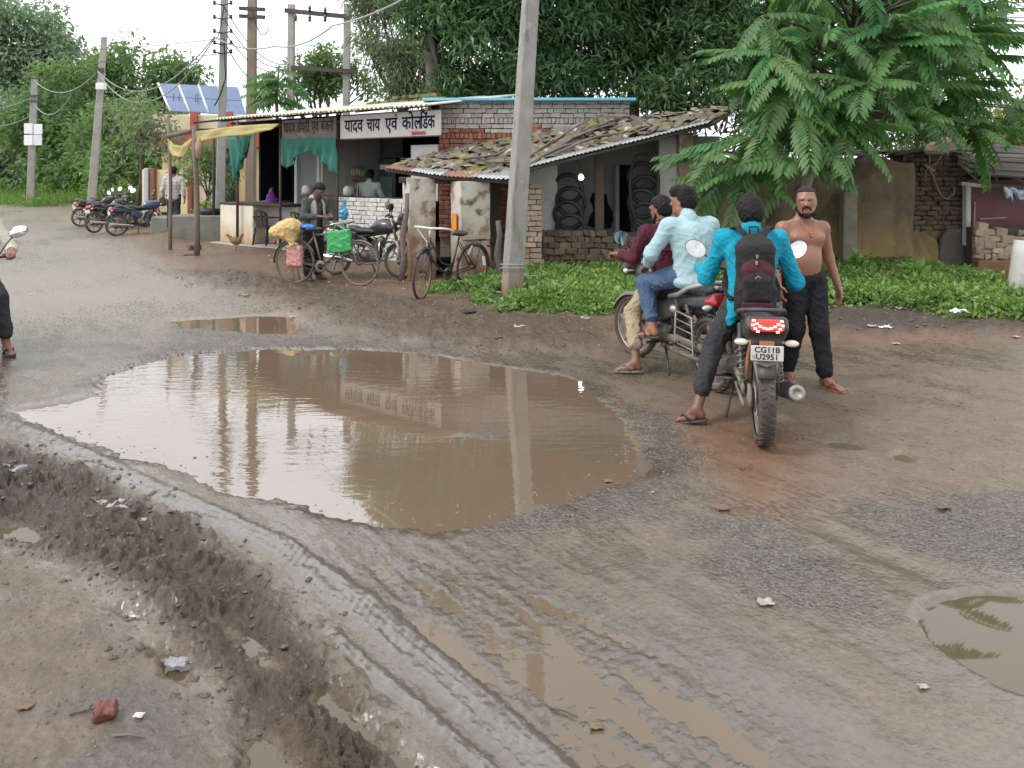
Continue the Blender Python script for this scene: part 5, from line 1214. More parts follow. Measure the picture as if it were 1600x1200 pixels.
for t in tips:
    o_ = t - axis; o_.z *= .6; o_ = o_.normalized() if o_.length > .01 else Vector((1, 0, 0)); src = hub.lerp(PX(1340, 20, 12.8), max(0, min(1, (t.z - hub.z) / 2.5)))
    m_ = src.lerp(t, .55) + Vector((0, 0, .12)); MB().tube([src, m_, t], [.03, .02, .012], 5).build('branch', bark, ft)
    for k in range(rs.choice((4, 5, 5, 6))):
        a = rs.uniform(-2.2, 2.2); h = Vector((o_.x * math.cos(a) - o_.y * math.sin(a), o_.x * math.sin(a) + o_.y * math.cos(a), 0))
        if rs.random() < .45: h = (h + Vector((0, -.8, 0)))
        yaw = math.atan2(h.y, h.x); pitch = rs.uniform(-.35, .75)
        R = Euler((rs.uniform(-.45, .45), pitch, yaw)); sc = rs.uniform(.7, 1.12); me = rs.choice(FM)
        if nf < 300: link('frond', me, ft, t, R, (sc,) * 3)
        else: extra.append((me, Matrix.LocRotScale(t, R, Vector((sc,) * 3))))
        nf += 1
if extra:
    vs, fs, ti, b0 = [], [], [], 0
    for me, M4 in extra:
        co = np.empty(len(me.vertices) * 3, np.float32); me.vertices.foreach_get('co', co); co = co.reshape(-1, 3); A = np.array(M4)
        vs.append(co @ A[:3, :3].T + A[:3, 3]); tt = np.empty(len(me.vertices), np.float32); me.attributes['tint'].data.foreach_get('value', tt); ti.append(tt)
        fs += [tuple(i + b0 for i in p.vertices) for p in me.polygons]; b0 += len(me.vertices)
    tag(link('fronds', np_mesh('fronds', np.concatenate(vs), fs, [lf_frond], None, False, np.concatenate(ti)), ft), kind='stuff')
# a few pinnate fronds of the young tree in front of the twin pole frame
yt = thing('frond_sapling', 'sapling with feather-like leaves poking up behind the awning left of the twin poles', 'tree', tuple(PX(430, 250, 20.5)))
MB().tube([PX(435, 250, 20.5), PX(432, 150, 20.5), PX(436, 105, 20.5)], [.06, .04, .02], 6).build('trunk', bark, yt)
for k in range(22):
    t = PX(434 + rs.uniform(-8, 8), rs.uniform(105, 160), 20.5); link('frond', rs.choice(FM), yt, t, (rs.uniform(-.4, .4), rs.uniform(-.3, .5), rs.uniform(0, 6.28)), (rs.uniform(.8, 1.1),) * 3)

# weeds
b0p = GP(799, 470)
def weeds(name, label, polys, n, hmax, seed, size=.062):
    r = np.random.RandomState(seed); C = []
    for poly in polys:
        P = np.array(poly); lo, hi = P.min(0), P.max(0); k = int(n * (hi - lo).prod()); X = r.uniform(lo[0], min(hi[0], 11), k); Y = r.uniform(lo[1], hi[1], k)
        s_ = poly_sd(P, X, Y) + .25 * fbm2(X * 2.3, Y * 2.3, 3, 7); m = (s_ < .03) & (np.hypot(X - b0p.x, Y - b0p.y + .22) > .32) & (fbm2(X * 1.1, Y * 1.6, 3, 17) > -.30 + .40 * r.rand(k) - .25 * np.clip(-s_ * 1.2, 0, 1)); X, Y, s_ = X[m], Y[m], s_[m]
        hh = hmax * np.clip(-s_ * 1.6 + .25, .15, 1) * (.55 + .9 * np.clip(fbm2(X * 1.4, Y * 1.4, 3, 8) + .35, 0, 1)); z = terrain(X, Y)
        C.append(np.stack([X, Y, z + hh * r.rand(len(X)) ** .6], 1))
    C = np.concatenate(C); sz = np.repeat(size * (.6 + 1.5 * r.rand(len(C)) ** 2), 9)
    Vt, Fc, ti = leaf_cloud(C, 9, .075, sz, .5, .05, seed); ti = np.clip(ti * .8 + .55 * np.repeat(fbm2(C[:, 0] * 1.2, C[:, 1] * 1.2, 3, 19), 36) + .1, 0, .99)
    tag(link(name, np_mesh(name, Vt, Fc, [lf_weed], None, False, ti)), label, kind='stuff')
weeds('ground_cover', 'low green weeds around the foot of the concrete pole', [WEED_C], 620, .13, 5, .052)
weeds('ground_cover', 'green weed bank below the old mud house wall', [WEED_R], 500, .19, 6, .055)
r_ = np.random.RandomState(3); X = r_.uniform(-38, -9, 9000); Y = r_.uniform(31, 48, 9000); m = (Y + 2 * fbm2(X * .3, Y * .3, 3, 103) > 34.5) & (fbm2(X * .5, Y * .5, 3, 104) > -.25); X, Y = X[m], Y[m]; C = np.stack([X, Y, terrain(X, Y) + .04], 1)
Vt, Fc, ti = leaf_cloud(C, 8, .35, .24, .22, -.9, 9); tag(link('grass_verge', np_mesh('grass_verge', Vt, Fc, [lf_weed], None, False, ti)), 'grass along the far road edge', kind='stuff')
for k, (px, py, s, lb) in enumerate(((1000, 380, 1.0, 'tall weed stalk by the low brick wall'), (1346, 447, 1.2, 'broad-leaved weed in front of the mud wall, nearest the stub post'), (1430, 462, 1.1, 'broad-leaved weed in the middle of the right weed bank'), (835, 420, .8, 'leafy weed at the foot of the brick pier'), (1500, 425, .9, 'dry twiggy weed beside the grey plinth'))):
    t = thing('weed_plant', lb, 'weed', tuple(GP(px, py))); g = GP(px, py); hgt = .38 * s
    MB().tube([g, g + Vector((.02, 0, hgt * .6)), g + Vector((.0, 0, hgt))], [.012, .009, .005], 5).build('stem', mat('weed_stem', (.07, .13, .03), None, 9, .7), t)
    C = np.array([[g.x + rs.uniform(-.12, .12), g.y + rs.uniform(-.1, .1), hgt * rs.uniform(.3, 1.05) + .03] for _ in range(10)])
    Vt, Fc, ti = leaf_cloud(C, 5, .08, .15 * s, .55, .3, 70 + k); link('leaves', np_mesh('leaves', Vt, Fc, [lf_weed], None, False, ti), t)

# ---------------------------------------------------------------- poles and wires
m_wire = mat('black_cable', (.02, .02, .022), None, 9, .6); m_wireg = mat('grey_cable', (.30, .32, .32), None, 9, .6); m_ins = mat('porcelain', (.05, .035, .03), None, 9, .3)
def pole(label, base, top, w0, w1, m, rz=.35, name='concrete_pole'):
    t = thing(name, label, 'pole', tuple(base)); mb = MB(); R = Euler((0, 0, rz)).to_matrix(); vs = []; K = 8
    for k in range(K + 1):
        p = Vector(base).lerp(Vector(top), k / K); w = w0 + (w1 - w0) * k / K; c = w * .09
        for x, y in ((-1, -.8), (-.86, -.95), (.86, -.95), (1, -.8), (1, .8), (.86, .95), (-.86, .95), (-1, .8)): vs.append(p + R @ Vector((x * w / 2, y * w / 2 * .85, 0)))
    fs = [(k * 8 + i, k * 8 + (i + 1) % 8, k * 8 + 8 + (i + 1) % 8, k * 8 + 8 + i) for k in range(K) for i in range(8)] + [tuple(range(K * 8, K * 8 + 8))]
    mb._add(vs, fs); mb.build('shaft', m, t); return t
b = GP(799, 470); tp = PX(829, 0, b.y); tp = b + (tp - b) * 1.75; b2 = b - (tp - b).normalized() * .3
mp = pole('big leaning concrete electricity pole in the weeds, nearest the viewer', b2, tp, .265, .165, m_concp, .42)
for z in (.47, .52): MB().torus(b + (tp - b) * (z / 7.5) + Vector((0, 0, .0)), (0, .1, 1), .185, .008, 24, 5).build('wire_tie', m_wireg, mp)
MB().tube([PX(845, 431, 11.0), PX(812, 431, 10.88), PX(787, 428, 11.0)], .008, 5).build('wire_tie', m_wireg, mp)
p345 = pole('slim concrete pole with many brackets rising behind the shop, left of two', (PX(343, 0, 21.5).x, 21.5, 0), PX(352, -60, 21.5), .26, .19, m_conc)
p393 = pole('brownish pole rising behind the shop, right of two', (PX(391, 0, 22.5).x, 22.5, 0), PX(395, -60, 22.5), .28, .23, mat('wood_pole', (.27, .21, .165), (.2, .155, .12), 4, .9, bump=.4, stretch=(1, 1, .2)), 0)
rs = random.Random(8)
for py in (8, 30, 52, 70, 84):
    for s in (-1, 1):
        MB().tube([PX(348, py, 21.3), PX(348 + s * 14, py - 3, 21.2)], .02, 5).build('bracket', m_iron, p345)
        c = PX(348 + s * 13, py - 4, 21.2); MB().lathe([(0, -.07), (.05, -.05), (.035, 0), (.05, .03), (0, .07)], 8, c).build('insulator', m_ins, p345)
for py in (14, 26): MB().box(PX(394, py, 22.3), (.75, .08, .1), (0, .05, 0)).build('crossarm', m_iron, p393)
hf = thing('twin_pole_frame', 'twin concrete poles joined by steel crossbars behind the shop', 'pole', (PX(500, 0, 26).x, 26, 0))
for px in (454, 541): MB().box((PX(px, 0, 26).x, 26, 3.75), (.22, .2, 7.5), (0, .01, 0)).build('pole', m_conc, hf, .02)
for (a, b_) in (((446, 16), (548, 27)), ((466, 106), (548, 112))): MB().box(PX((a[0] + b_[0]) / 2, (a[1] + b_[1]) / 2, 25.85), (2.25, .1, .14), (0, .10 if a[1] < 50 else .06, 0)).build('crossbar', m_iron, hf)
for px, py in ((484, 27), (508, 27), (462, 26), (484, 12), (508, 15)): MB().lathe([(0, -.16), (.06, -.12), (.04, -.06), (.065, -.02), (.04, .03), (0, .14)], 8, PX(px, py, 25.8)).build('insulator', m_ins, hf)
p150 = pole('leaning concrete pole with a white meter box by the parked motorbikes', (PX(141, 0, 30).x, 30, 0), PX(163, 58, 30), .30, .2, m_conc)
MB().box(PX(158, 135, 29.75), (.34, .2, .26)).build('meter_box', m_paper, p150, .02)
for py, s in ((108, 4), (112, -4)): MB().box(PX(156, py, 29.8), (.3, .1, .08)).build('clamp', m_iron, p150)
p48 = pole('far concrete pole carrying four white boards at the left', (PX(47, 0, 36).x, 36, 0), PX(54, 120, 36), .32, .24, m_conc)
for i, (x, y) in enumerate(((44.5, 201), (59.5, 202), (44.5, 219), (59, 219))): MB().box(PX(x, y, 35.7), (.40, .05, .48)).build('board', m_paper, p48, .01)
for py in (122, 150, 158): MB().box(PX(52, py, 35.7), (.5, .12, .1 if py > 130 else .06)).build('clamp', m_iron, p48)
def wire(label, P, sag, r=.02, m=m_wire, n=14):
    pts = []; P = [Vector(p) for p in P]
    for a, b_ in zip(P[:-1], P[1:]):
        for i in range(n + 1):
            t = i / n; q = a.lerp(b_, t); q.z -= sag * 4 * t * (1 - t); pts.append(q)
    mb = MB(); mb.tube(pts, r, 5); tag(mb.build('overhead_wire', m), label, 'wire', 'overhead wires')
wire('upper pale cable sagging between the leaning pole and the bracketed pole', [PX(152, 110, 29.8), PX(336, 56, 21.3)], 1.15, .018, m_wireg)
wire('lower pale cable sagging between the leaning pole and the bracketed pole', [PX(152, 112, 29.8), PX(336, 58, 21.3)], 1.5, .018, m_wireg)
wire('upper cable between the two far concrete poles', [PX(50, 122, 35.8), PX(152, 112, 29.8)], .75, .02, m_wireg); wire('lower cable from the far pole into the trees', [PX(50, 158, 35.8), PX(110, 150, 32)], .7, .02, m_wireg)
wire('cable leaving the far pole to the left, upper', [PX(50, 152, 35.8), PX(-60, 150, 46)], .6, .02, m_wireg); wire('cable leaving the far pole to the left, lower', [PX(50, 180, 35.8), PX(-60, 180, 46)], .6, .02, m_wireg)
wire('high thin wire crossing above the left trees', [PX(-60, 64, 40), PX(346, 60, 21.4)], .4, .012); wire('second high thin wire crossing above the left trees', [PX(-60, 70, 40), PX(346, 84, 21.4)], .5, .012)
wire('thick pale cable rising from the bracketed pole over the roof to the upper right', [PX(336, 58, 21.3), PX(430, 72, 20), PX(520, 40, 17), PX(720, -60, 14)], .18, .02, m_wireg)
for k, (a, b_, sg_, lb) in enumerate((((350, 10), (452, 100), .5, 'thin wire fanning from the bracketed pole to the twin poles, first from top'), ((352, 32), (452, 102), .5, 'thin wire fanning from the bracketed pole to the twin poles, second from top'), ((354, 54), (452, 105), .5, 'thin wire fanning from the bracketed pole to the twin poles, third from top'), ((354, 72), (452, 106), .8, 'thin wire fanning from the bracketed pole to the twin poles, lowest'), ((350, 8), (336, 58), .3, 'loop of wire at the left side of the bracketed pole'), ((394, 14), (420, 45), .4, 'short wire drooping right of the brown pole'))):
    wire(lb, [PX(*a, 21.3), PX(*b_, 25 if b_[0] > 440 else 21.3)], sg_, .014)
wire('service wire running down the bracketed pole', [PX(350, 60, 21.2), PX(353, 120, 21.2), PX(335, 165, 21.3)], .1, .022)
gt = thing('steel_girder', 'dark blue steel girder end showing behind the leaves at the top right', 'girder', tuple(PX(1600, 60, 17)))
MB().box(PX(1610, 57, 17), (1.3, .2, .17), (0, .02, 0)).build('beam', mat('blue_steel', (.03, .055, .10), None, 4, .5), gt); MB().box(PX(1567, 28, 17), (.12, .12, .75)).build('upright', mat('green_steel', (.10, .16, .15), None, 4, .5), gt)
for py in (3, 27, 33): MB().cyl(PX(1570, py, 17), PX(1680, py + 3, 17), .012, n=5).build('wire', m_wire, gt)
# ---------------------------------------------------------------- motorbikes and bicycles (local: x forward, y left, z up, origin on the ground midway)
m_tyre = mat('bike_tyre', (.022, .021, .020), (.05, .042, .035), 9, .75, bump=.1)
m_mtyre = mat('muddy_tyre', (.035, .031, .027), (.10, .078, .058), 6, .8, bump=.2)
m_alloy = mat('dusty_alloy', (.30, .28, .25), (.20, .17, .14), 7, .5, metal=.5)
m_chrome = mat('chrome', (.62, .62, .62), (.5, .49, .48), 6, .18, .06, metal=.95)
m_frame = mat('black_frame', (.020, .020, .022), (.045, .040, .036), 6, .45)
m_engine = mat('engine_metal', (.20, .19, .175), (.11, .095, .08), 9, .5, metal=.5, bump=.3)
m_muddy = mat('mud_splashed', (.14, .115, .09), (.22, .18, .14), 6, .8, bump=.3)
m_seat = mat('seat_vinyl', (.022, .023, .026), (.03, .03, .033), 9, .5, bump=.15)
m_mirror = mat('mirror_glass', (.85, .88, .9), (.85, .88, .9), 3, .03, .01, metal=1.0)
m_redlens = mat('red_lens', (.42, .02, .015), None, 5, .25, coat=.4)
m_redlit = mat('lit_tail_lamp', (.6, .03, .02), None, 5, .3, emit=((1.0, .02, .015), .8)); m_redhot = mat('lit_tail_led', (.9, .5, .4), None, 5, .3, emit=((1, .20, .17), 2.6))
m_clear = mat('clear_lens', (.55, .53, .48), (.62, .58, .5), 9, .2, coat=.5)
m_silver = mat('silver_paint', (.42, .42, .42), (.35, .34, .33), 7, .35, metal=.6)
m_plate = mat('plate_white', (.62, .61, .58), (.55, .53, .5), 9, .5); m_ink = mat('plate_ink', (.03, .03, .035), None, 9, .6)
m_orange = mat('orange_bracket', (.42, .17, .07), (.34, .15, .08), 6, .6)

def wheel(par, x, R, w, style, m, tyrem, mat4=None, tread=False):
    M4 = mat4 or Matrix.Identity(4); c = (x, 0, R); ry = R - .055
    mb = MB(); mb.m = M4; mb.torus(c, (0, 1, 0), ry, .016, 32, 6, ry=w * .33); mb.cyl((x, -w * .7, R), (x, w * .7, R), .045, n=14)
    if style == 'alloy':
        for k in range(6):
            a = 2 * math.pi * k / 6 + .3; mb.box((x + math.cos(a) * ry * .52, 0, R + math.sin(a) * ry * .52), (ry * .95, .022, .035), Euler((0, -a, 0)).to_matrix())
    else:
        for k in range(28):
            a = 2 * math.pi * k / 28; s = .025 * (1 if k % 2 else -1); mb.cyl((x + .03 * math.cos(a + .6), s, R + .03 * math.sin(a + .6)), (x + ry * math.cos(a), 0, R + ry * math.sin(a)), .0022, n=4)
    wh = mb.build('wheel', m, par)
    t = MB(); t.m = M4; pr = [(ry + .004, -w * .36), (ry + .02, -w * .5), (R - .022, -w * .5), (R - .007, -w * .3), (R, 0), (R - .007, w * .3), (R - .022, w * .5), (ry + .02, w * .5), (ry + .004, w * .36)]
    t.lathe(pr, 40, (x, 0, R), (0, 1, 0)); ty = t.build('tyre', tyrem, wh)
    if tread:
        t = MB(); t.m = M4
        for k in range(36):
            a = 2 * math.pi * k / 36
            for s in (-1, 1):
                aa = a + (.06 if s > 0 else 0); rr = R - .004; t.box((x + rr * math.cos(aa), s * w * .24, R + rr * math.sin(aa)), (.012, w * .34, .026), Euler((.25 * s, -aa, 0)).to_matrix())
        t.build('tread', tyrem, wh)
    d = MB(); d.m = M4; d.cyl((x, .045, R), (x, .052, R), .10 if style == 'alloy' else .02, n=20); d.build('brake_disc', m_alloy, wh)
    return wh

def plate_text(par, lines, o, size, M3, m):
    for i, (t, dz) in enumerate(lines):
        me = text_mesh(t, size, .0012 * size / .05, .0006, 'CENTER'); me.materials.clear(); me.materials.append(m); me.transform(M3.to_4x4()); link('number', me, par, Vector(o) + M3 @ Vector((0, dz, 0)))

def motorbike(label, style, body, loc, yaw, steer=0, lean=0, vox=.010, lit=False, plate=None, muddy=True, group=None, trim=None, z=0):
    t = thing('motorbike', label, 'motorbike', loc, group, static=False); t.rotation_euler = (lean, 0, yaw); t.location.z = z
    RX, FX, R = -.635, .635, .305; ty = m_mtyre if muddy else m_tyre; trim = trim or m_silver
    piv = Vector((.47, 0, 0)); ST = Matrix.Translation(piv) @ Matrix.Rotation(steer, 4, 'Z') @ Matrix.Translation(-piv)
    wheel(t, RX, R, .105 if style == 'A' else .085, 'alloy', m_alloy, ty, tread=vox < .012); wheel(t, FX, R, .08, 'alloy', m_alloy, ty, ST)
    # fork, fender, lamp, bars
    for s in (-1, 1):
        mb = MB(); mb.m = ST; mb.cyl((FX, s * .085, R), (.53, s * .085, .62), .028); mb.cyl((.53, s * .085, .6), (.42, s * .085, .98), .019); mb.build('fork_leg', m_alloy, t)
    fd = MB(); fd.m = ST; G = []
    for i in range(13):
        a = math.radians(25 + 130 * i / 12 - (0 if style == 'A' else 5)); r = R + .03
        G.append([(FX + math.cos(a) * (r - (.03 if abs(j) == 1 else 0)), j * .065, R + math.sin(a) * (r - (.03 if abs(j) == 1 else 0))) for j in (-1, -.6, 0, .6, 1)])
    fd.grid(G, thick=.006); fd.build('front_fender', body if style == 'A' else m_muddy, t)
    b = Blob(vox)
    if style == 'A': b.ell((.62, 0, .93), (.13, .12, .12)).cone((.60, 0, 1.0), (.52, 0, 1.08), .09, .05, .04)
    else: b.ell((.61, 0, .93), (.10, .13, .13)).ell((.60, 0, 1.02), (.07, .15, .07), k=.04).cone((.66, .11, .86), (.66, -.11, .86), .05, k=.05)
    me = b.mesh('headlamp_cowl', m_frame); me.transform(ST); hc = link('headlamp_cowl', me, t)
    mb = MB(); mb.m = ST; mb.lathe([(0, 0), (.05, .002), (.075, -.01), (.08, -.03)], 18, (.735 if style == 'A' else .705, 0, .92), (1, 0, 0)); mb.build('headlight', m_clear, hc)
    mb = MB(); mb.m = ST; mb.tube([(.36, -.36, 1.02), (.41, -.22, 1.05), (.44, -.08, 1.0), (.44, .08, 1.0), (.41, .22, 1.05), (.36, .36, 1.02)], .012, 8); hb = mb.build('handlebar', m_frame, t)
    for s in (-1, 1):
        mb = MB(); mb.m = ST; mb.cyl((.355, s * .37, 1.018), (.395, s * .26, 1.045), .019, n=10); mb.build('grip', m_black, hb)
        mb = MB(); mb.m = ST; mb.cyl((.41, s * .25, 1.05), (.43, s * .36, 1.04), .007, n=6); mb.build('lever', m_alloy, hb)
        mb = MB(); mb.m = ST; mb.tube([(.40, s * .24, 1.05), (.40, s * .29, 1.12), (.38, s * .36, 1.17)], .007, 6); st_ = mb.build('mirror_stalk', m_frame, hb)
        mb = MB(); mb.m = ST @ Matrix.Translation((.375, s * .395, 1.195)) @ Matrix.Rotation(s * -.30, 4, 'Z') @ Matrix.Rotation(s * .5, 4, 'X'); mb.m = mb.m @ Matrix.Diagonal((1, 1.75, 1.35, 1)); mb.lathe([(0, .03), (.035, .026), (.05, .006), (.05, -.004)], 20, (0, 0, 0), (1, 0, 0)); mo = mb.build('mirror', m_frame, hb)
        mb = MB(); mb.m = ST @ Matrix.Translation((.368, s * .395, 1.195)) @ Matrix.Rotation(s * -.30, 4, 'Z') @ Matrix.Rotation(s * .5, 4, 'X') @ Matrix.Diagonal((1, 1.75, 1.35, 1)); mb.cyl((0, 0, 0), (-.004, 0, 0), .048, n=22, smooth=False); mb.build('mirror_glass', m_mirror, hb)
        mb = MB(); mb.m = ST; mb.lathe([(0, -.03), (.02, -.02), (.025, .01), (0, .035)], 10, (.56, s * .19, .86), (1, 0, 0)); mb.cyl((.54, s * .1, .86), (.56, s * .19, .86), .008, n=6); mb.build('indicator', m_clear, hb)
    # tank, seat, tail, side panels
    b = Blob(vox); b.ell((.30, 0, .86), (.235, .135, .125)).ell((.36, .06, .84), (.17, .085, .10), k=.04).ell((.36, -.06, .84), (.17, .085, .10), k=.04).box((.14, 0, .80), (.10, .10, .06), r=.03, k=.04); b.build('tank', body, t)
    b = Blob(vox); b.chain([(.12, 0, .785), (-.12, 0, .765), (-.28, 0, .80), (-.62, 0, .83)], [.055, .06, .055, .04], .04).box((-.05, 0, .765), (.20, .115, .035), r=.03, k=.04).box((-.43, 0, .80), (.24, .10, .032), r=.028, k=.04); b.build('seat', m_seat, t, wrinkle(.002, 20))
    b = Blob(vox)
    if style == 'A':
        b.cone((-.15, 0, .68), (-.70, 0, .80), .09, .075, .03).box((-.55, 0, .76), (.26, .10, .045), Euler((0, .14, 0)).to_matrix(), .03, .05).box((-.80, 0, .80), (.10, .135, .055), Euler((0, .5, 0)).to_matrix(), .035, .05).box((-.80, 0, .73), (.05, .10, .06), Euler((0, .35, 0)).to_matrix(), .03, .05)
    else: b.cone((-.1, 0, .66), (-.72, 0, .74), .085, .07, .03).box((-.5, 0, .72), (.26, .11, .05), Euler((0, .12, 0)).to_matrix(), .03, .05)
    tl = b.build('tail_fairing', m_frame if style == 'A' else body, t)
    b = Blob(vox); b.box((-.12, .10, .60), (.15, .025, .085), Euler((0, .35, .06)).to_matrix(), .02).box((-.12, -.10, .60), (.15, .025, .085), Euler((0, .35, -.06)).to_matrix(), .02); b.build('side_panel', body, t)
    gr = MB()
    if style == 'A':
        for s in (-1, 1): gr.tube([(-.42, s * .13, .80), (-.60, s * .15, .87), (-.78, s * .12, .91)], .014, 8)
        gr.tube([(-.78, .12, .91), (-.80, 0, .915), (-.78, -.12, .91)], .014, 8)
    else: gr.tube([(-.18, .14, .72), (-.36, .16, .76), (-.52, .16, .84), (-.72, .12, .90), (-.78, 0, .905), (-.72, -.12, .90), (-.52, -.16, .84), (-.36, -.16, .76), (-.18, -.14, .72)], .022, 8)
    gr.build('grab_rail', mat('dark_grey_plastic', (.05, .05, .052), None, 6, .5) if style == 'A' else trim, t)
    # tail lamp
    if style == 'A':
        nx = Euler((0, .30, 0)).to_matrix(); lb = MB(); lb.box((-.902, 0, .835), (.02, .20, .075), nx, 1.0); lp = lb.build('tail_light', m_redlit if lit else m_redlens, t, .012)
        pts = [(.085, .028), (.065, .008), (.045, -.008), (.022, -.018), (0, -.022), (-.022, -.018), (-.045, -.008), (-.065, .008), (-.085, .028), (.09, .0), (-.09, .0), (.075, -.022), (-.075, -.022), (.06, -.04), (-.06, -.04)]
        for y, z in pts:
            mb = MB(); mb.box(Vector((-.9145, y, .838 + z)) + Vector((.3 * -z * -.3, 0, 0)), (.006, .020, .014), nx); mb.build('led', m_redhot if lit else m_redlens, lp)
    else:
        b = Blob(vox * .8); b.box((-.78, 0, .77), (.035, .10, .05), Euler((0, .5, 0)).to_matrix(), .02).cone((-.70, .09, .75), (-.78, .085, .76), .03, .03, .02).cone((-.70, -.09, .75), (-.78, -.085, .76), .03, .03, .02); lp = b.build('tail_light', m_redlens, t)
    # rear fender, plate, indicators
    mb = MB(); x0 = -.86 if style == 'A' else -.80
    mb.prism([(x0 + .04, -.085, .76), (x0 + .04, .085, .76), (x0 - .02, .085, .60), (x0 - .02, -.085, .60)], (.012, 0, .004)); mb.build('plate_bracket', m_frame, t)
    fd = MB(); G = []
    for i in range(7):
        k = i / 6; z_ = .62 - .20 * k; xx = x0 + .02 - .02 * k - .02 * math.sin(k * 2); w = .085 - .035 * k
        G.append([(xx + .02 * abs(j), j * w, z_) for j in (-1, -.5, 0, .5, 1)])
    fd.grid(G, thick=.006); fd.build('rear_mudflap', mat('grey_mudflap', (.16, .16, .155), (.22, .20, .175), 5, .6), t)
    hg = MB(); G = []
    for i in range(9):
        a = math.radians(60 + 85 * i / 8); G.append([(RX + math.cos(a) * (R + .035), j * .06, R + math.sin(a) * (R + .035)) for j in (-1, 0, 1)])
    hg.grid(G, thick=.006); hg.build('rear_hugger', m_frame, t)
    pl = MB(); pz = .655 if style == 'A' else .64; px_ = x0 - .028; R3 = Matrix(((0, 0, -1), (-1, 0, 0), (0, 1, 0)))
    pl.box((px_, 0, pz), (.006, .20, .10), (0, -.12, 0)); po = pl.build('number_plate', m_plate, t, .004)
    for fx in ((.09, .03), (-.09, .03)):
        mb = MB(); mb.cyl((px_ - .004, fx[0], pz + fx[1]), (px_ - .006, fx[0], pz + fx[1]), .005, n=8); mb.build('bolt', m_iron, po)
    if plate:
        tilt = Euler((0, -.12, 0)).to_matrix() @ R3
        plate_text(po, ((plate[0], .006), (plate[1], -.040)), (px_ - .0042, 0, pz), .052, tilt, m_ink)
        mb = MB(); mb.box((px_ - .0042, .082, pz - .022), (.001, .018, .022), (0, -.12, 0)); mb.build('hologram', mat('plate_mark', (.40, .42, .46), None, 20, .4), po)
    for s in (-1, 1):
        mb = MB(); mb.cyl((x0 + .03, s * .05, .715), (x0 + .02, s * .115, .715), .010, n=8); mb.build('indicator_stem', m_orange if style == 'A' else m_frame, t)
        b = Blob(min(vox, .006)); b.ell((x0 + .01, s * .155, .715), (.026, .045, .022)); b.build('indicator', m_clear, t)
    if style == 'A':
        mb = MB(); mb.tube([(x0 + .02, .095, .72), (x0 + .05, .11, .60), (x0 + .10, .11, .46)], .012, 6); mb.build('orange_stay', m_orange, t)
        mb = MB(); mb.box((x0 - .01, 0, .715), (.02, .09, .03)); mb.build('reflector', m_orange, t)
    # running gear
    fm = MB()
    for s in (-1, 1):
        fm.tube([(.42, 0, .92), (.30, s * .05, .74), (-.1, s * .08, .68), (-.55, s * .09, .72)], .016, 6); fm.tube([(.10, s * .07, .27), (-.05, s * .08, .30), (RX, s * .085, R)], .020, 6)
        fm.tube([(-.1, s * .09, .68), (-.16, s * .09, .45), (-.05, s * .09, .28)], .015, 6)
    fm.tube([(.42, 0, .88), (.28, 0, .5), (.22, 0, .28), (.05, 0, .24), (-.08, 0, .27)], .02, 6); fm.build('frame', m_frame, t)
    for s in (-1, 1):
        sh_ = MB(); sh_.cyl((RX + .03, s * .12, R + .02), (-.42, s * .12, .68), .014)
        A, B = Vector((RX + .045, s * .12, R + .08)), Vector((-.435, s * .12, .65)); n_ = 60; sh_.tube([A.lerp(B, i / n_) + Vector((math.cos(i * .75), math.sin(i * .75), 0)) * .028 for i in range(n_ + 1)], .0055, 5); sh_.build('shock_absorber', m_engine, t)
    en = Blob(max(vox, .009)); en.box((.06, 0, .36), (.17, .10, .09), r=.03).cone((.12, 0, .40), (.24, 0, .62), .085, .075, .02).cone((.02, .10, .36), (.02, .14, .36), .085, .07, .02).cone((.02, -.10, .36), (.02, -.14, .36), .085, .07, .02)
    eo = en.build('engine', m_engine, t)
    fn_ = MB()
    for k in range(6):
        c = Vector((.13 + .018 * k, 0, .44 + .034 * k)); fn_.box(c, (.19, .19, .008), Euler((0, .5, 0)).to_matrix())
    fn_.build('cooling_fins', m_engine, eo)
    ex = MB(); ex.tube([(.26, -.03, .55), (.36, -.06, .40), (.28, -.11, .24), (.05, -.14, .22), (-.22, -.15, .26)], .02, 8); ex.build('exhaust_pipe', m_engine, t)
    ex = MB(); A, B = Vector((-.20, -.155, .26)), Vector((-.86, -.185, .405 if style == 'A' else .33)); d = (B - A)
    ex.tube([A, A + d * .12, A + d * .2, A + d * .93, A + d * .97, B], [.025, .045, .055, .055, .052, .045] if style == 'A' else [.022, .035, .042, .042, .04, .03], 16); ex.build('silencer', mat('black_silencer', (.022, .022, .024), (.05, .045, .04), 6, .5) if style == 'A' else m_chrome, t)
    ex = MB(); ex.lathe([(.046, -.012), (.054, .0), (.05, .014), (.026, .016), (.022, .004), (0, .004)], 18, B, d); ex.build('silencer_cap', m_alloy, t)
    ch = MB(); ch.tube([(.0, .115, .33), (-.3, .12, .36), (RX - .02, .12, R + .05)], .02, 6, sq=(.6, 2.0)); ch.tube([(.0, .115, .26), (-.3, .12, .25), (RX - .02, .12, R - .05)], .016, 6, sq=(.6, 1.6)); ch.lathe([(0, 0), (.085, 0), (.085, .02), (0, .03)], 18, (RX, .07, R), (0, 1, 0)); ch.build('chain_case', m_muddy if muddy else m_frame, t)
    for s in (-1, 1):
        pg = MB(); pg.cyl((.02, s * .13, .28), (.02, s * .25, .28), .014); pg.build('footpeg', m_black, t); pg = MB(); pg.cyl((-.33, s * .11, .34), (-.33, s * .23, .34), .013); pg.tube([(-.33, s * .11, .34), (-.22, s * .1, .36), (-.1, s * .09, .32)], .012, 6); pg.build('footpeg', m_black, t)
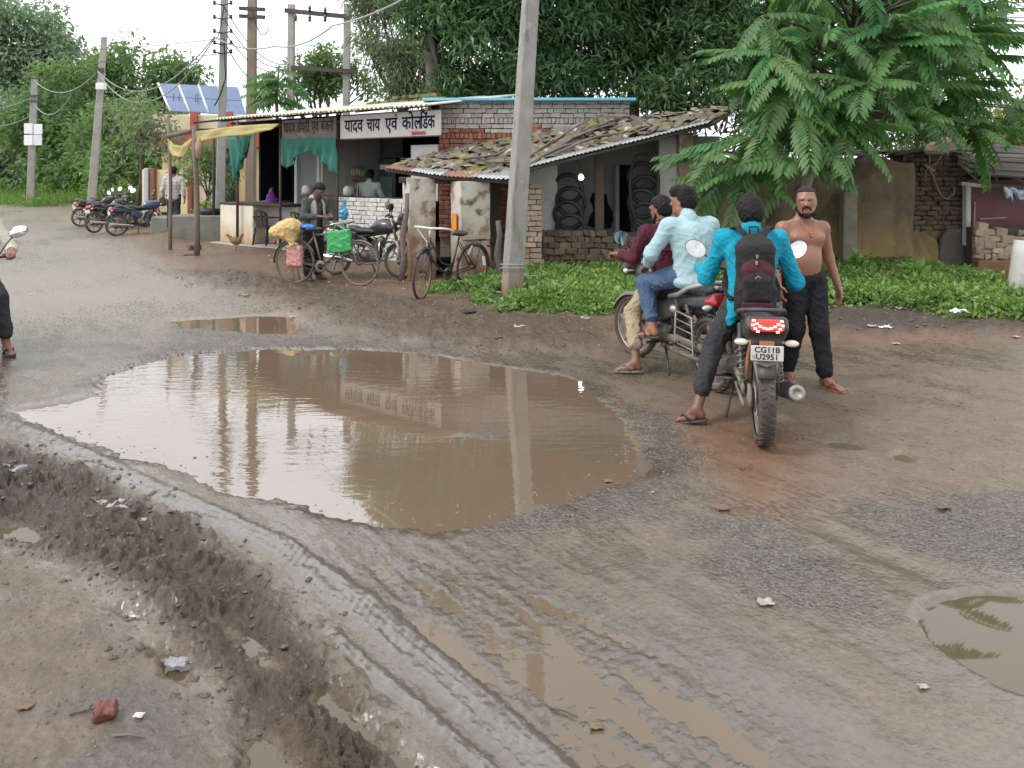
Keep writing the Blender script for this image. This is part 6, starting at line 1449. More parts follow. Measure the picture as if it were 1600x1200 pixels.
    sd_ = MB(); sd_.tube([(-.08, .12, .26), (-.2, .17, .14), (-.28, .2, .05)] if not lean else [(-.02, .12, .26), (.0, .22, .12), (.0, .30, .01)], .011, 6); sd_.build('side_stand', m_frame, t)
    if style == 'B':
        cg = MB(); cg.tube([(.28, .06, .60), (.34, .22, .60), (.36, .27, .50), (.34, .22, .34), (.24, .06, .28)], .015, 8); cg.tube([(.28, -.06, .60), (.34, -.22, .60), (.36, -.27, .50), (.34, -.22, .34), (.24, -.06, .28)], .015, 8); cg.build('crash_guard', m_chrome, t)
        sg_ = MB(); P = [(-.34, .17, .62), (-.60, .18, .60), (-.62, .18, .30), (-.30, .17, .28), (-.34, .17, .62)]; sg_.tube(P, .009, 6)
        for k in range(1, 5): sg_.cyl((-.335 - .005 * k, .172, .62 - .068 * k), (-.61, .18, .60 - .066 * k), .006, n=5)
        sg_.build('saree_guard', m_alloy, t)
        b = Blob(max(vox, .01)); b.ell((-.30, .17, .63), (.05, .03, .035)); b.build('guard_knob', trim, t)
    return t

hA = Vector((1.665, 5.12)); fA = Vector((1.90, 6.36)); yawA = math.atan2(fA.y - hA.y, fA.x - hA.x); oA = (hA + fA) / 2
m_blkp = mat('black_bike_paint', (.020, .020, .023), (.035, .034, .034), 4, .3, coat=.4)
BA = motorbike('black motorbike with lit red tail lamp and white number plate, nearest the viewer', 'A', m_blkp, (oA.x, oA.y, 0), yawA, .10, 0, .008, True, ('CG11B', 'U2951'), group='motorbikes ridden past the puddle')
hB = Vector((1.66, 6.36)); fB = Vector((1.25, 7.55)); yawB = math.atan2(fB.y - hB.y, fB.x - hB.x); oB = (hB + fB) / 2
BB = motorbike('grey-black motorbike with silver grab rail and chrome guards carrying two riders', 'B', mat('charcoal_bike_paint', (.04, .042, .048), (.06, .06, .062), 4, .35, coat=.3), (oB.x, oB.y, 0), yawB, .22, 0, .009, False, None, group='motorbikes ridden past the puddle')
pg_ = 'motorbikes parked by the shop'
def park(label, px, py, hd, body, lean=.0, steer=.25, z=0, plate=False):
    r = GP(px, py); d = Vector((hd[0], hd[1], 0)).normalized(); o = r + d * .635
    return motorbike(label, 'B', body, (o.x, o.y, 0), math.atan2(d.y, d.x), steer, -.10, .014, False, None, True, pg_, mat('grey_rail', (.16, .16, .165), None, 5, .4), z)
park('dark blue parked motorbike, rightmost of the row beside the cement block', 183, 371, (.74, .70), mat('blue_bike_paint', (.035, .065, .12), (.05, .08, .14), 4, .3, coat=.5), steer=-.3, z=.03)
park('black parked motorbike with a large red tail lamp, second from the right in the row', 148, 366, (.36, .93), m_blkp, z=.03)
park('black parked motorbike with rear carrier, leftmost of the row', 127, 356, (.62, .78), m_blkp, z=.03)
park('dark parked motorbike farthest back in the row, only its bars showing', 150, 350, (.5, .86), m_blkp, z=.03)
park('black motorbike parked against the white half wall behind the loaded bicycle', 524, 433, (.93, -.36), m_blkp, steer=.45, z=.04)

def bicycle(label, loc, yaw, steer, lean, loop, fm, covers=None, stand=True):
    t = thing('bicycle', label, 'bicycle', loc, 'old bicycles in front of the hut', static=False); t.rotation_euler = (lean, 0, yaw)
    R = .35; RX, FX = -.57, .57; m_rim = mat('rusty_rim', (.20, .165, .13), (.13, .10, .08), 9, .5, metal=.4)
    piv = Vector((.40, 0, 0)); ST = Matrix.Translation(piv) @ Matrix.Rotation(steer, 4, 'Z') @ Matrix.Translation(-piv)
    for x, M4, nm in ((RX, Matrix.Identity(4), 'r'), (FX, ST, 'f')):
        mb = MB(); mb.m = M4; mb.torus((x, 0, R), (0, 1, 0), R - .028, .012, 40, 6, ry=.015); mb.cyl((x, -.05, R), (x, .05, R), .022, n=10); w = mb.build('wheel', m_rim, t)
        mb = MB(); mb.m = M4
        for k in range(32):
            a = 2 * math.pi * k / 32; s = .03 * (1 if k % 2 else -1); mb.cyl((x + .022 * math.cos(a + .9), s, R + .022 * math.sin(a + .9)), (x + (R - .03) * math.cos(a), 0, R + (R - .03) * math.sin(a)), .0024, n=4)
        mb.build('spokes', m_rim, w)
        mb = MB(); mb.m = M4; mb.torus((x, 0, R), (0, 1, 0), R - .019, .019, 44, 8); mb.build('tyre', mat('cycle_tyre_muddy', (.10, .08, .062), (.17, .13, .095), 8, .85) if fm is not m_frame else m_tyre, w)
        G = []; mb = MB(); mb.m = M4
        for i in range(17):
            a = math.radians((20 if nm == 'r' else 25) + (165 if nm == 'r' else 95) * i / 16) if nm == 'r' else math.radians(50 + 110 * i / 16)
            G.append([(x + math.cos(a) * (R + .03 - .014 * abs(j)), j * .032, R + math.sin(a) * (R + .03 - .014 * abs(j))) for j in (-1, -.5, 0, .5, 1)])
        mb.grid(G, thick=.003); mb.build('mudguard', fm, t)
        for s in (-1, 1): mb = MB(); mb.m = M4; a = 2.3 if nm == 'r' else 2.4; mb.cyl((x, s * .05, R), (x + math.cos(a) * (R + .02), s * .035, R + math.sin(a) * (R + .02)), .004, n=5); mb.build('mudguard_stay', fm, t)
    BBk = Vector((-.09, 0, .29)); SE = Vector((-.24, 0, .82)); HT = Vector((.36, 0, .86)); HB = Vector((.40, 0, .70)); fr = MB()
    if loop: fr.tube([HB, (.28, 0, .52), (.12, 0, .36), BBk], .017, 8); fr.tube([HT - Vector((.0, 0, .04)), (.24, 0, .66), (.10, 0, .47), (-.05, 0, .42), (-.16, 0, .46)], .014, 8)
    else: fr.cyl(HT - Vector((0, 0, .04)), SE - Vector((0, 0, .03)), .0155); fr.cyl(HB, BBk, .017)
    fr.cyl(BBk, SE, .016); fr.cyl(HB - Vector((0, 0, .02)), HT, .02)
    for s in (-1, 1): fr.cyl((-.10, s * .03, .29), (RX, s * .055, R), .010, n=6); fr.cyl(SE + Vector((.01, s * .02, -.06)), (RX, s * .055, R), .009, n=6)
    fr.build('frame', fm, t)
    fk = MB(); fk.m = ST
    for s in (-1, 1): fk.tube([(.40, s * .045, .72), (.47, s * .05, .56), (FX - .03, s * .05, R + .06), (FX, s * .05, R)], .011, 6)
    fk.box((.405, 0, .715), (.05, .12, .03)); fk.build('fork', fm, t)
    hb = MB(); hb.m = ST; hb.cyl((.36, 0, .86), (.345, 0, .99), .013); hb.tube([(.10, -.27, .93), (.26, -.27, .985), (.36, -.17, 1.0), (.36, 0, .99), (.36, .17, 1.0), (.26, .27, .985), (.10, .27, .93)], .011 if not covers else .016, 8); hb.tube([(.34, -.2, .97), (.40, -.02, .80), (.43, 0, .72)], .005, 5); ho = hb.build('handlebar', covers or m_chrome, t)
    for s in (-1, 1): g = MB(); g.m = ST; g.cyl((.09, s * .27, .925), (.20, s * .27, .965), .017, n=8); g.build('grip', m_black if not covers else covers, ho)
    b = Blob(.010); b.ell((-.30, 0, .88), (.10, .095, .035)).cone((-.25, 0, .885), (-.10, 0, .885), .045, .02, .04); b.build('saddle', m_seat, t)
    mb = MB(); mb.cyl(SE, (-.255, 0, .86), .012); mb.build('seat_post', m_chrome, t)
    ca = MB()
    for y in (-.06, -.02, .02, .06): ca.cyl((-.40, y, .76), (-.86, y, .75), .006, n=5)
    ca.tube([(-.40, -.07, .76), (-.40, .07, .76)], .007, 5); ca.tube([(-.86, -.07, .75), (-.86, .07, .75)], .007, 5)
    for s in (-1, 1): ca.cyl((-.66, s * .07, .75), (RX, s * .06, R), .006, n=5)
    ca.build('carrier', fm, t)
    cc_ = MB(); cc_.lathe([(.05, 0), (.095, 0), (.098, .006), (.05, .008)], 20, (-.09, -.055, .29), (0, 1, 0)); cc_.tube([(-.09, -.05, .385), (RX, -.05, R + .04)], .004, 5); cc_.tube([(-.09, -.05, .2), (RX, -.05, R - .04)], .004, 5); cc_.build('chainset', m_rim, t)
    for s, a in ((-1, .5), (1, .5 + math.pi)):
        e = Vector((-.09 + .17 * math.cos(a), s * .07, .29 + .17 * math.sin(a))); cr_ = MB(); cr_.cyl((-.09, s * .06, .29), e, .009, n=6); cr_.box(e + Vector((0, s * .05, 0)), (.07, .09, .022)); cr_.build('pedal', m_black, t)
    if stand:
        sd_ = MB()
        for s in (-1, 1): sd_.tube([(RX, s * .06, R), (RX + .03, s * .11, .02)], .009, 5)
        sd_.cyl((RX + .03, -.13, .012), (RX + .03, .13, .012), .009, n=5); sd_.build('stand', fm, t)
    mb = MB(); mb.lathe([(0, 0), (.03, 0), (.035, .02), (.02, .03), (0, .03)], 12, (-.905, 0, .66), (-1, 0, 0)); mb.build('reflector', m_redlens, t)
    return t
m_brf = mat('rusty_green_frame', (.115, .105, .08), (.17, .13, .095), 7, .6)
r1, f1 = Vector((-3.50, 12.35)), Vector((-2.38, 12.08)); o1 = (r1 + f1) / 2
b1 = bicycle('old rusty bicycle loaded with sacks and a green bag beside the man', (o1.x, o1.y, .02), math.atan2(f1.y - r1.y, f1.x - r1.x), -.12, 0, False, m_brf)
r2, f2 = Vector((-.62, 11.68)), Vector((-1.33, 10.80)); o2_ = (r2 + f2) / 2
b2_ = bicycle('black step-through bicycle with white handlebar covers leaning by the concrete pole', (o2_.x, o2_.y, .02), math.atan2(f2.y - r2.y, f2.x - r2.x), .42, -.06, True, m_frame, mat('white_tape', (.62, .63, .62), None, 6, .4))
MB().box((-.83, 0, .42), (.02, .05, .14), (0, .25, 0)).build('white_stripe', m_paper, b2_); MB().box((-.45, .04, .62), (.02, .02, .16), (0, -.6, 0)).build('white_stripe', m_paper, b2_)

# load on the bicycle
Mb1 = Matrix.Translation((o1.x, o1.y, .02)) @ Matrix.Rotation(math.atan2(f1.y - r1.y, f1.x - r1.x), 4, 'Z')
def L1(*p): return Mb1 @ Vector(p)
b = Blob(.012); b.ell(L1(-.66, -.02, .885), (.22, .17, .12)).ell(L1(-.84, -.06, .82), (.13, .12, .10), k=.10).cone(L1(-.56, -.13, .90), L1(-.52, -.18, .64), .15, .02, .10).cone(L1(-.70, -.12, .86), L1(-.54, -.17, .70), .12, .03, .08)
tag(b.build('cloth_sack', mat('ochre_cloth', (.56, .40, .17), (.48, .32, .14), 5, .85, layers=[((.62, .50, .28), 3, .55, .75)]), None, wrinkle(.016, 8)), 'ochre cloth sack tied on the carrier of the loaded bicycle', 'sack')
b = Blob(.012); b.ell(L1(-.38, -.02, .92), (.13, .08, .035)).ell(L1(-.28, -.03, .91), (.08, .06, .03), k=.03); tag(b.build('blue_bundle', mat('blue_plastic_bag', (.02, .13, .50), (.03, .18, .58), 6, .35), None, wrinkle(.018, 14)), 'crumpled bright blue plastic on the bicycle saddle', 'bag')
gb = thing('shopping_bag', 'bright green cloth bag hung on the loaded bicycle handlebar', 'bag', tuple(L1(.2, -.1, .5)))
b = Blob(.012); b.box(L1(.22, -.03, .70), (.20, .05, .17), (Mb1.to_3x3() @ Euler((0, -.12, 0)).to_matrix()), .02); b.build('body', mat('green_bag_cloth', (.05, .36, .11), (.04, .30, .09), 4, .6), gb, wrinkle(.014, 8))
mb = MB(); mb.tube([L1(.12, -.05, .85), L1(.2, -.06, .98), L1(.3, -.05, .97), L1(.33, -.05, .85)], .01, 6); mb.build('handle', mat('green_bag_cloth', (0, 0, 0)), gb)
b = Blob(.014); b.box(L1(-.50, -.12, .46), (.13, .05, .17), Mb1.to_3x3(), .03); tag(b.build('red_basket_bag', mat('red_checked_plastic', (.42, .10, .08), (.50, .34, .30), 30, .6), None, wrinkle(.010, 20)), 'red and white checked plastic bag behind the bicycle rear wheel', 'bag')

# scooter cut by the left edge
def scooter():
    o = GP(-48, 560); t = thing('scooter', 'white scooter cut off by the left edge of the picture', 'scooter', tuple(o), static=False); t.rotation_euler = (0, 0, math.radians(-57))
    wh = mat('scooter_white', (.62, .62, .60), (.55, .54, .52), 4, .35, coat=.4)
    wheel(t, .62, .24, .09, 'alloy', m_alloy, m_mtyre); wheel(t, -.62, .24, .09, 'alloy', m_alloy, m_mtyre)
    b = Blob(.012); b.chain([(.46, 0, .88), (.40, 0, .62), (.36, 0, .34)], [.10, .13, .14], .04).box((.38, 0, .52), (.035, .21, .28), Euler((0, .18, 0)).to_matrix(), .03, .06); b.build('leg_shield', wh, t)
    b = Blob(.012); b.box((.05, 0, .25), (.36, .17, .045), r=.03).box((-.45, 0, .52), (.36, .15, .16), r=.08, k=.06); b.build('body', wh, t)
    b = Blob(.012); b.box((-.32, 0, .74), (.36, .13, .05), r=.045); b.build('seat', m_seat, t)
    b = Blob(.012); b.ell((.62, 0, .42), (.19, .075, .11)); b.build('front_fender', wh, t)
    b = Blob(.012); b.ell((.45, 0, .98), (.13, .12, .09)); hc = b.build('headlamp_cowl', wh, t)
    mb = MB(); mb.tube([(.30, -.35, 1.0), (.42, -.12, 1.0), (.42, .12, 1.0), (.30, .35, 1.0)], .014, 8); hb = mb.build('handlebar', m_frame, t)
    for s in (-1, 1):
        mb = MB(); mb.tube([(.36, s * .24, 1.01), (.36, s * .30, 1.12), (.37, s * .36, 1.20)], .007, 6); mb.build('mirror_stalk', m_frame, hb)
        mb = MB(); mb.m = Matrix.Translation((.37, s * .40, 1.235)) @ Matrix.Rotation(s * .35, 4, 'X') @ Matrix.Diagonal((1, 1.5, 1, 1)); mb.lathe([(0, .025), (.04, .02), (.055, 0), (.05, -.006), (0, -.006)], 20, (0, 0, 0), (1, 0, 0)); mb.build('mirror', m_mirror, hb)
    mb = MB(); mb.torus((.22, .20, .56), (0, 1, 0), .10, .007, 20, 5, -1.2, 1.5); mb.build('guard_rail', m_chrome, t)
    return t
scooter()
# ---------------------------------------------------------------- people (pose points local: x forward, y left, z up)
def skinmat(n, c): return mat('skin_' + n, c, tuple(x * .86 for x in c), 5, .45, .1, sss=.08, bump=.08, bscale=90, layers=[(tuple(x * .80 for x in c), 7, .50, .75), (tuple(min(1, x * 1.12) for x in c), 3, .55, .8)])
m_hair = mat('black_hair', (.008, .007, .007), (.013, .011, .010), 30, .6, bump=.25, bscale=60, spec=.2)
m_sole = mat('sandal_sole', (.035, .032, .030), (.06, .052, .045), 9, .7)
def vunit(v): v = np.array(v, float); return v / (np.linalg.norm(v) + 1e-9)
def hand(b, w, d, n, curl=.35, spread=.02, tag=0, side=1, k=.008):
    """palm + four fingers + thumb; d along the hand, n out of the back of the hand"""
    w = np.array(w, float); d = vunit(d); n = vunit(np.array(n, float) - d * np.dot(n, d)); s = np.cross(d, n) * side
    b.box(w + d * .048, (.045, .040, .014), np.stack([d, s, n], 1), .012, .015, tag)
    for i, (y, l) in enumerate(((.032, .068), (.011, .078), (-.011, .073), (-.031, .056))):
        p = w + d * .088 + s * y; a = curl * .6
        for j, f in enumerate((.48, .32, .24)):
            q = p + (d * math.cos(a) - n * math.sin(a) + s * y * spread * 12) * l * f; b.cone(p, q, .0092 - .0012 * j, .0086 - .0012 * j, k, tag); p = q; a += curl
    p = w + d * .025 + s * .036; q = p + (d * .55 + s * .75 - n * .25) * .045; r = q + (d * .85 + s * .25 - n * (.3 + curl * .3)) * .035
    b.cone(p, q, .013, .011, .012, tag); b.cone(q, r, .0105, .008, .006, tag)
def foot(b, a, fwd, up=(0, 0, 1), tag=0):
    a = np.array(a, float); f = vunit(fwd); u = vunit(np.array(up, float) - f * np.dot(up, f)); s = np.cross(u, f)
    b.ell(a - u * .045 - f * .02, (.032, .030, .034), None, .03, tag); b.cone(a - u * .02 + f * .03, a - u * .062 + f * .13, .034, .020, .03, tag); b.box(a - u * .062 + f * .09, (.07, .036, .014), np.stack([f, s, u], 1), .012, .025, tag)
    for i in range(5):
        y = (-.032 + .016 * i); b.cone(a - u * .066 + f * .15 + s * y, a - u * .070 + f * (.185 - .006 * abs(i - 1) * 1.0) + s * y, .011, .009, .006, tag)
def sandal(par, a, fwd, m, strap):
    a = np.array(a, float); f = vunit(fwd); u = np.array([0, 0, 1.0]); u = vunit(u - f * np.dot(u, f)); s = np.cross(u, f); mb = MB(); pts = []
    for t in np.linspace(0, 2 * math.pi, 18)[:-1]:
        x = .07 + .135 * math.cos(t); y = (.043 + .008 * (x > .1)) * math.sin(t); pts.append(Vector(a - u * .094 + f * x + s * y))
    mb.prism(pts, Vector(u) * .018); o = mb.build('sandal', m, par, .004)
    for sg in (-1, 1):
        st = MB(); st.tube([Vector(a - u * .068 + f * .155), Vector(a - u * .022 + f * .10 + s * sg * .03), Vector(a - u * .07 + f * .055 + s * sg * .046)], .008, 6); st.build('strap', strap, o)
class Person:
    def __init__(s, label, M4, sk, vox=.007, cat='person'):
        s.M = M4; s.vox = vox; s.sk = sk; s.b = Blob(vox); s.t = thing('person', label, cat, tuple(M4.translation))
    def W(s, p): return np.array(s.M @ Vector(p))
    def D(s, v): return np.array(s.M.to_3x3() @ Vector(v))
    def frame(s, yaw=0, pitch=0, roll=0): return s.M.to_3x3() @ Euler((roll, pitch, yaw)).to_matrix()
    def torso(s, pel, chest, neck, sh, g=0, tag=0, b=None, lean=0, wide=1.0):
        b = b or s.b; R = np.array(s.frame(lean if not isinstance(lean, tuple) else lean[0], 0 if not isinstance(lean, tuple) else lean[1])); p, c, n = s.W(pel), s.W(chest), s.W(neck); m = (p + c) / 2
        b.ell(p, np.array((.108, .155 * wide, .115)) + g, R, .06, tag).ell(m, np.array((.103, .142 * wide, .15)) + g, R, .08, tag).ell(c, np.array((.112, .165, .155)) + g, R, .08, tag)
        for q in sh:
            Q = s.W(q); b.cone(Q, c * .35 + Q * .65 - np.array([0, 0, .02]), .052 + g * .8, .07 + g * .8, .05, tag); b.cone(n - np.array([0, 0, .02]), Q, .045 + g * .4, .045 + g * .8, .04, tag)
    def limb(s, pts, rs, g=0, tag=0, b=None, k=.02): (b or s.b).chain([s.W(p) for p in pts], [r + g for r in rs], k, tag)
    def head(s, c, yaw=0, pitch=0, neck=None, hair='short', beard=False, roll=0):
        R3 = s.frame(yaw, pitch, roll); R = np.array(R3); o = s.W(c); H = lambda x, y, z: o + R @ np.array([x, y, z]); b = s.b
        b.ell(H(-.005, 0, .03), (.094, .074, .092), R, .03).ell(H(.030, 0, -.03), (.062, .060, .080), R, .04).cone(H(.05, .018, -.085), H(.05, -.018, -.085), .030, None, .03)
        b.cone(H(.0, .05, -.06), H(.055, .012, -.092), .026, .022, .03).cone(H(.0, -.05, -.06), H(.055, -.012, -.092), .026, .022, .03)
        b.cone(H(.088, 0, .018), H(.108, 0, -.020), .009, .015, .012).ell(H(.098, .014, -.026), (.010, .009, .008), R, .008).ell(H(.098, -.014, -.026), (.010, .009, .008), R, .008)
        b.cone(H(.084, .045, .030), H(.084, -.045, .030), .012, None, .02)
        for y in (.031, -.031):
            b.ell(H(.094, y, .012), (.014, .017, .009), R, .008, 0, -1); b.ell(H(.078, y, .012), (.013, .014, .010), R, .002, 2); b.ell(H(.086, y, .012), (.008, .008, .008), R, .002, 3)
        b.ell(H(.088, 0, -.054), (.010, .024, .006), R, .004, 1).ell(H(.087, 0, -.064), (.011, .021, .006), R, .004, 1)
        for y in (.076, -.076): b.ell(H(-.004, y, -.004), (.020, .009, .032), R, .012); b.ell(H(.0, y * 1.08, .0), (.010, .005, .018), R, .006, 0, -1)
        if neck is not None: b.cone(o + R @ np.array([-.02, 0, -.05]), s.W(neck), .054, .060, .04)
        s.H = H; s.R = R
        h = Blob(min(s.vox, .006)); hv = .006 if hair == 'buzz' else (.014 if hair == 'short' else .022)
        h.ell(H(-.012, 0, .040), (.092 + hv, .076 + hv, .086 + hv), R, .02).ell(H(-.045, 0, .0), (.062 + hv, .068 + hv * .8, .075 + hv * .6), R, .03)
        h.box(H(.092 if hair != 'buzz' else .10, 0, -.035 if hair != 'buzz' else -.012), (.08, .2, .088), R, .01, .015, 0, -1).box(H(.0, 0, -.16), (.2, .2, .088), R, .01, .01, 0, -1)
        for y in (.1, -.1): h.ell(H(.012, y * .86, -.02), (.045, .022, .048), R, .008, 0, -1)
        if hair == 'quiff': h.cone(H(.06, .03, .115), H(.075, -.03, .12), .03, .028, .03).cone(H(-.02, .0, .135), H(.05, 0, .13), .025, .03, .03)
        if hair == 'puff':
            for q in ((.02, .05, .11), (.05, 0, .115), (0, -.05, .115), (-.06, .04, .10), (-.07, -.04, .06), (.06, .04, .095), (-.09, 0, .02)): h.ell(H(*q), (.035, .035, .03), R, .03)
        h.build('hair', m_hair if hair != 'buzz' else mat('cropped_hair', (.035, .026, .022), (.022, .017, .015), 60, .7, bump=.3, bscale=120, spec=.2), s.t, wrinkle(.006 if hair != 'buzz' else .001, 30))
        e = Blob(.004)
        for y in (1, -1): e.cone(H(.094, y * .016, .034), H(.086, y * .046, .037), .0055, .003, .004)
        e.build('eyebrows', m_hair, s.t)
        if beard:
            g = Blob(.0055)
            g.chain([H(.002, .068, -.02), H(.006, .066, -.06), H(.040, .045, -.098), H(.068, .0, -.112), H(.040, -.045, -.098), H(.006, -.066, -.06), H(.002, -.068, -.02)], [.010, .018, .024, .027, .024, .018, .010], .02)
            g.cone(H(.094, .026, -.048), H(.099, 0, -.041), .007, .008, .006).cone(H(.094, -.026, -.048), H(.099, 0, -.041), .007, .008, .006)
            g.cone(H(.088, .030, -.05), H(.070, .028, -.09), .008, .014, .008).cone(H(.088, -.030, -.05), H(.070, -.028, -.09), .008, .014, .008); g.build('beard', m_hair, s.t, wrinkle(.003, 70))
    def done(s):
        sk = s.sk; lips = mat(sk.name + '_lips', tuple(x * y for x, y in zip(s.skc, (.85, .6, .55))), None, 9, .4)
        s.b.build('body', [sk, lips, mat('eye_white', (.5, .48, .46), None, 9, .2), mat('iris_dark', (.015, .01, .008), None, 9, .15)], s.t)
def mk(label, M4, n, c, vox=.007): p = Person(label, M4, skinmat(n, c), vox); p.skc = c; return p
def cloth_blob(p, vox=None): return Blob(vox or p.vox * 1.15)
def place(x, y, yaw, z=0): return Matrix.Translation((x, y, z)) @ Matrix.Rotation(yaw, 4, 'Z')
m_blackt = mat('black_trousers', (.012, .012, .014), (.02, .02, .023), 6, .8, bump=.2, spec=.18); m_char = mat('charcoal_trousers', (.030, .031, .034), (.042, .042, .044), 6, .85, bump=.2, spec=.18)

# -- shirtless bearded man facing the viewer
g = GP(1256, 602); p = mk('bearded bare-chested man in black trousers standing beyond the motorbikes', place(g.x, g.y, math.radians(-82)) @ Matrix.Scale(.965, 4), 'tan', (.25, .118, .068))
pel, ch, nk = (0, 0, .96), (-.015, 0, 1.27), (-.01, 0, 1.47); sl, sr = (-.02, .186, 1.375), (-.02, -.186, 1.375)
p.torso(pel, ch, nk, (sl, sr), wide=.86); R = np.array(p.frame())
for y in (.075, -.075): p.b.ell(p.W((.085, y, 1.30)), (.035, .07, .05), R, .04)
p.b.ell(p.W((.05, 0, 1.10)), (.075, .11, .10), R, .06)
p.limb([sl, (-.06, .265, 1.11), (-.01, .33, .86)], [.056, .044, .030], k=.03); p.limb([sr, (-.03, -.26, 1.14), (.06, -.27, .90)], [.056, .044, .030], k=.03)
hand(p.b, p.W((-.01, .33, .86)), p.D((.05, .06, -1)), p.D((0, 1, 0)), .35, side=1); hand(p.b, p.W((.06, -.27, .90)), p.D((.3, 0, -1)), p.D((0, -1, 0)), .5, side=-1)
p.head((.045, 0, 1.615), math.radians(-30), .05, roll=.05, neck=nk, hair='buzz', beard=True)
hl, hr, kl, kr, al, ar = (0, .09, .93), (0, -.09, .93), (.06, .11, .50), (.0, -.09, .50), (.10, .14, .095), (-.12, -.09, .095)
for h_, k_, a_ in ((hl, kl, al), (hr, kr, ar)): p.limb([h_, k_, a_], [.09, .055, .036])
foot(p.b, p.W(al), p.D((1, .35, 0))); foot(p.b, p.W(ar), p.D((1, -.15, 0))); p.done()
t = cloth_blob(p); R = np.array(p.frame()); t.ell(p.W((0, 0, .955)), (.118, .162, .10), R, .05)
for h_, k_, a_ in ((hl, kl, al), (hr, kr, ar)): t.chain([p.W(h_), p.W(k_), p.W((a_[0], a_[1], .14))], [.105, .080, .066], .03)
t.build('trousers', m_blackt, p.t, wrinkle(.007, 12, (1, 1, .7)))
t = MB()
for sgn in (1, -1): t.tube([Vector(p.W((-.06, sgn * .05, 1.485))), Vector(p.W((.055, sgn * .062, 1.44))), Vector(p.W((.118, sgn * .03, 1.36))), Vector(p.W((.125, 0, 1.325)))], .0035, 5)
t.build('neck_thread', mat('red_thread', (.35, .10, .06), None, 5, .7), p.t); b = Blob(.006); b.ell(p.W((.128, 0, 1.318)), (.012, .012, .014)); b.build('pendant', mat('red_thread', (0, 0, 0)), p.t)
for a_, f_ in ((al, (1, .35, 0)), (ar, (1, -.15, 0))): sandal(p.t, p.W(a_), p.D(f_), mat('tan_sandal', (.30, .14, .075), None, 8, .7), mat('tan_sandal', (0, 0, 0)))

# -- rider with backpack on the nearest motorbike
MA = Matrix.Translation((oA.x, oA.y, 0)) @ Matrix.Rotation(yawA, 4, 'Z')
p = mk('rider in a bright turquoise shirt and grey trousers on the nearest motorbike', MA, 'brown', (.17, .075, .045))
pel, ch, nk = (-.10, 0, .90), (-.06, 0, 1.18), (-.02, 0, 1.37); sl, sr = (-.03, .195, 1.31), (-.03, -.195, 1.31)
p.torso(pel, ch, nk, (sl, sr)); el, er, wl, wr = (.06, .315, 1.00), (.04, -.325, .985), (.335, .345, 1.045), (.335, -.345, 1.045)
p.limb([sl, el, wl], [.05, .042, .029]); p.limb([sr, er, wr], [.05, .042, .029]); hand(p.b, p.W((.315, .345, 1.055)), p.D((1, 0, -.1)), p.D((.1, 0, 1)), 1.15, side=1); hand(p.b, p.W((.315, -.345, 1.055)), p.D((1, 0, -.1)), p.D((.1, 0, 1)), 1.15, side=-1)
p.head((.03, 0, 1.49), .05, .05, nk, 'quiff')
hl, hr, kl, kr, al, ar = (-.06, .09, .88), (-.06, -.09, .88), (-.10, .27, .53), (.26, -.17, .62), (-.33, .405, .115), (.03, -.20, .37)
for h_, k_, a_ in ((hl, kl, al), (hr, kr, ar)): p.limb([h_, k_, a_], [.08, .054, .035])
foot(p.b, p.W(al), p.D((.35, 1, -.25))); foot(p.b, p.W(ar), p.D((1, 0, -.1))); p.done()
m_turq = mat('turquoise_shirt', (.012, .27, .38), (.010, .22, .32), 5, .8, bump=.15, spec=.18); t = cloth_blob(p); p.torso(pel, ch, nk, (sl, sr), .016, b=t); p.limb([sl, el, (.29, .35, 1.045)], [.062, .058, .046], b=t, k=.03); p.limb([sr, er, (.29, -.35, 1.045)], [.062, .058, .046], b=t, k=.03)
R = np.array(p.frame()); t.ell(p.W((-.12, 0, .84)), (.125, .17, .08), R, .06).cone(p.W((-.16, .13, .80)), p.W((-.17, .16, .72)), .05, .035, .04); t.cone(p.W((-.045, .0, 1.385)), p.W((-.02, 0, 1.415)), .068, .060, .02)
t.build('shirt', m_turq, p.t, wrinkle(.007, 13))
t = cloth_blob(p); t.ell(p.W((-.09, 0, .885)), (.12, .155, .09), R, .05)
for h_, k_, e_ in ((hl, kl, (-.275, .372, .24)), (hr, kr, (.07, -.19, .43))): t.chain([p.W(h_), p.W(k_), p.W(e_)], [.092, .074, .060], .03)
t.build('trousers', m_char, p.t, wrinkle(.008, 13, (1, 1, .8)))
sandal(p.t, p.W(al), p.D((.35, 1, -.25)), m_sole, m_black); sandal(p.t, p.W(ar), p.D((1, 0, -.1)), m_sole, m_black)
# backpack
bp = thing('backpack', 'black and maroon backpack worn by the rider in turquoise', 'backpack', tuple(MA @ Vector((-.3, 0, .8)))); m_bag = mat('black_bag_cloth', (.018, .017, .018), (.030, .028, .029), 8, .75, bump=.3, bscale=60, spec=.18); m_maroon = mat('maroon_bag_cloth', (.075, .020, .026), (.045, .015, .02), 14, .8, bump=.3, bscale=60, spec=.18)
Rb = np.array(p.frame(0, -.10)); Bq = lambda x, y, z: np.array(MA @ Vector((x, y, z)))
b = Blob(.008); b.box(Bq(-.275, 0, 1.05), (.090, .130, .27), Rb, .07, .02).ell(Bq(-.255, 0, 1.27), (.08, .11, .10), Rb, .06).box(Bq(-.30, 0, .90), (.095, .138, .13), Rb, .06, .04); b.build('main_body', m_bag, bp, wrinkle(.006, 10))
b = Blob(.007); b.box(Bq(-.385, 0, 1.02), (.03, .105, .125), Rb, .028, .02).ell(Bq(-.385, 0, 1.13), (.035, .10, .07), Rb, .03); b.build('maroon_panel', m_maroon, bp, wrinkle(.003, 14))
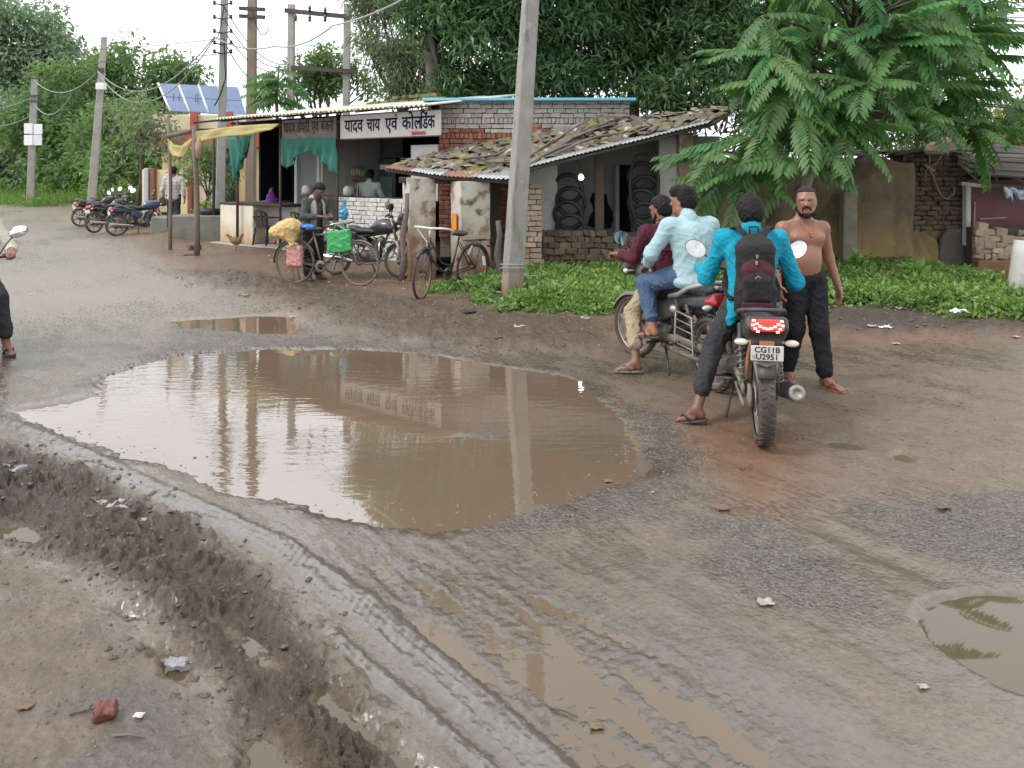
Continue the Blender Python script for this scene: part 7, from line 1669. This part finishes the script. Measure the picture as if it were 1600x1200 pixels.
b = Blob(.007); b.box(Bq(-.415, 0, .985), (.028, .095, .085), Rb, .026, .02).ell(Bq(-.412, 0, 1.06), (.03, .092, .055), Rb, .03); b.build('front_pocket', m_bag, bp, wrinkle(.004, 12))
b = Blob(.007); b.box(Bq(-.408, 0, .84), (.02, .108, .065), Rb, .018, .02); b.build('lower_panel', m_maroon, bp)
Mx = MA @ Matrix.Translation((-.445, 0, 1.065)) @ Matrix.Rotation(-.10, 4, 'Y'); lg = MB(); lg.m = Mx
for k in range(4):
    a = math.pi / 2 * k; c = Vector((0, .016 * math.cos(a + math.pi / 4) * 1.0, .016 * math.sin(a + math.pi / 4))); lg.box(c, (.004, .034, .005), Euler((a + 3 * math.pi / 4, 0, 0)).to_matrix())
lg.build('diamond_logo', mat('logo_grey', (.36, .36, .37), None, 9, .5), bp); MB().box(Mx @ Vector((0, 0, 0)), (.006, .010, .010), MA.to_3x3() @ Euler((.78, 0, 0)).to_matrix()).build('logo_centre', mat('logo_grey', (0, 0, 0)), bp)
for z, y, x in ((1.175, .01, -.425), (1.215, .0, -.385)): MB().box(MA @ Vector((x - .012, y, z)), (.012, .016, .026), MA.to_3x3()).build('zip_pull', m_alloy, bp, .003)
for s in (-1, 1):
    t = MB(); t.tube([MA @ Vector(q) for q in ((-.235, s * .055, 1.345), (-.14, s * .105, 1.405), (-.03, s * .125, 1.385), (.06, s * .125, 1.27), (.085, s * .14, 1.08), (-.02, s * .185, .95), (-.2, s * .15, .88))], [.03] * 7, 8, sq=(1.0, .35)); t.build('shoulder_strap', m_bag, bp)
t = MB(); t.tube([MA @ Vector(q) for q in ((-.22, .03, 1.36), (-.20, .03, 1.41), (-.20, -.03, 1.41), (-.22, -.03, 1.36))], .008, 6); t.build('top_loop', m_bag, bp)
for i, (tx, dz) in enumerate((('LAA', .0), ('HHZ', -.032))):
    me = text_mesh(tx, .034, .0006, .0006, 'CENTER'); me.materials.clear(); me.materials.append(mat('faint_bag_print', (.085, .075, .075), None, 9, .6)); me.transform((MA @ Matrix.Translation((-.4335 + .002 * i, 0, .855 + dz)) @ Matrix(((0, 0, -1, 0), (-1, 0, 0, 0), (0, 1, 0, 0), (0, 0, 0, 1)))))
    link('print', me, bp)

# -- driver and pillion on the second motorbike
MBk = Matrix.Translation((oB.x, oB.y, 0)) @ Matrix.Rotation(yawB, 4, 'Z')
p = mk('motorbike driver in a maroon shirt and beige trousers with one foot down', MBk, 'brown2', (.20, .095, .055))
pel, ch, nk = (.06, 0, .88), (.12, 0, 1.14), (.17, 0, 1.31); sl, sr = (.155, .185, 1.26), (.155, -.185, 1.26)
p.torso(pel, ch, nk, (sl, sr)); el, er, wl, wr = (.22, .33, 1.02), (.22, -.36, 1.02), (.37, .31, 1.06), (.37, -.36, 1.05)
el, wl = (.20, .30, 1.02), (.345, .385, 1.04)
p.limb([sl, el, wl], [.05, .042, .029]); p.limb([sr, er, wr], [.05, .042, .029]); hand(p.b, p.W((.325, .385, 1.05)), p.D((1, .1, -.1)), p.D((.1, 0, 1)), 1.15, side=1); hand(p.b, p.W(wr), p.D((1, 0, -.1)), p.D((.1, 0, 1)), 1.15, side=-1)
p.head((.215, 0, 1.455), .35, .14, nk, 'short', True)
hl, hr, kl, kr, al, ar = (.10, .09, .86), (.10, -.09, .86), (.34, .26, .56), (.42, -.20, .62), (.02, .36, .115), (.05, -.2, .36)
kl = (.22, .29, .52)
for h_, k_, a_ in ((hl, kl, al), (hr, kr, ar)): p.limb([h_, k_, a_], [.08, .054, .035])
foot(p.b, p.W(al), p.D((.55, .8, -.05))); foot(p.b, p.W(ar), p.D((1, 0, -.1))); p.done()
R = np.array(p.frame()); t = cloth_blob(p); p.torso(pel, ch, nk, (sl, sr), .016, b=t); p.limb([sl, el, (.30, .36, 1.035)], [.06, .056, .044], b=t, k=.03); p.limb([sr, er, (.33, -.36, 1.045)], [.06, .056, .044], b=t, k=.03); t.cone(p.W((.145, 0, 1.32)), p.W((.175, 0, 1.35)), .066, .058, .02)
t.build('shirt', mat('maroon_shirt', (.060, .014, .024), (.085, .02, .032), 6, .8, bump=.15, spec=.18), p.t, wrinkle(.007, 13))
t = cloth_blob(p); t.ell(p.W((.07, 0, .865)), (.12, .155, .09), R, .05)
for h_, k_, e_ in ((hl, kl, (.06, .35, .27)), (hr, kr, (.10, -.2, .42))): t.chain([p.W(h_), p.W(k_), p.W(e_)], [.092, .074, .062], .03)
t.build('trousers', mat('beige_trousers', (.36, .29, .20), (.30, .24, .165), 6, .85, bump=.2, spec=.18), p.t, wrinkle(.009, 13, (1, 1, .9)))
sandal(p.t, p.W(al), p.D((.55, .8, -.05)), mat('grey_sandal', (.18, .16, .145), None, 8, .7), mat('grey_sandal', (0, 0, 0))); sandal(p.t, p.W(ar), p.D((1, 0, -.1)), m_sole, m_black)

p = mk('pillion passenger in a pale blue shirt and blue jeans behind the driver', MBk, 'brown3', (.27, .125, .075))
pel, ch, nk = (-.33, 0, .93), (-.30, 0, 1.22), (-.25, .01, 1.40); sl, sr = (-.28, .205, 1.34), (-.28, -.205, 1.34)
p.torso(pel, ch, nk, (sl, sr)); el, er, wl, wr = (-.20, .33, 1.10), (-.22, -.32, 1.10), (.0, .26, .98), (.0, -.24, .98)
p.limb([sl, el, wl], [.052, .043, .030]); p.limb([sr, er, wr], [.052, .043, .030]); hand(p.b, p.W(wl), p.D((1, -.2, -.5)), p.D((.4, .4, 1)), .5, side=1); hand(p.b, p.W(wr), p.D((1, .2, -.5)), p.D((.4, -.4, 1)), .5, side=-1)
p.head((-.19, .015, 1.545), .55, .04, nk, 'puff')
hl, hr, kl, kr, al, ar = (-.29, .10, .91), (-.29, -.10, .91), (.06, .25, .80), (.06, -.25, .80), (-.12, .27, .44), (-.12, -.25, .44)
for h_, k_, a_ in ((hl, kl, al), (hr, kr, ar)): p.limb([h_, k_, a_], [.085, .056, .036])
foot(p.b, p.W(al), p.D((1, .25, -.15))); foot(p.b, p.W(ar), p.D((1, -.2, -.15))); p.done()
R = np.array(p.frame()); t = cloth_blob(p); p.torso(pel, ch, nk, (sl, sr), .022, b=t); p.limb([sl, el, (-.05, .275, 1.005)], [.066, .062, .048], b=t, k=.03); p.limb([sr, er, (-.05, -.26, 1.005)], [.066, .062, .048], b=t, k=.03); t.ell(p.W((-.36, 0, .86)), (.15, .185, .07), R, .06).cone(p.W((-.28, .005, 1.40)), p.W((-.255, .008, 1.44)), .070, .064, .02)
t.build('shirt', mat('pale_blue_shirt', (.33, .47, .49), (.28, .41, .44), 5, .8, bump=.12, spec=.18), p.t, wrinkle(.006, 9))
t = cloth_blob(p); t.ell(p.W((-.32, 0, .90)), (.13, .17, .10), R, .05)
for h_, k_, e_ in ((hl, kl, (-.09, .265, .53)), (hr, kr, (-.09, -.25, .53))): t.chain([p.W(h_), p.W(k_), p.W(e_)], [.10, .078, .062], .03)
t.build('jeans', mat('blue_jeans', (.050, .085, .15), (.085, .125, .19), 5, .85, bump=.2, layers=[((.18, .23, .29), 5, .62, .8)], spec=.18), p.t, wrinkle(.008, 13))
sandal(p.t, p.W(al), p.D((1, .25, -.15)), m_sole, m_black); sandal(p.t, p.W(ar), p.D((1, -.2, -.15)), m_sole, m_black)

# -- man with scarf bending over the loaded bicycle
g = PX(490, 300, 12.75); p = mk('elderly man in a dark shirt with a pale scarf looking down beside the loaded bicycle', place(g.x, g.y, math.radians(-42), .03), 'dark', (.12, .062, .042), .009)
pel, ch, nk = (-.04, 0, .90), (.02, 0, 1.18), (.09, 0, 1.35); sl, sr = (.05, .18, 1.29), (.05, -.18, 1.29)
p.torso(pel, ch, nk, (sl, sr)); el, er, wl, wr = (.10, .26, 1.05), (.10, -.26, 1.05), (.33, .10, 1.07), (.33, -.08, 1.06)
p.limb([sl, el, wl], [.048, .04, .028]); p.limb([sr, er, wr], [.048, .04, .028]); hand(p.b, p.W(wl), p.D((1, -.5, 0)), p.D((0, .2, 1)), .6, side=1); hand(p.b, p.W(wr), p.D((1, .5, 0)), p.D((0, -.2, 1)), .6, side=-1)
p.head((.165, 0, 1.475), 0, .5, nk, 'short')
hl, hr, kl, kr, al, ar = (-.04, .09, .87), (-.04, -.09, .87), (0, .10, .48), (.02, -.10, .48), (-.04, .11, .09), (0, -.11, .09)
for h_, k_, a_ in ((hl, kl, al), (hr, kr, ar)): p.limb([h_, k_, a_], [.08, .052, .035])
foot(p.b, p.W(al), p.D((1, .2, 0))); foot(p.b, p.W(ar), p.D((1, -.2, 0))); p.done()
R = np.array(p.frame()); t = cloth_blob(p); p.torso(pel, ch, nk, (sl, sr), .018, b=t); p.limb([sl, el, (.26, .15, 1.065)], [.062, .056, .044], b=t, k=.03); p.limb([sr, er, (.26, -.12, 1.06)], [.062, .056, .044], b=t, k=.03); t.ell(p.W((-.05, 0, .80)), (.13, .17, .10), R, .06)
t.build('shirt', mat('dark_grey_shirt', (.055, .058, .062), (.075, .078, .08), 8, .85, bump=.2, spec=.18), p.t, wrinkle(.008, 11))
t = cloth_blob(p)
for h_, k_, a_ in ((hl, kl, al), (hr, kr, ar)): t.chain([p.W(h_), p.W(k_), p.W((a_[0], a_[1], .12))], [.10, .085, .075], .03)
t.build('trousers', m_blackt, p.t, wrinkle(.008, 11))
t = MB()
for s in (-1, 1): t.tube([Vector(p.W(q)) for q in ((.02, s * .02, 1.40), (.07, s * .085, 1.37), (.15, s * .10, 1.25), (.165, s * .10, 1.08), (.14, s * .105, .86))], [.05] * 5, 8, sq=(1.0, .3))
t.build('scarf', mat('striped_scarf', (.42, .39, .34), (.22, .2, .18), 30, .9, stretch=(1, 1, .1), spec=.18), p.t)
for a_, f_ in ((al, (1, .2, 0)), (ar, (1, -.2, 0))): sandal(p.t, p.W(a_), p.D(f_), m_sole, m_black)
b = Blob(.010); b.ell(PX(537, 333, 12.1), (.07, .05, .11)).cone(PX(537, 325, 12.1), PX(540, 312, 12.1), .03, .02, .03); tag(b.build('blue_bag', mat('teal_plastic_bag', (.02, .20, .30), (.05, .28, .38), 6, .3), None, wrinkle(.014, 14)), 'small teal plastic bag on the loaded bicycle handlebar', 'bag')

# -- man in a checked shirt seen from behind
g = PX(271, 300, 20.6); zg = float(terrain(np.array([g.x]), np.array([20.6]))[0]); p = mk('man in a pale checked shirt walking away behind the thin wooden pole', place(g.x, g.y, math.radians(100), zg), 'brown4', (.17, .085, .055), .010)
pel, ch, nk = (0, 0, .94), (0, 0, 1.24), (0, 0, 1.43); sl, sr = (0, .2, 1.36), (0, -.2, 1.36)
p.torso(pel, ch, nk, (sl, sr)); p.limb([sl, (-.02, .27, 1.09), (.08, .29, .86)], [.052, .043, .03]); p.limb([sr, (-.04, -.27, 1.09), (-.02, -.29, .85)], [.052, .043, .03])
hand(p.b, p.W((.08, .29, .86)), p.D((.2, 0, -1)), p.D((0, 1, 0)), .4); hand(p.b, p.W((-.02, -.29, .85)), p.D((0, 0, -1)), p.D((0, -1, 0)), .4, side=-1); p.head((.03, 0, 1.58), 0, .1, nk, 'short')
hl, hr, kl, kr, al, ar = (0, .09, .92), (0, -.09, .92), (.10, .10, .50), (-.02, -.10, .49), (.04, .11, .09), (-.22, -.10, .20)
for h_, k_, a_ in ((hl, kl, al), (hr, kr, ar)): p.limb([h_, k_, a_], [.085, .055, .036])
foot(p.b, p.W(al), p.D((1, .1, 0))); foot(p.b, p.W(ar), p.D((.7, 0, -.7)), p.D((.7, 0, .7))); p.done()
R = np.array(p.frame()); t = cloth_blob(p); p.torso(pel, ch, nk, (sl, sr), .022, b=t); p.limb([sl, (-.02, .27, 1.09), (.06, .285, .93)], [.065, .06, .048], b=t, k=.03); p.limb([sr, (-.04, -.27, 1.09), (-.02, -.288, .93)], [.065, .06, .048], b=t, k=.03); t.ell(p.W((0, 0, .86)), (.13, .18, .09), R, .06)
def check_mat():
    m = mat('checked_shirt', (.50, .48, .44), (.44, .42, .39), 5, .85); nt = m.node_tree; b_ = nt.nodes['Principled BSDF']; src = b_.inputs['Base Color'].links[0].from_socket
    tc_ = nt.nodes.new('ShaderNodeTexCoord'); sx = nt.nodes.new('ShaderNodeSeparateXYZ'); nt.links.new(tc_.outputs['Object'], sx.inputs[0]); f = None
    for ax in ('X', 'Z'):
        s_ = _math(nt, 'GREATER_THAN', _math(nt, 'SINE', _math(nt, 'MULTIPLY', sx.outputs[ax], 70.0)), .75); f = s_ if f is None else _math(nt, 'ADD', f, s_)
    nt.links.new(_mix(nt, _math(nt, 'MULTIPLY', f, .45), src, (.24, .20, .18)), b_.inputs['Base Color']); return m
t.build('shirt', check_mat(), p.t, wrinkle(.008, 11))
t = cloth_blob(p); t.ell(p.W((0, 0, .92)), (.12, .16, .09), R, .05)
for h_, k_, a_ in ((hl, kl, al), (hr, kr, ar)): t.chain([p.W(h_), p.W(k_), p.W((a_[0], a_[1], a_[2] + .03))], [.10, .078, .064], .03)
t.build('trousers', mat('dark_jeans', (.025, .03, .04), (.04, .045, .055), 6, .85, spec=.18), p.t, wrinkle(.008, 11))
for a_, f_ in ((al, (1, .1, 0)),): sandal(p.t, p.W(a_), p.D(f_), m_sole, m_black)

# -- stall keeper seen from behind
q = S(SX(577, .75), .75, .12); p = mk('stall keeper in a grey-green shirt seen from behind inside the tea stall', place(q.x, q.y, math.radians(75), .12), 'brown5', (.15, .075, .05), .010)
pel, ch, nk = (0, 0, .98), (0, 0, 1.28), (.02, 0, 1.46); sl, sr = (0, .21, 1.39), (0, -.21, 1.39)
p.torso(pel, ch, nk, (sl, sr)); p.limb([sl, (.06, .29, 1.13), (.28, .2, 1.1)], [.052, .043, .03]); p.limb([sr, (.06, -.29, 1.13), (.28, -.2, 1.1)], [.052, .043, .03]); p.head((.06, 0, 1.62), 0, .2, nk, 'short')
hand(p.b, p.W((.28, .2, 1.1)), p.D((1, 0, 0)), p.D((0, 0, 1)), .6); hand(p.b, p.W((.28, -.2, 1.1)), p.D((1, 0, 0)), p.D((0, 0, 1)), .6, side=-1)
for s in (1, -1): p.limb([(0, s * .09, .95), (.02, s * .1, .5), (0, s * .1, .09)], [.085, .055, .036]); foot(p.b, p.W((0, s * .1, .09)), p.D((1, 0, 0)))
p.done(); t = cloth_blob(p); p.torso(pel, ch, nk, (sl, sr), .024, b=t); p.limb([sl, (.06, .29, 1.13), (.2, .23, 1.11)], [.068, .062, .05], b=t, k=.03); p.limb([sr, (.06, -.29, 1.13), (.2, -.23, 1.11)], [.068, .062, .05], b=t, k=.03); t.cone(p.W((0, 0, 1.47)), p.W((.02, 0, 1.5)), .07, .062, .02)
t.build('shirt', mat('greygreen_shirt', (.36, .39, .36), (.30, .33, .31), 6, .85, spec=.18), p.t, wrinkle(.008, 11)); t = cloth_blob(p)
for s in (1, -1): t.chain([p.W((0, s * .09, .97)), p.W((.02, s * .1, .5)), p.W((0, s * .1, .12))], [.105, .08, .066], .03)
t.build('trousers', m_char, p.t)

# -- scooter rider mostly out of the picture
o = GP(-48, 560); p = mk('scooter rider at the left edge, only a hand and sandalled foot in view', Matrix.Translation(o) @ Matrix.Rotation(math.radians(-57), 4, 'Z'), 'brown6', (.20, .09, .06), .010)
pel, ch, nk = (-.22, 0, .88), (-.19, 0, 1.17), (-.16, 0, 1.36); sl, sr = (-.17, .2, 1.29), (-.17, -.2, 1.29)
p.torso(pel, ch, nk, (sl, sr)); p.limb([sl, (.0, .34, 1.05), (.24, .34, 1.03)], [.05, .042, .03]); p.limb([sr, (.0, -.34, 1.05), (.24, -.34, 1.03)], [.05, .042, .03]); hand(p.b, p.W((.24, .34, 1.03)), p.D((1, 0, -.1)), p.D((0, 0, 1)), 1.0); hand(p.b, p.W((.24, -.34, 1.03)), p.D((1, 0, -.1)), p.D((0, 0, 1)), 1.0, side=-1)
p.head((-.10, 0, 1.50), 0, .05, nk, 'short'); hl, kl, al, hr, kr, ar = (-.2, .09, .85), (.06, .24, .58), (.02, .30, .10), (-.2, -.09, .85), (.15, -.16, .62), (.08, -.14, .36)
for h_, k_, a_ in ((hl, kl, al), (hr, kr, ar)): p.limb([h_, k_, a_], [.085, .055, .036])
foot(p.b, p.W(al), p.D((1, .3, 0))); foot(p.b, p.W(ar), p.D((1, 0, 0))); p.done(); t = cloth_blob(p); p.torso(pel, ch, nk, (sl, sr), .02, b=t); p.limb([sl, (.0, .34, 1.05), (.1, .34, 1.04)], [.062, .056, .046], b=t); p.limb([sr, (.0, -.34, 1.05), (.1, -.34, 1.04)], [.062, .056, .046], b=t); t.build('shirt', mat('cream_shirt', (.5, .47, .4), None, 5, .8, spec=.18), p.t, wrinkle(.008, 11))
t = cloth_blob(p)
for h_, k_, e_ in ((hl, kl, (.03, .29, .22)), (hr, kr, (.09, -.14, .44))): t.chain([p.W(h_), p.W(k_), p.W(e_)], [.095, .078, .066], .03)
t.build('trousers', m_char, p.t, wrinkle(.008, 12)); sandal(p.t, p.W(al), p.D((1, .3, 0)), m_black, m_black); sandal(p.t, p.W(ar), p.D((1, 0, 0)), m_black, m_black)
# ---------------------------------------------------------------- chairs, hen, litter, stones
def chair(label, px, d, rz):
    s = SX(px, d); t = thing('plastic_chair', label, 'chair', tuple(S(s, d, .10)), 'black plastic chairs at the shop', static=False); t.rotation_euler = (0, 0, rz)
    b = Blob(.014); b.box((0, 0, .42), (.21, .21, .018), r=.015); b.build('seat', m_black, t)
    mb = MB(); G = []
    for i in range(9):
        z = .42 + .42 * i / 8; w = .20 + .03 * math.sin(i / 8 * 3.1); r = []
        for j in range(9):
            a = (j / 8 - .5) * 2; r.append((-.20 - .07 * i / 8 + .06 * a * a, a * w, z - (.06 * a * a if i > 6 else 0)))
        G.append(r)
    vs = [p for r in G for p in r]; fs = []
    for i in range(8):
        for j in range(8):
            if (i in (4, 5, 6) and j in (1, 3, 4, 6)) or (i in (1, 2) and j % 2 == 1): continue
            fs.append((i * 9 + j, i * 9 + j + 1, i * 9 + j + 10, i * 9 + j + 9))
    mb._add([(x + .012, y, z) for x, y, z in vs], fs, True); mb._add([(x - .012, y, z) for x, y, z in vs], [f[::-1] for f in fs], True); mb.build('backrest', m_black, t)
    for sx in (-1, 1):
        for sy in (-1, 1): m2 = MB(); m2.tube([(sx * .18, sy * .19, .41), (sx * .22, sy * .23, 0)], [.028, .02], 6); m2.build('leg', m_black, t)
    for sy in (-1, 1): m2 = MB(); m2.tube([(-.22, sy * .21, .66), (.0, sy * .25, .66), (.17, sy * .25, .64), (.19, sy * .22, .42)], .022, 6); m2.build('armrest', m_black, t)
chair('black plastic chair standing free in front of the shop counter', 417, .10, sang + math.radians(95)); chair('black plastic chair half hidden behind the man with the scarf', 474, .15, sang + math.radians(80))
b = Blob(.016); c = S(SX(424, .65), .65, 1.08); b.cone(c, c + Vector((0, 0, .30)), .14, .05, .04).ell(c + Vector((.05, 0, .05)), (.12, .09, .07)); tag(b.build('purple_cloth', mat('purple_cloth', (.16, .03, .22), (.11, .02, .16), 6, .8), None, wrinkle(.02, 10)), 'heap of purple cloth lying on the shop counter', 'cloth')
g = PX(368, 392, 16.9); g.z = .06; hen = thing('hen', 'small brown hen pecking beside the rusty shop post', 'hen', tuple(g)); b = Blob(.008)
b.ell(g + Vector((0, 0, .24)), (.12, .08, .085), np.array(Euler((0, .25, 0)).to_matrix())).cone(g + Vector((-.08, 0, .28)), g + Vector((-.19, 0, .38)), .05, .02, .03).cone(g + Vector((.08, 0, .26)), g + Vector((.13, 0, .35)), .045, .028, .03).ell(g + Vector((.145, 0, .37)), (.032, .026, .028)).cone(g + Vector((.17, 0, .365)), g + Vector((.195, 0, .355)), .010, .004, .004)
b.build('body', mat('hen_feathers', (.16, .085, .045), (.26, .17, .10), 18, .9, bump=.5), hen, wrinkle(.004, 40))
for s in (-1, 1): m2 = MB(); m2.tube([g + Vector((0, s * .03, .18)), g + Vector((.01, s * .03, .08)), g + Vector((0, s * .03, 0))], .008, 5); m2.tube([g + Vector((-.02, s * .03, .005)), g + Vector((.04, s * .04, .005))], .006, 5); m2.build('leg', mat('hen_leg', (.35, .22, .08), None, 9, .6), hen)
b = Blob(.006); b.ell(g + Vector((.145, 0, .405)), (.02, .006, .014)); b.build('comb', m_redlens, hen)

def ground_z(x, y): return float(terrain(np.array([x]), np.array([y]))[0])
def litter(name, label, cat, px, py, m, size, seed, flat=.25, lift=0, group='litter on the road'):
    """crumpled scrap: a small folded sheet lying on the ground"""
    g = GP(px, py); g.z = max(ground_z(g.x, g.y), WATER_Z) + .006 + lift; n = 7; G = []
    for i in range(n):
        r = []
        for j in range(n):
            u, v = (i / (n - 1) - .5), (j / (n - 1) - .5); w = float(noise2(np.array([u * 3 + seed]), np.array([v * 3 - seed]), seed)[0])
            r.append(g + Vector((u * size + .15 * size * w, v * size * .7 + .1 * size * float(noise2(np.array([v * 2 + seed]), np.array([u * 2]), seed + 1)[0]), max(0, size * flat * (abs(w) + .1)))))
        G.append(r)
    mb = MB(); mb.grid(G, thick=.002); o = mb.build(name, m); tag(o, label, cat, group)
m_leafd = mat('dead_leaf', (.20, .13, .075), (.12, .08, .05), 9, .8); m_clearp = mat('clear_plastic', (.30, .31, .32), (.20, .20, .21), 14, .15); m_pape2 = mat('dirty_paper', (.42, .38, .34), (.26, .2, .17), 25, .7)
L_ = [('paper_scrap', 'crumpled pale wrapper in the middle of the right road surface', 'paper', 1196, 946, m_pape2, .09), ('dry_leaf', 'curled brown leaf right of centre near the grey gravel', 'leaf', 1130, 798, m_leafd, .10), ('dry_leaf', 'small dark leaf lying on the clay road at right', 'leaf', 1475, 797, m_leafd, .09),
      ('paper_scrap', 'torn dirty wrapper left of the right-hand puddle', 'paper', 1443, 1078, m_pape2, .05), ('dry_leaf', 'leaf floating in the wet wheel track at the bottom', 'leaf', 933, 1133, m_leafd, .06), ('plastic_film', 'clear crumpled plastic lying in the mud at lower left', 'plastic', 275, 1035, m_clearp, .11),
      ('sachet', 'small red and white sachet in the dirt at bottom left', 'sachet', 217, 1133, mat('red_sachet', (.55, .12, .10), (.65, .6, .58), 30, .4), .045), ('dry_leaf', 'curled leaf at the left edge of the dirt', 'leaf', 40, 1115, m_leafd, .07), ('plastic_bag', 'white plastic bag lying in the weeds by the pole', 'bag', 872, 437, m_paper, .30),
      ('paper_scrap', 'white paper lying on the mud strip below the weeds', 'paper', 812, 521, m_paper, .16), ('paper_scrap', 'white crumpled paper at the foot of the weed bank, left of a group', 'paper', 1362, 522, m_paper, .14), ('paper_scrap', 'white crumpled paper at the foot of the weed bank, middle of a group', 'paper', 1383, 523, m_paper, .18),
      ('paper_scrap', 'grey-white carton scrap against the weed bank', 'paper', 1408, 500, m_paper, .16), ('paper_scrap', 'white sheet half under the weed bank at right', 'paper', 1500, 521, m_paper, .26), ('paper_scrap', 'small scrap on the road below the weed bank', 'paper', 1400, 541, m_paper, .10), ('paper_scrap', 'white scrap at the far right edge of the weed bank', 'paper', 1588, 532, m_paper, .12),
      ('paper_scrap', 'white scrap beside the little far puddle', 'paper', 458, 496, m_paper, .12), ('paper_scrap', 'pale carton near the far mud strip', 'paper', 384, 467, m_paper, .16), ('dark_rag', 'dark rag lying on the mud strip left of the pole', 'rag', 735, 497, m_black, .2), ('paper_scrap', 'pale flat scrap on the mud below the pole weeds', 'paper', 915, 503, m_paper, .14),
      ('dry_leaf', 'brown leaf at the near shore of the big puddle', 'leaf', 950, 750, m_leafd, .07), ('paper_scrap', 'small white scrap right of the big puddle', 'paper', 1020, 772, m_paper, .03), ('plastic_film', 'thin grey strip at the far left edge of the mud', 'plastic', 18, 742, m_clearp, .16)]
for k, (n, lb, c, px, py, m, sz) in enumerate(L_): litter(n, lb, c, px, py, m if ('bag' in n or 'middle of a group' in lb or 'half under' in lb) else (m_pape2 if m is m_paper else m), sz * .7, 5 + k, .3 if sz > .1 else .18, .10 if 'in the weeds' in lb or 'under the weed' in lb else 0)
g = GP(165, 1133); b = Blob(.005); b.box(g + Vector((0, 0, ground_z(g.x, g.y) + .022)), (.033, .025, .02), np.array(Euler((.2, .1, .4)).to_matrix()), .01); tag(b.build('brick_piece', mat('wet_brick', (.16, .045, .03), (.11, .035, .025), 20, .5, bump=.4), None, wrinkle(.006, 30)), 'broken piece of red brick in the dirt at bottom left', 'brick')
for k, (px, py, L, a, lb) in enumerate(((140, 1125, .12, .2, 'straight twig left of the broken brick piece'), (200, 1165, .11, -.1, 'straight twig below the red sachet'), (880, 1110, .1, -.5, 'thin twig beside the leaf in the wet track'))):
    g = GP(px, py); g.z = max(ground_z(g.x, g.y), WATER_Z) + .006; d = Vector((math.cos(a), math.sin(a), .02)) * L / 2; mb = MB(); mb.tube([g - d, g + Vector((0, .005, .004)), g + d], [.005, .004, .003], 5); tag(mb.build('twig', m_wood), lb, 'twig', 'litter on the road')
# loose stones and mud clods
def stones(name, label, polys, n, s0, s1, m, seed, zfix=None):
    r = np.random.RandomState(seed); vs = []; fs = []; b0 = 0
    ico = [(0, 0, 1), (.9, 0, .4), (.28, .85, .45), (-.72, .53, .4), (-.72, -.53, .45), (.28, -.85, .4), (.7, .5, -.3), (-.3, .8, -.3), (-.9, 0, -.3), (-.3, -.8, -.3), (.7, -.5, -.3)]
    tr = [(0, 1, 2), (0, 2, 3), (0, 3, 4), (0, 4, 5), (0, 5, 1), (1, 6, 2), (2, 6, 7), (2, 7, 3), (3, 7, 8), (3, 8, 4), (4, 8, 9), (4, 9, 5), (5, 9, 10), (5, 10, 1), (1, 10, 6)]
    I = np.array(ico); T = np.array(tr); areas = [abs(sum(a[0] * b_[1] - b_[0] * a[1] for a, b_ in zip(p, p[1:] + p[:1]))) / 2 for p in polys]
    for poly, A in zip(polys, areas):
        P = np.array(poly); k = int(n * A / sum(areas) * 2); X = r.uniform(P[:, 0].min(), P[:, 0].max(), k); Y = r.uniform(P[:, 1].min(), P[:, 1].max(), k); m_ = poly_sd(P, X, Y) + .3 * fbm2(X * 3, Y * 3, 2, seed) < .05; X, Y = X[m_], Y[m_]; Z = terrain(X, Y) if zfix is None else X * 0 + zfix
        for x, y, z in zip(X, Y, Z):
            s = s0 + (s1 - s0) * r.rand() ** 3; q = I * (s * r.uniform(.6, 1.1, 3)) * (1 + .25 * r.randn(len(I), 1).clip(-1, 1)); a = r.rand() * 6.28; c, sn_ = math.cos(a), math.sin(a)
            q = np.stack([q[:, 0] * c - q[:, 1] * sn_, q[:, 0] * sn_ + q[:, 1] * c, q[:, 2] * .7], 1) + (x, y, z - s * .1); vs.append(q); fs.append(T + b0); b0 += len(I)
    tag(link(name, np_mesh(name, np.concatenate(vs), np.concatenate(fs), [m], None, False)), label, kind='stuff')
m_stone = mat('road_grit', (.075, .072, .072), (.15, .14, .13), 40, .5, bump=.3); m_clod = mat('mud_clod', (.085, .064, .049), (.060, .045, .035), 14, .4, bump=.5, bscale=60)
stones('gravel', 'loose grey road gravel', GRAV, 5200, .004, .015, m_stone, 3)
stones('gravel', 'grit scattered over the road', [FILM, CLAY], 2600, .003, .010, m_stone, 4)
stones('mud_clods', 'clods of churned mud at lower left', [MUD_L], 3800, .004, .022, m_clod, 5)
stones('mud_clods', 'clods along the far muddy strip', [MUD_FAR, BANK_R], 2200, .008, .032, mat('pale_clod', (.125, .095, .072), (.09, .068, .053), 14, .6), 6)
stones('dirt_crumbs', 'crumbs of earth on the packed dirt', [DIRT_L], 2200, .003, .012, mat('dirt_crumb', (.15, .11, .08), (.09, .07, .052), 20, .8), 7)
stones('rubble', 'small rubble and chips on the shop verge', [gpoly([(240, 372), (380, 395), (460, 440), (640, 465), (640, 440), (470, 415), (330, 385)])], 700, .01, .04, mat('verge_chip', (.24, .18, .13), (.4, .36, .32), 20, .8), 8)

# floating bits and scum near the puddle shore
stones('floating_debris', 'bits of leaf and dirt floating near the puddle shore', [gpoly([(480, 795), (640, 826), (760, 815), (880, 785), (1010, 745), (990, 690), (930, 740), (800, 780), (640, 800), (500, 775)]), gpoly([(60, 665), (200, 712), (350, 760), (360, 735), (220, 690), (90, 655)])], 420, .004, .016, mat('scum', (.10, .075, .05), (.2, .16, .12), 30, .7), 12, zfix=WATER_Z - .001)
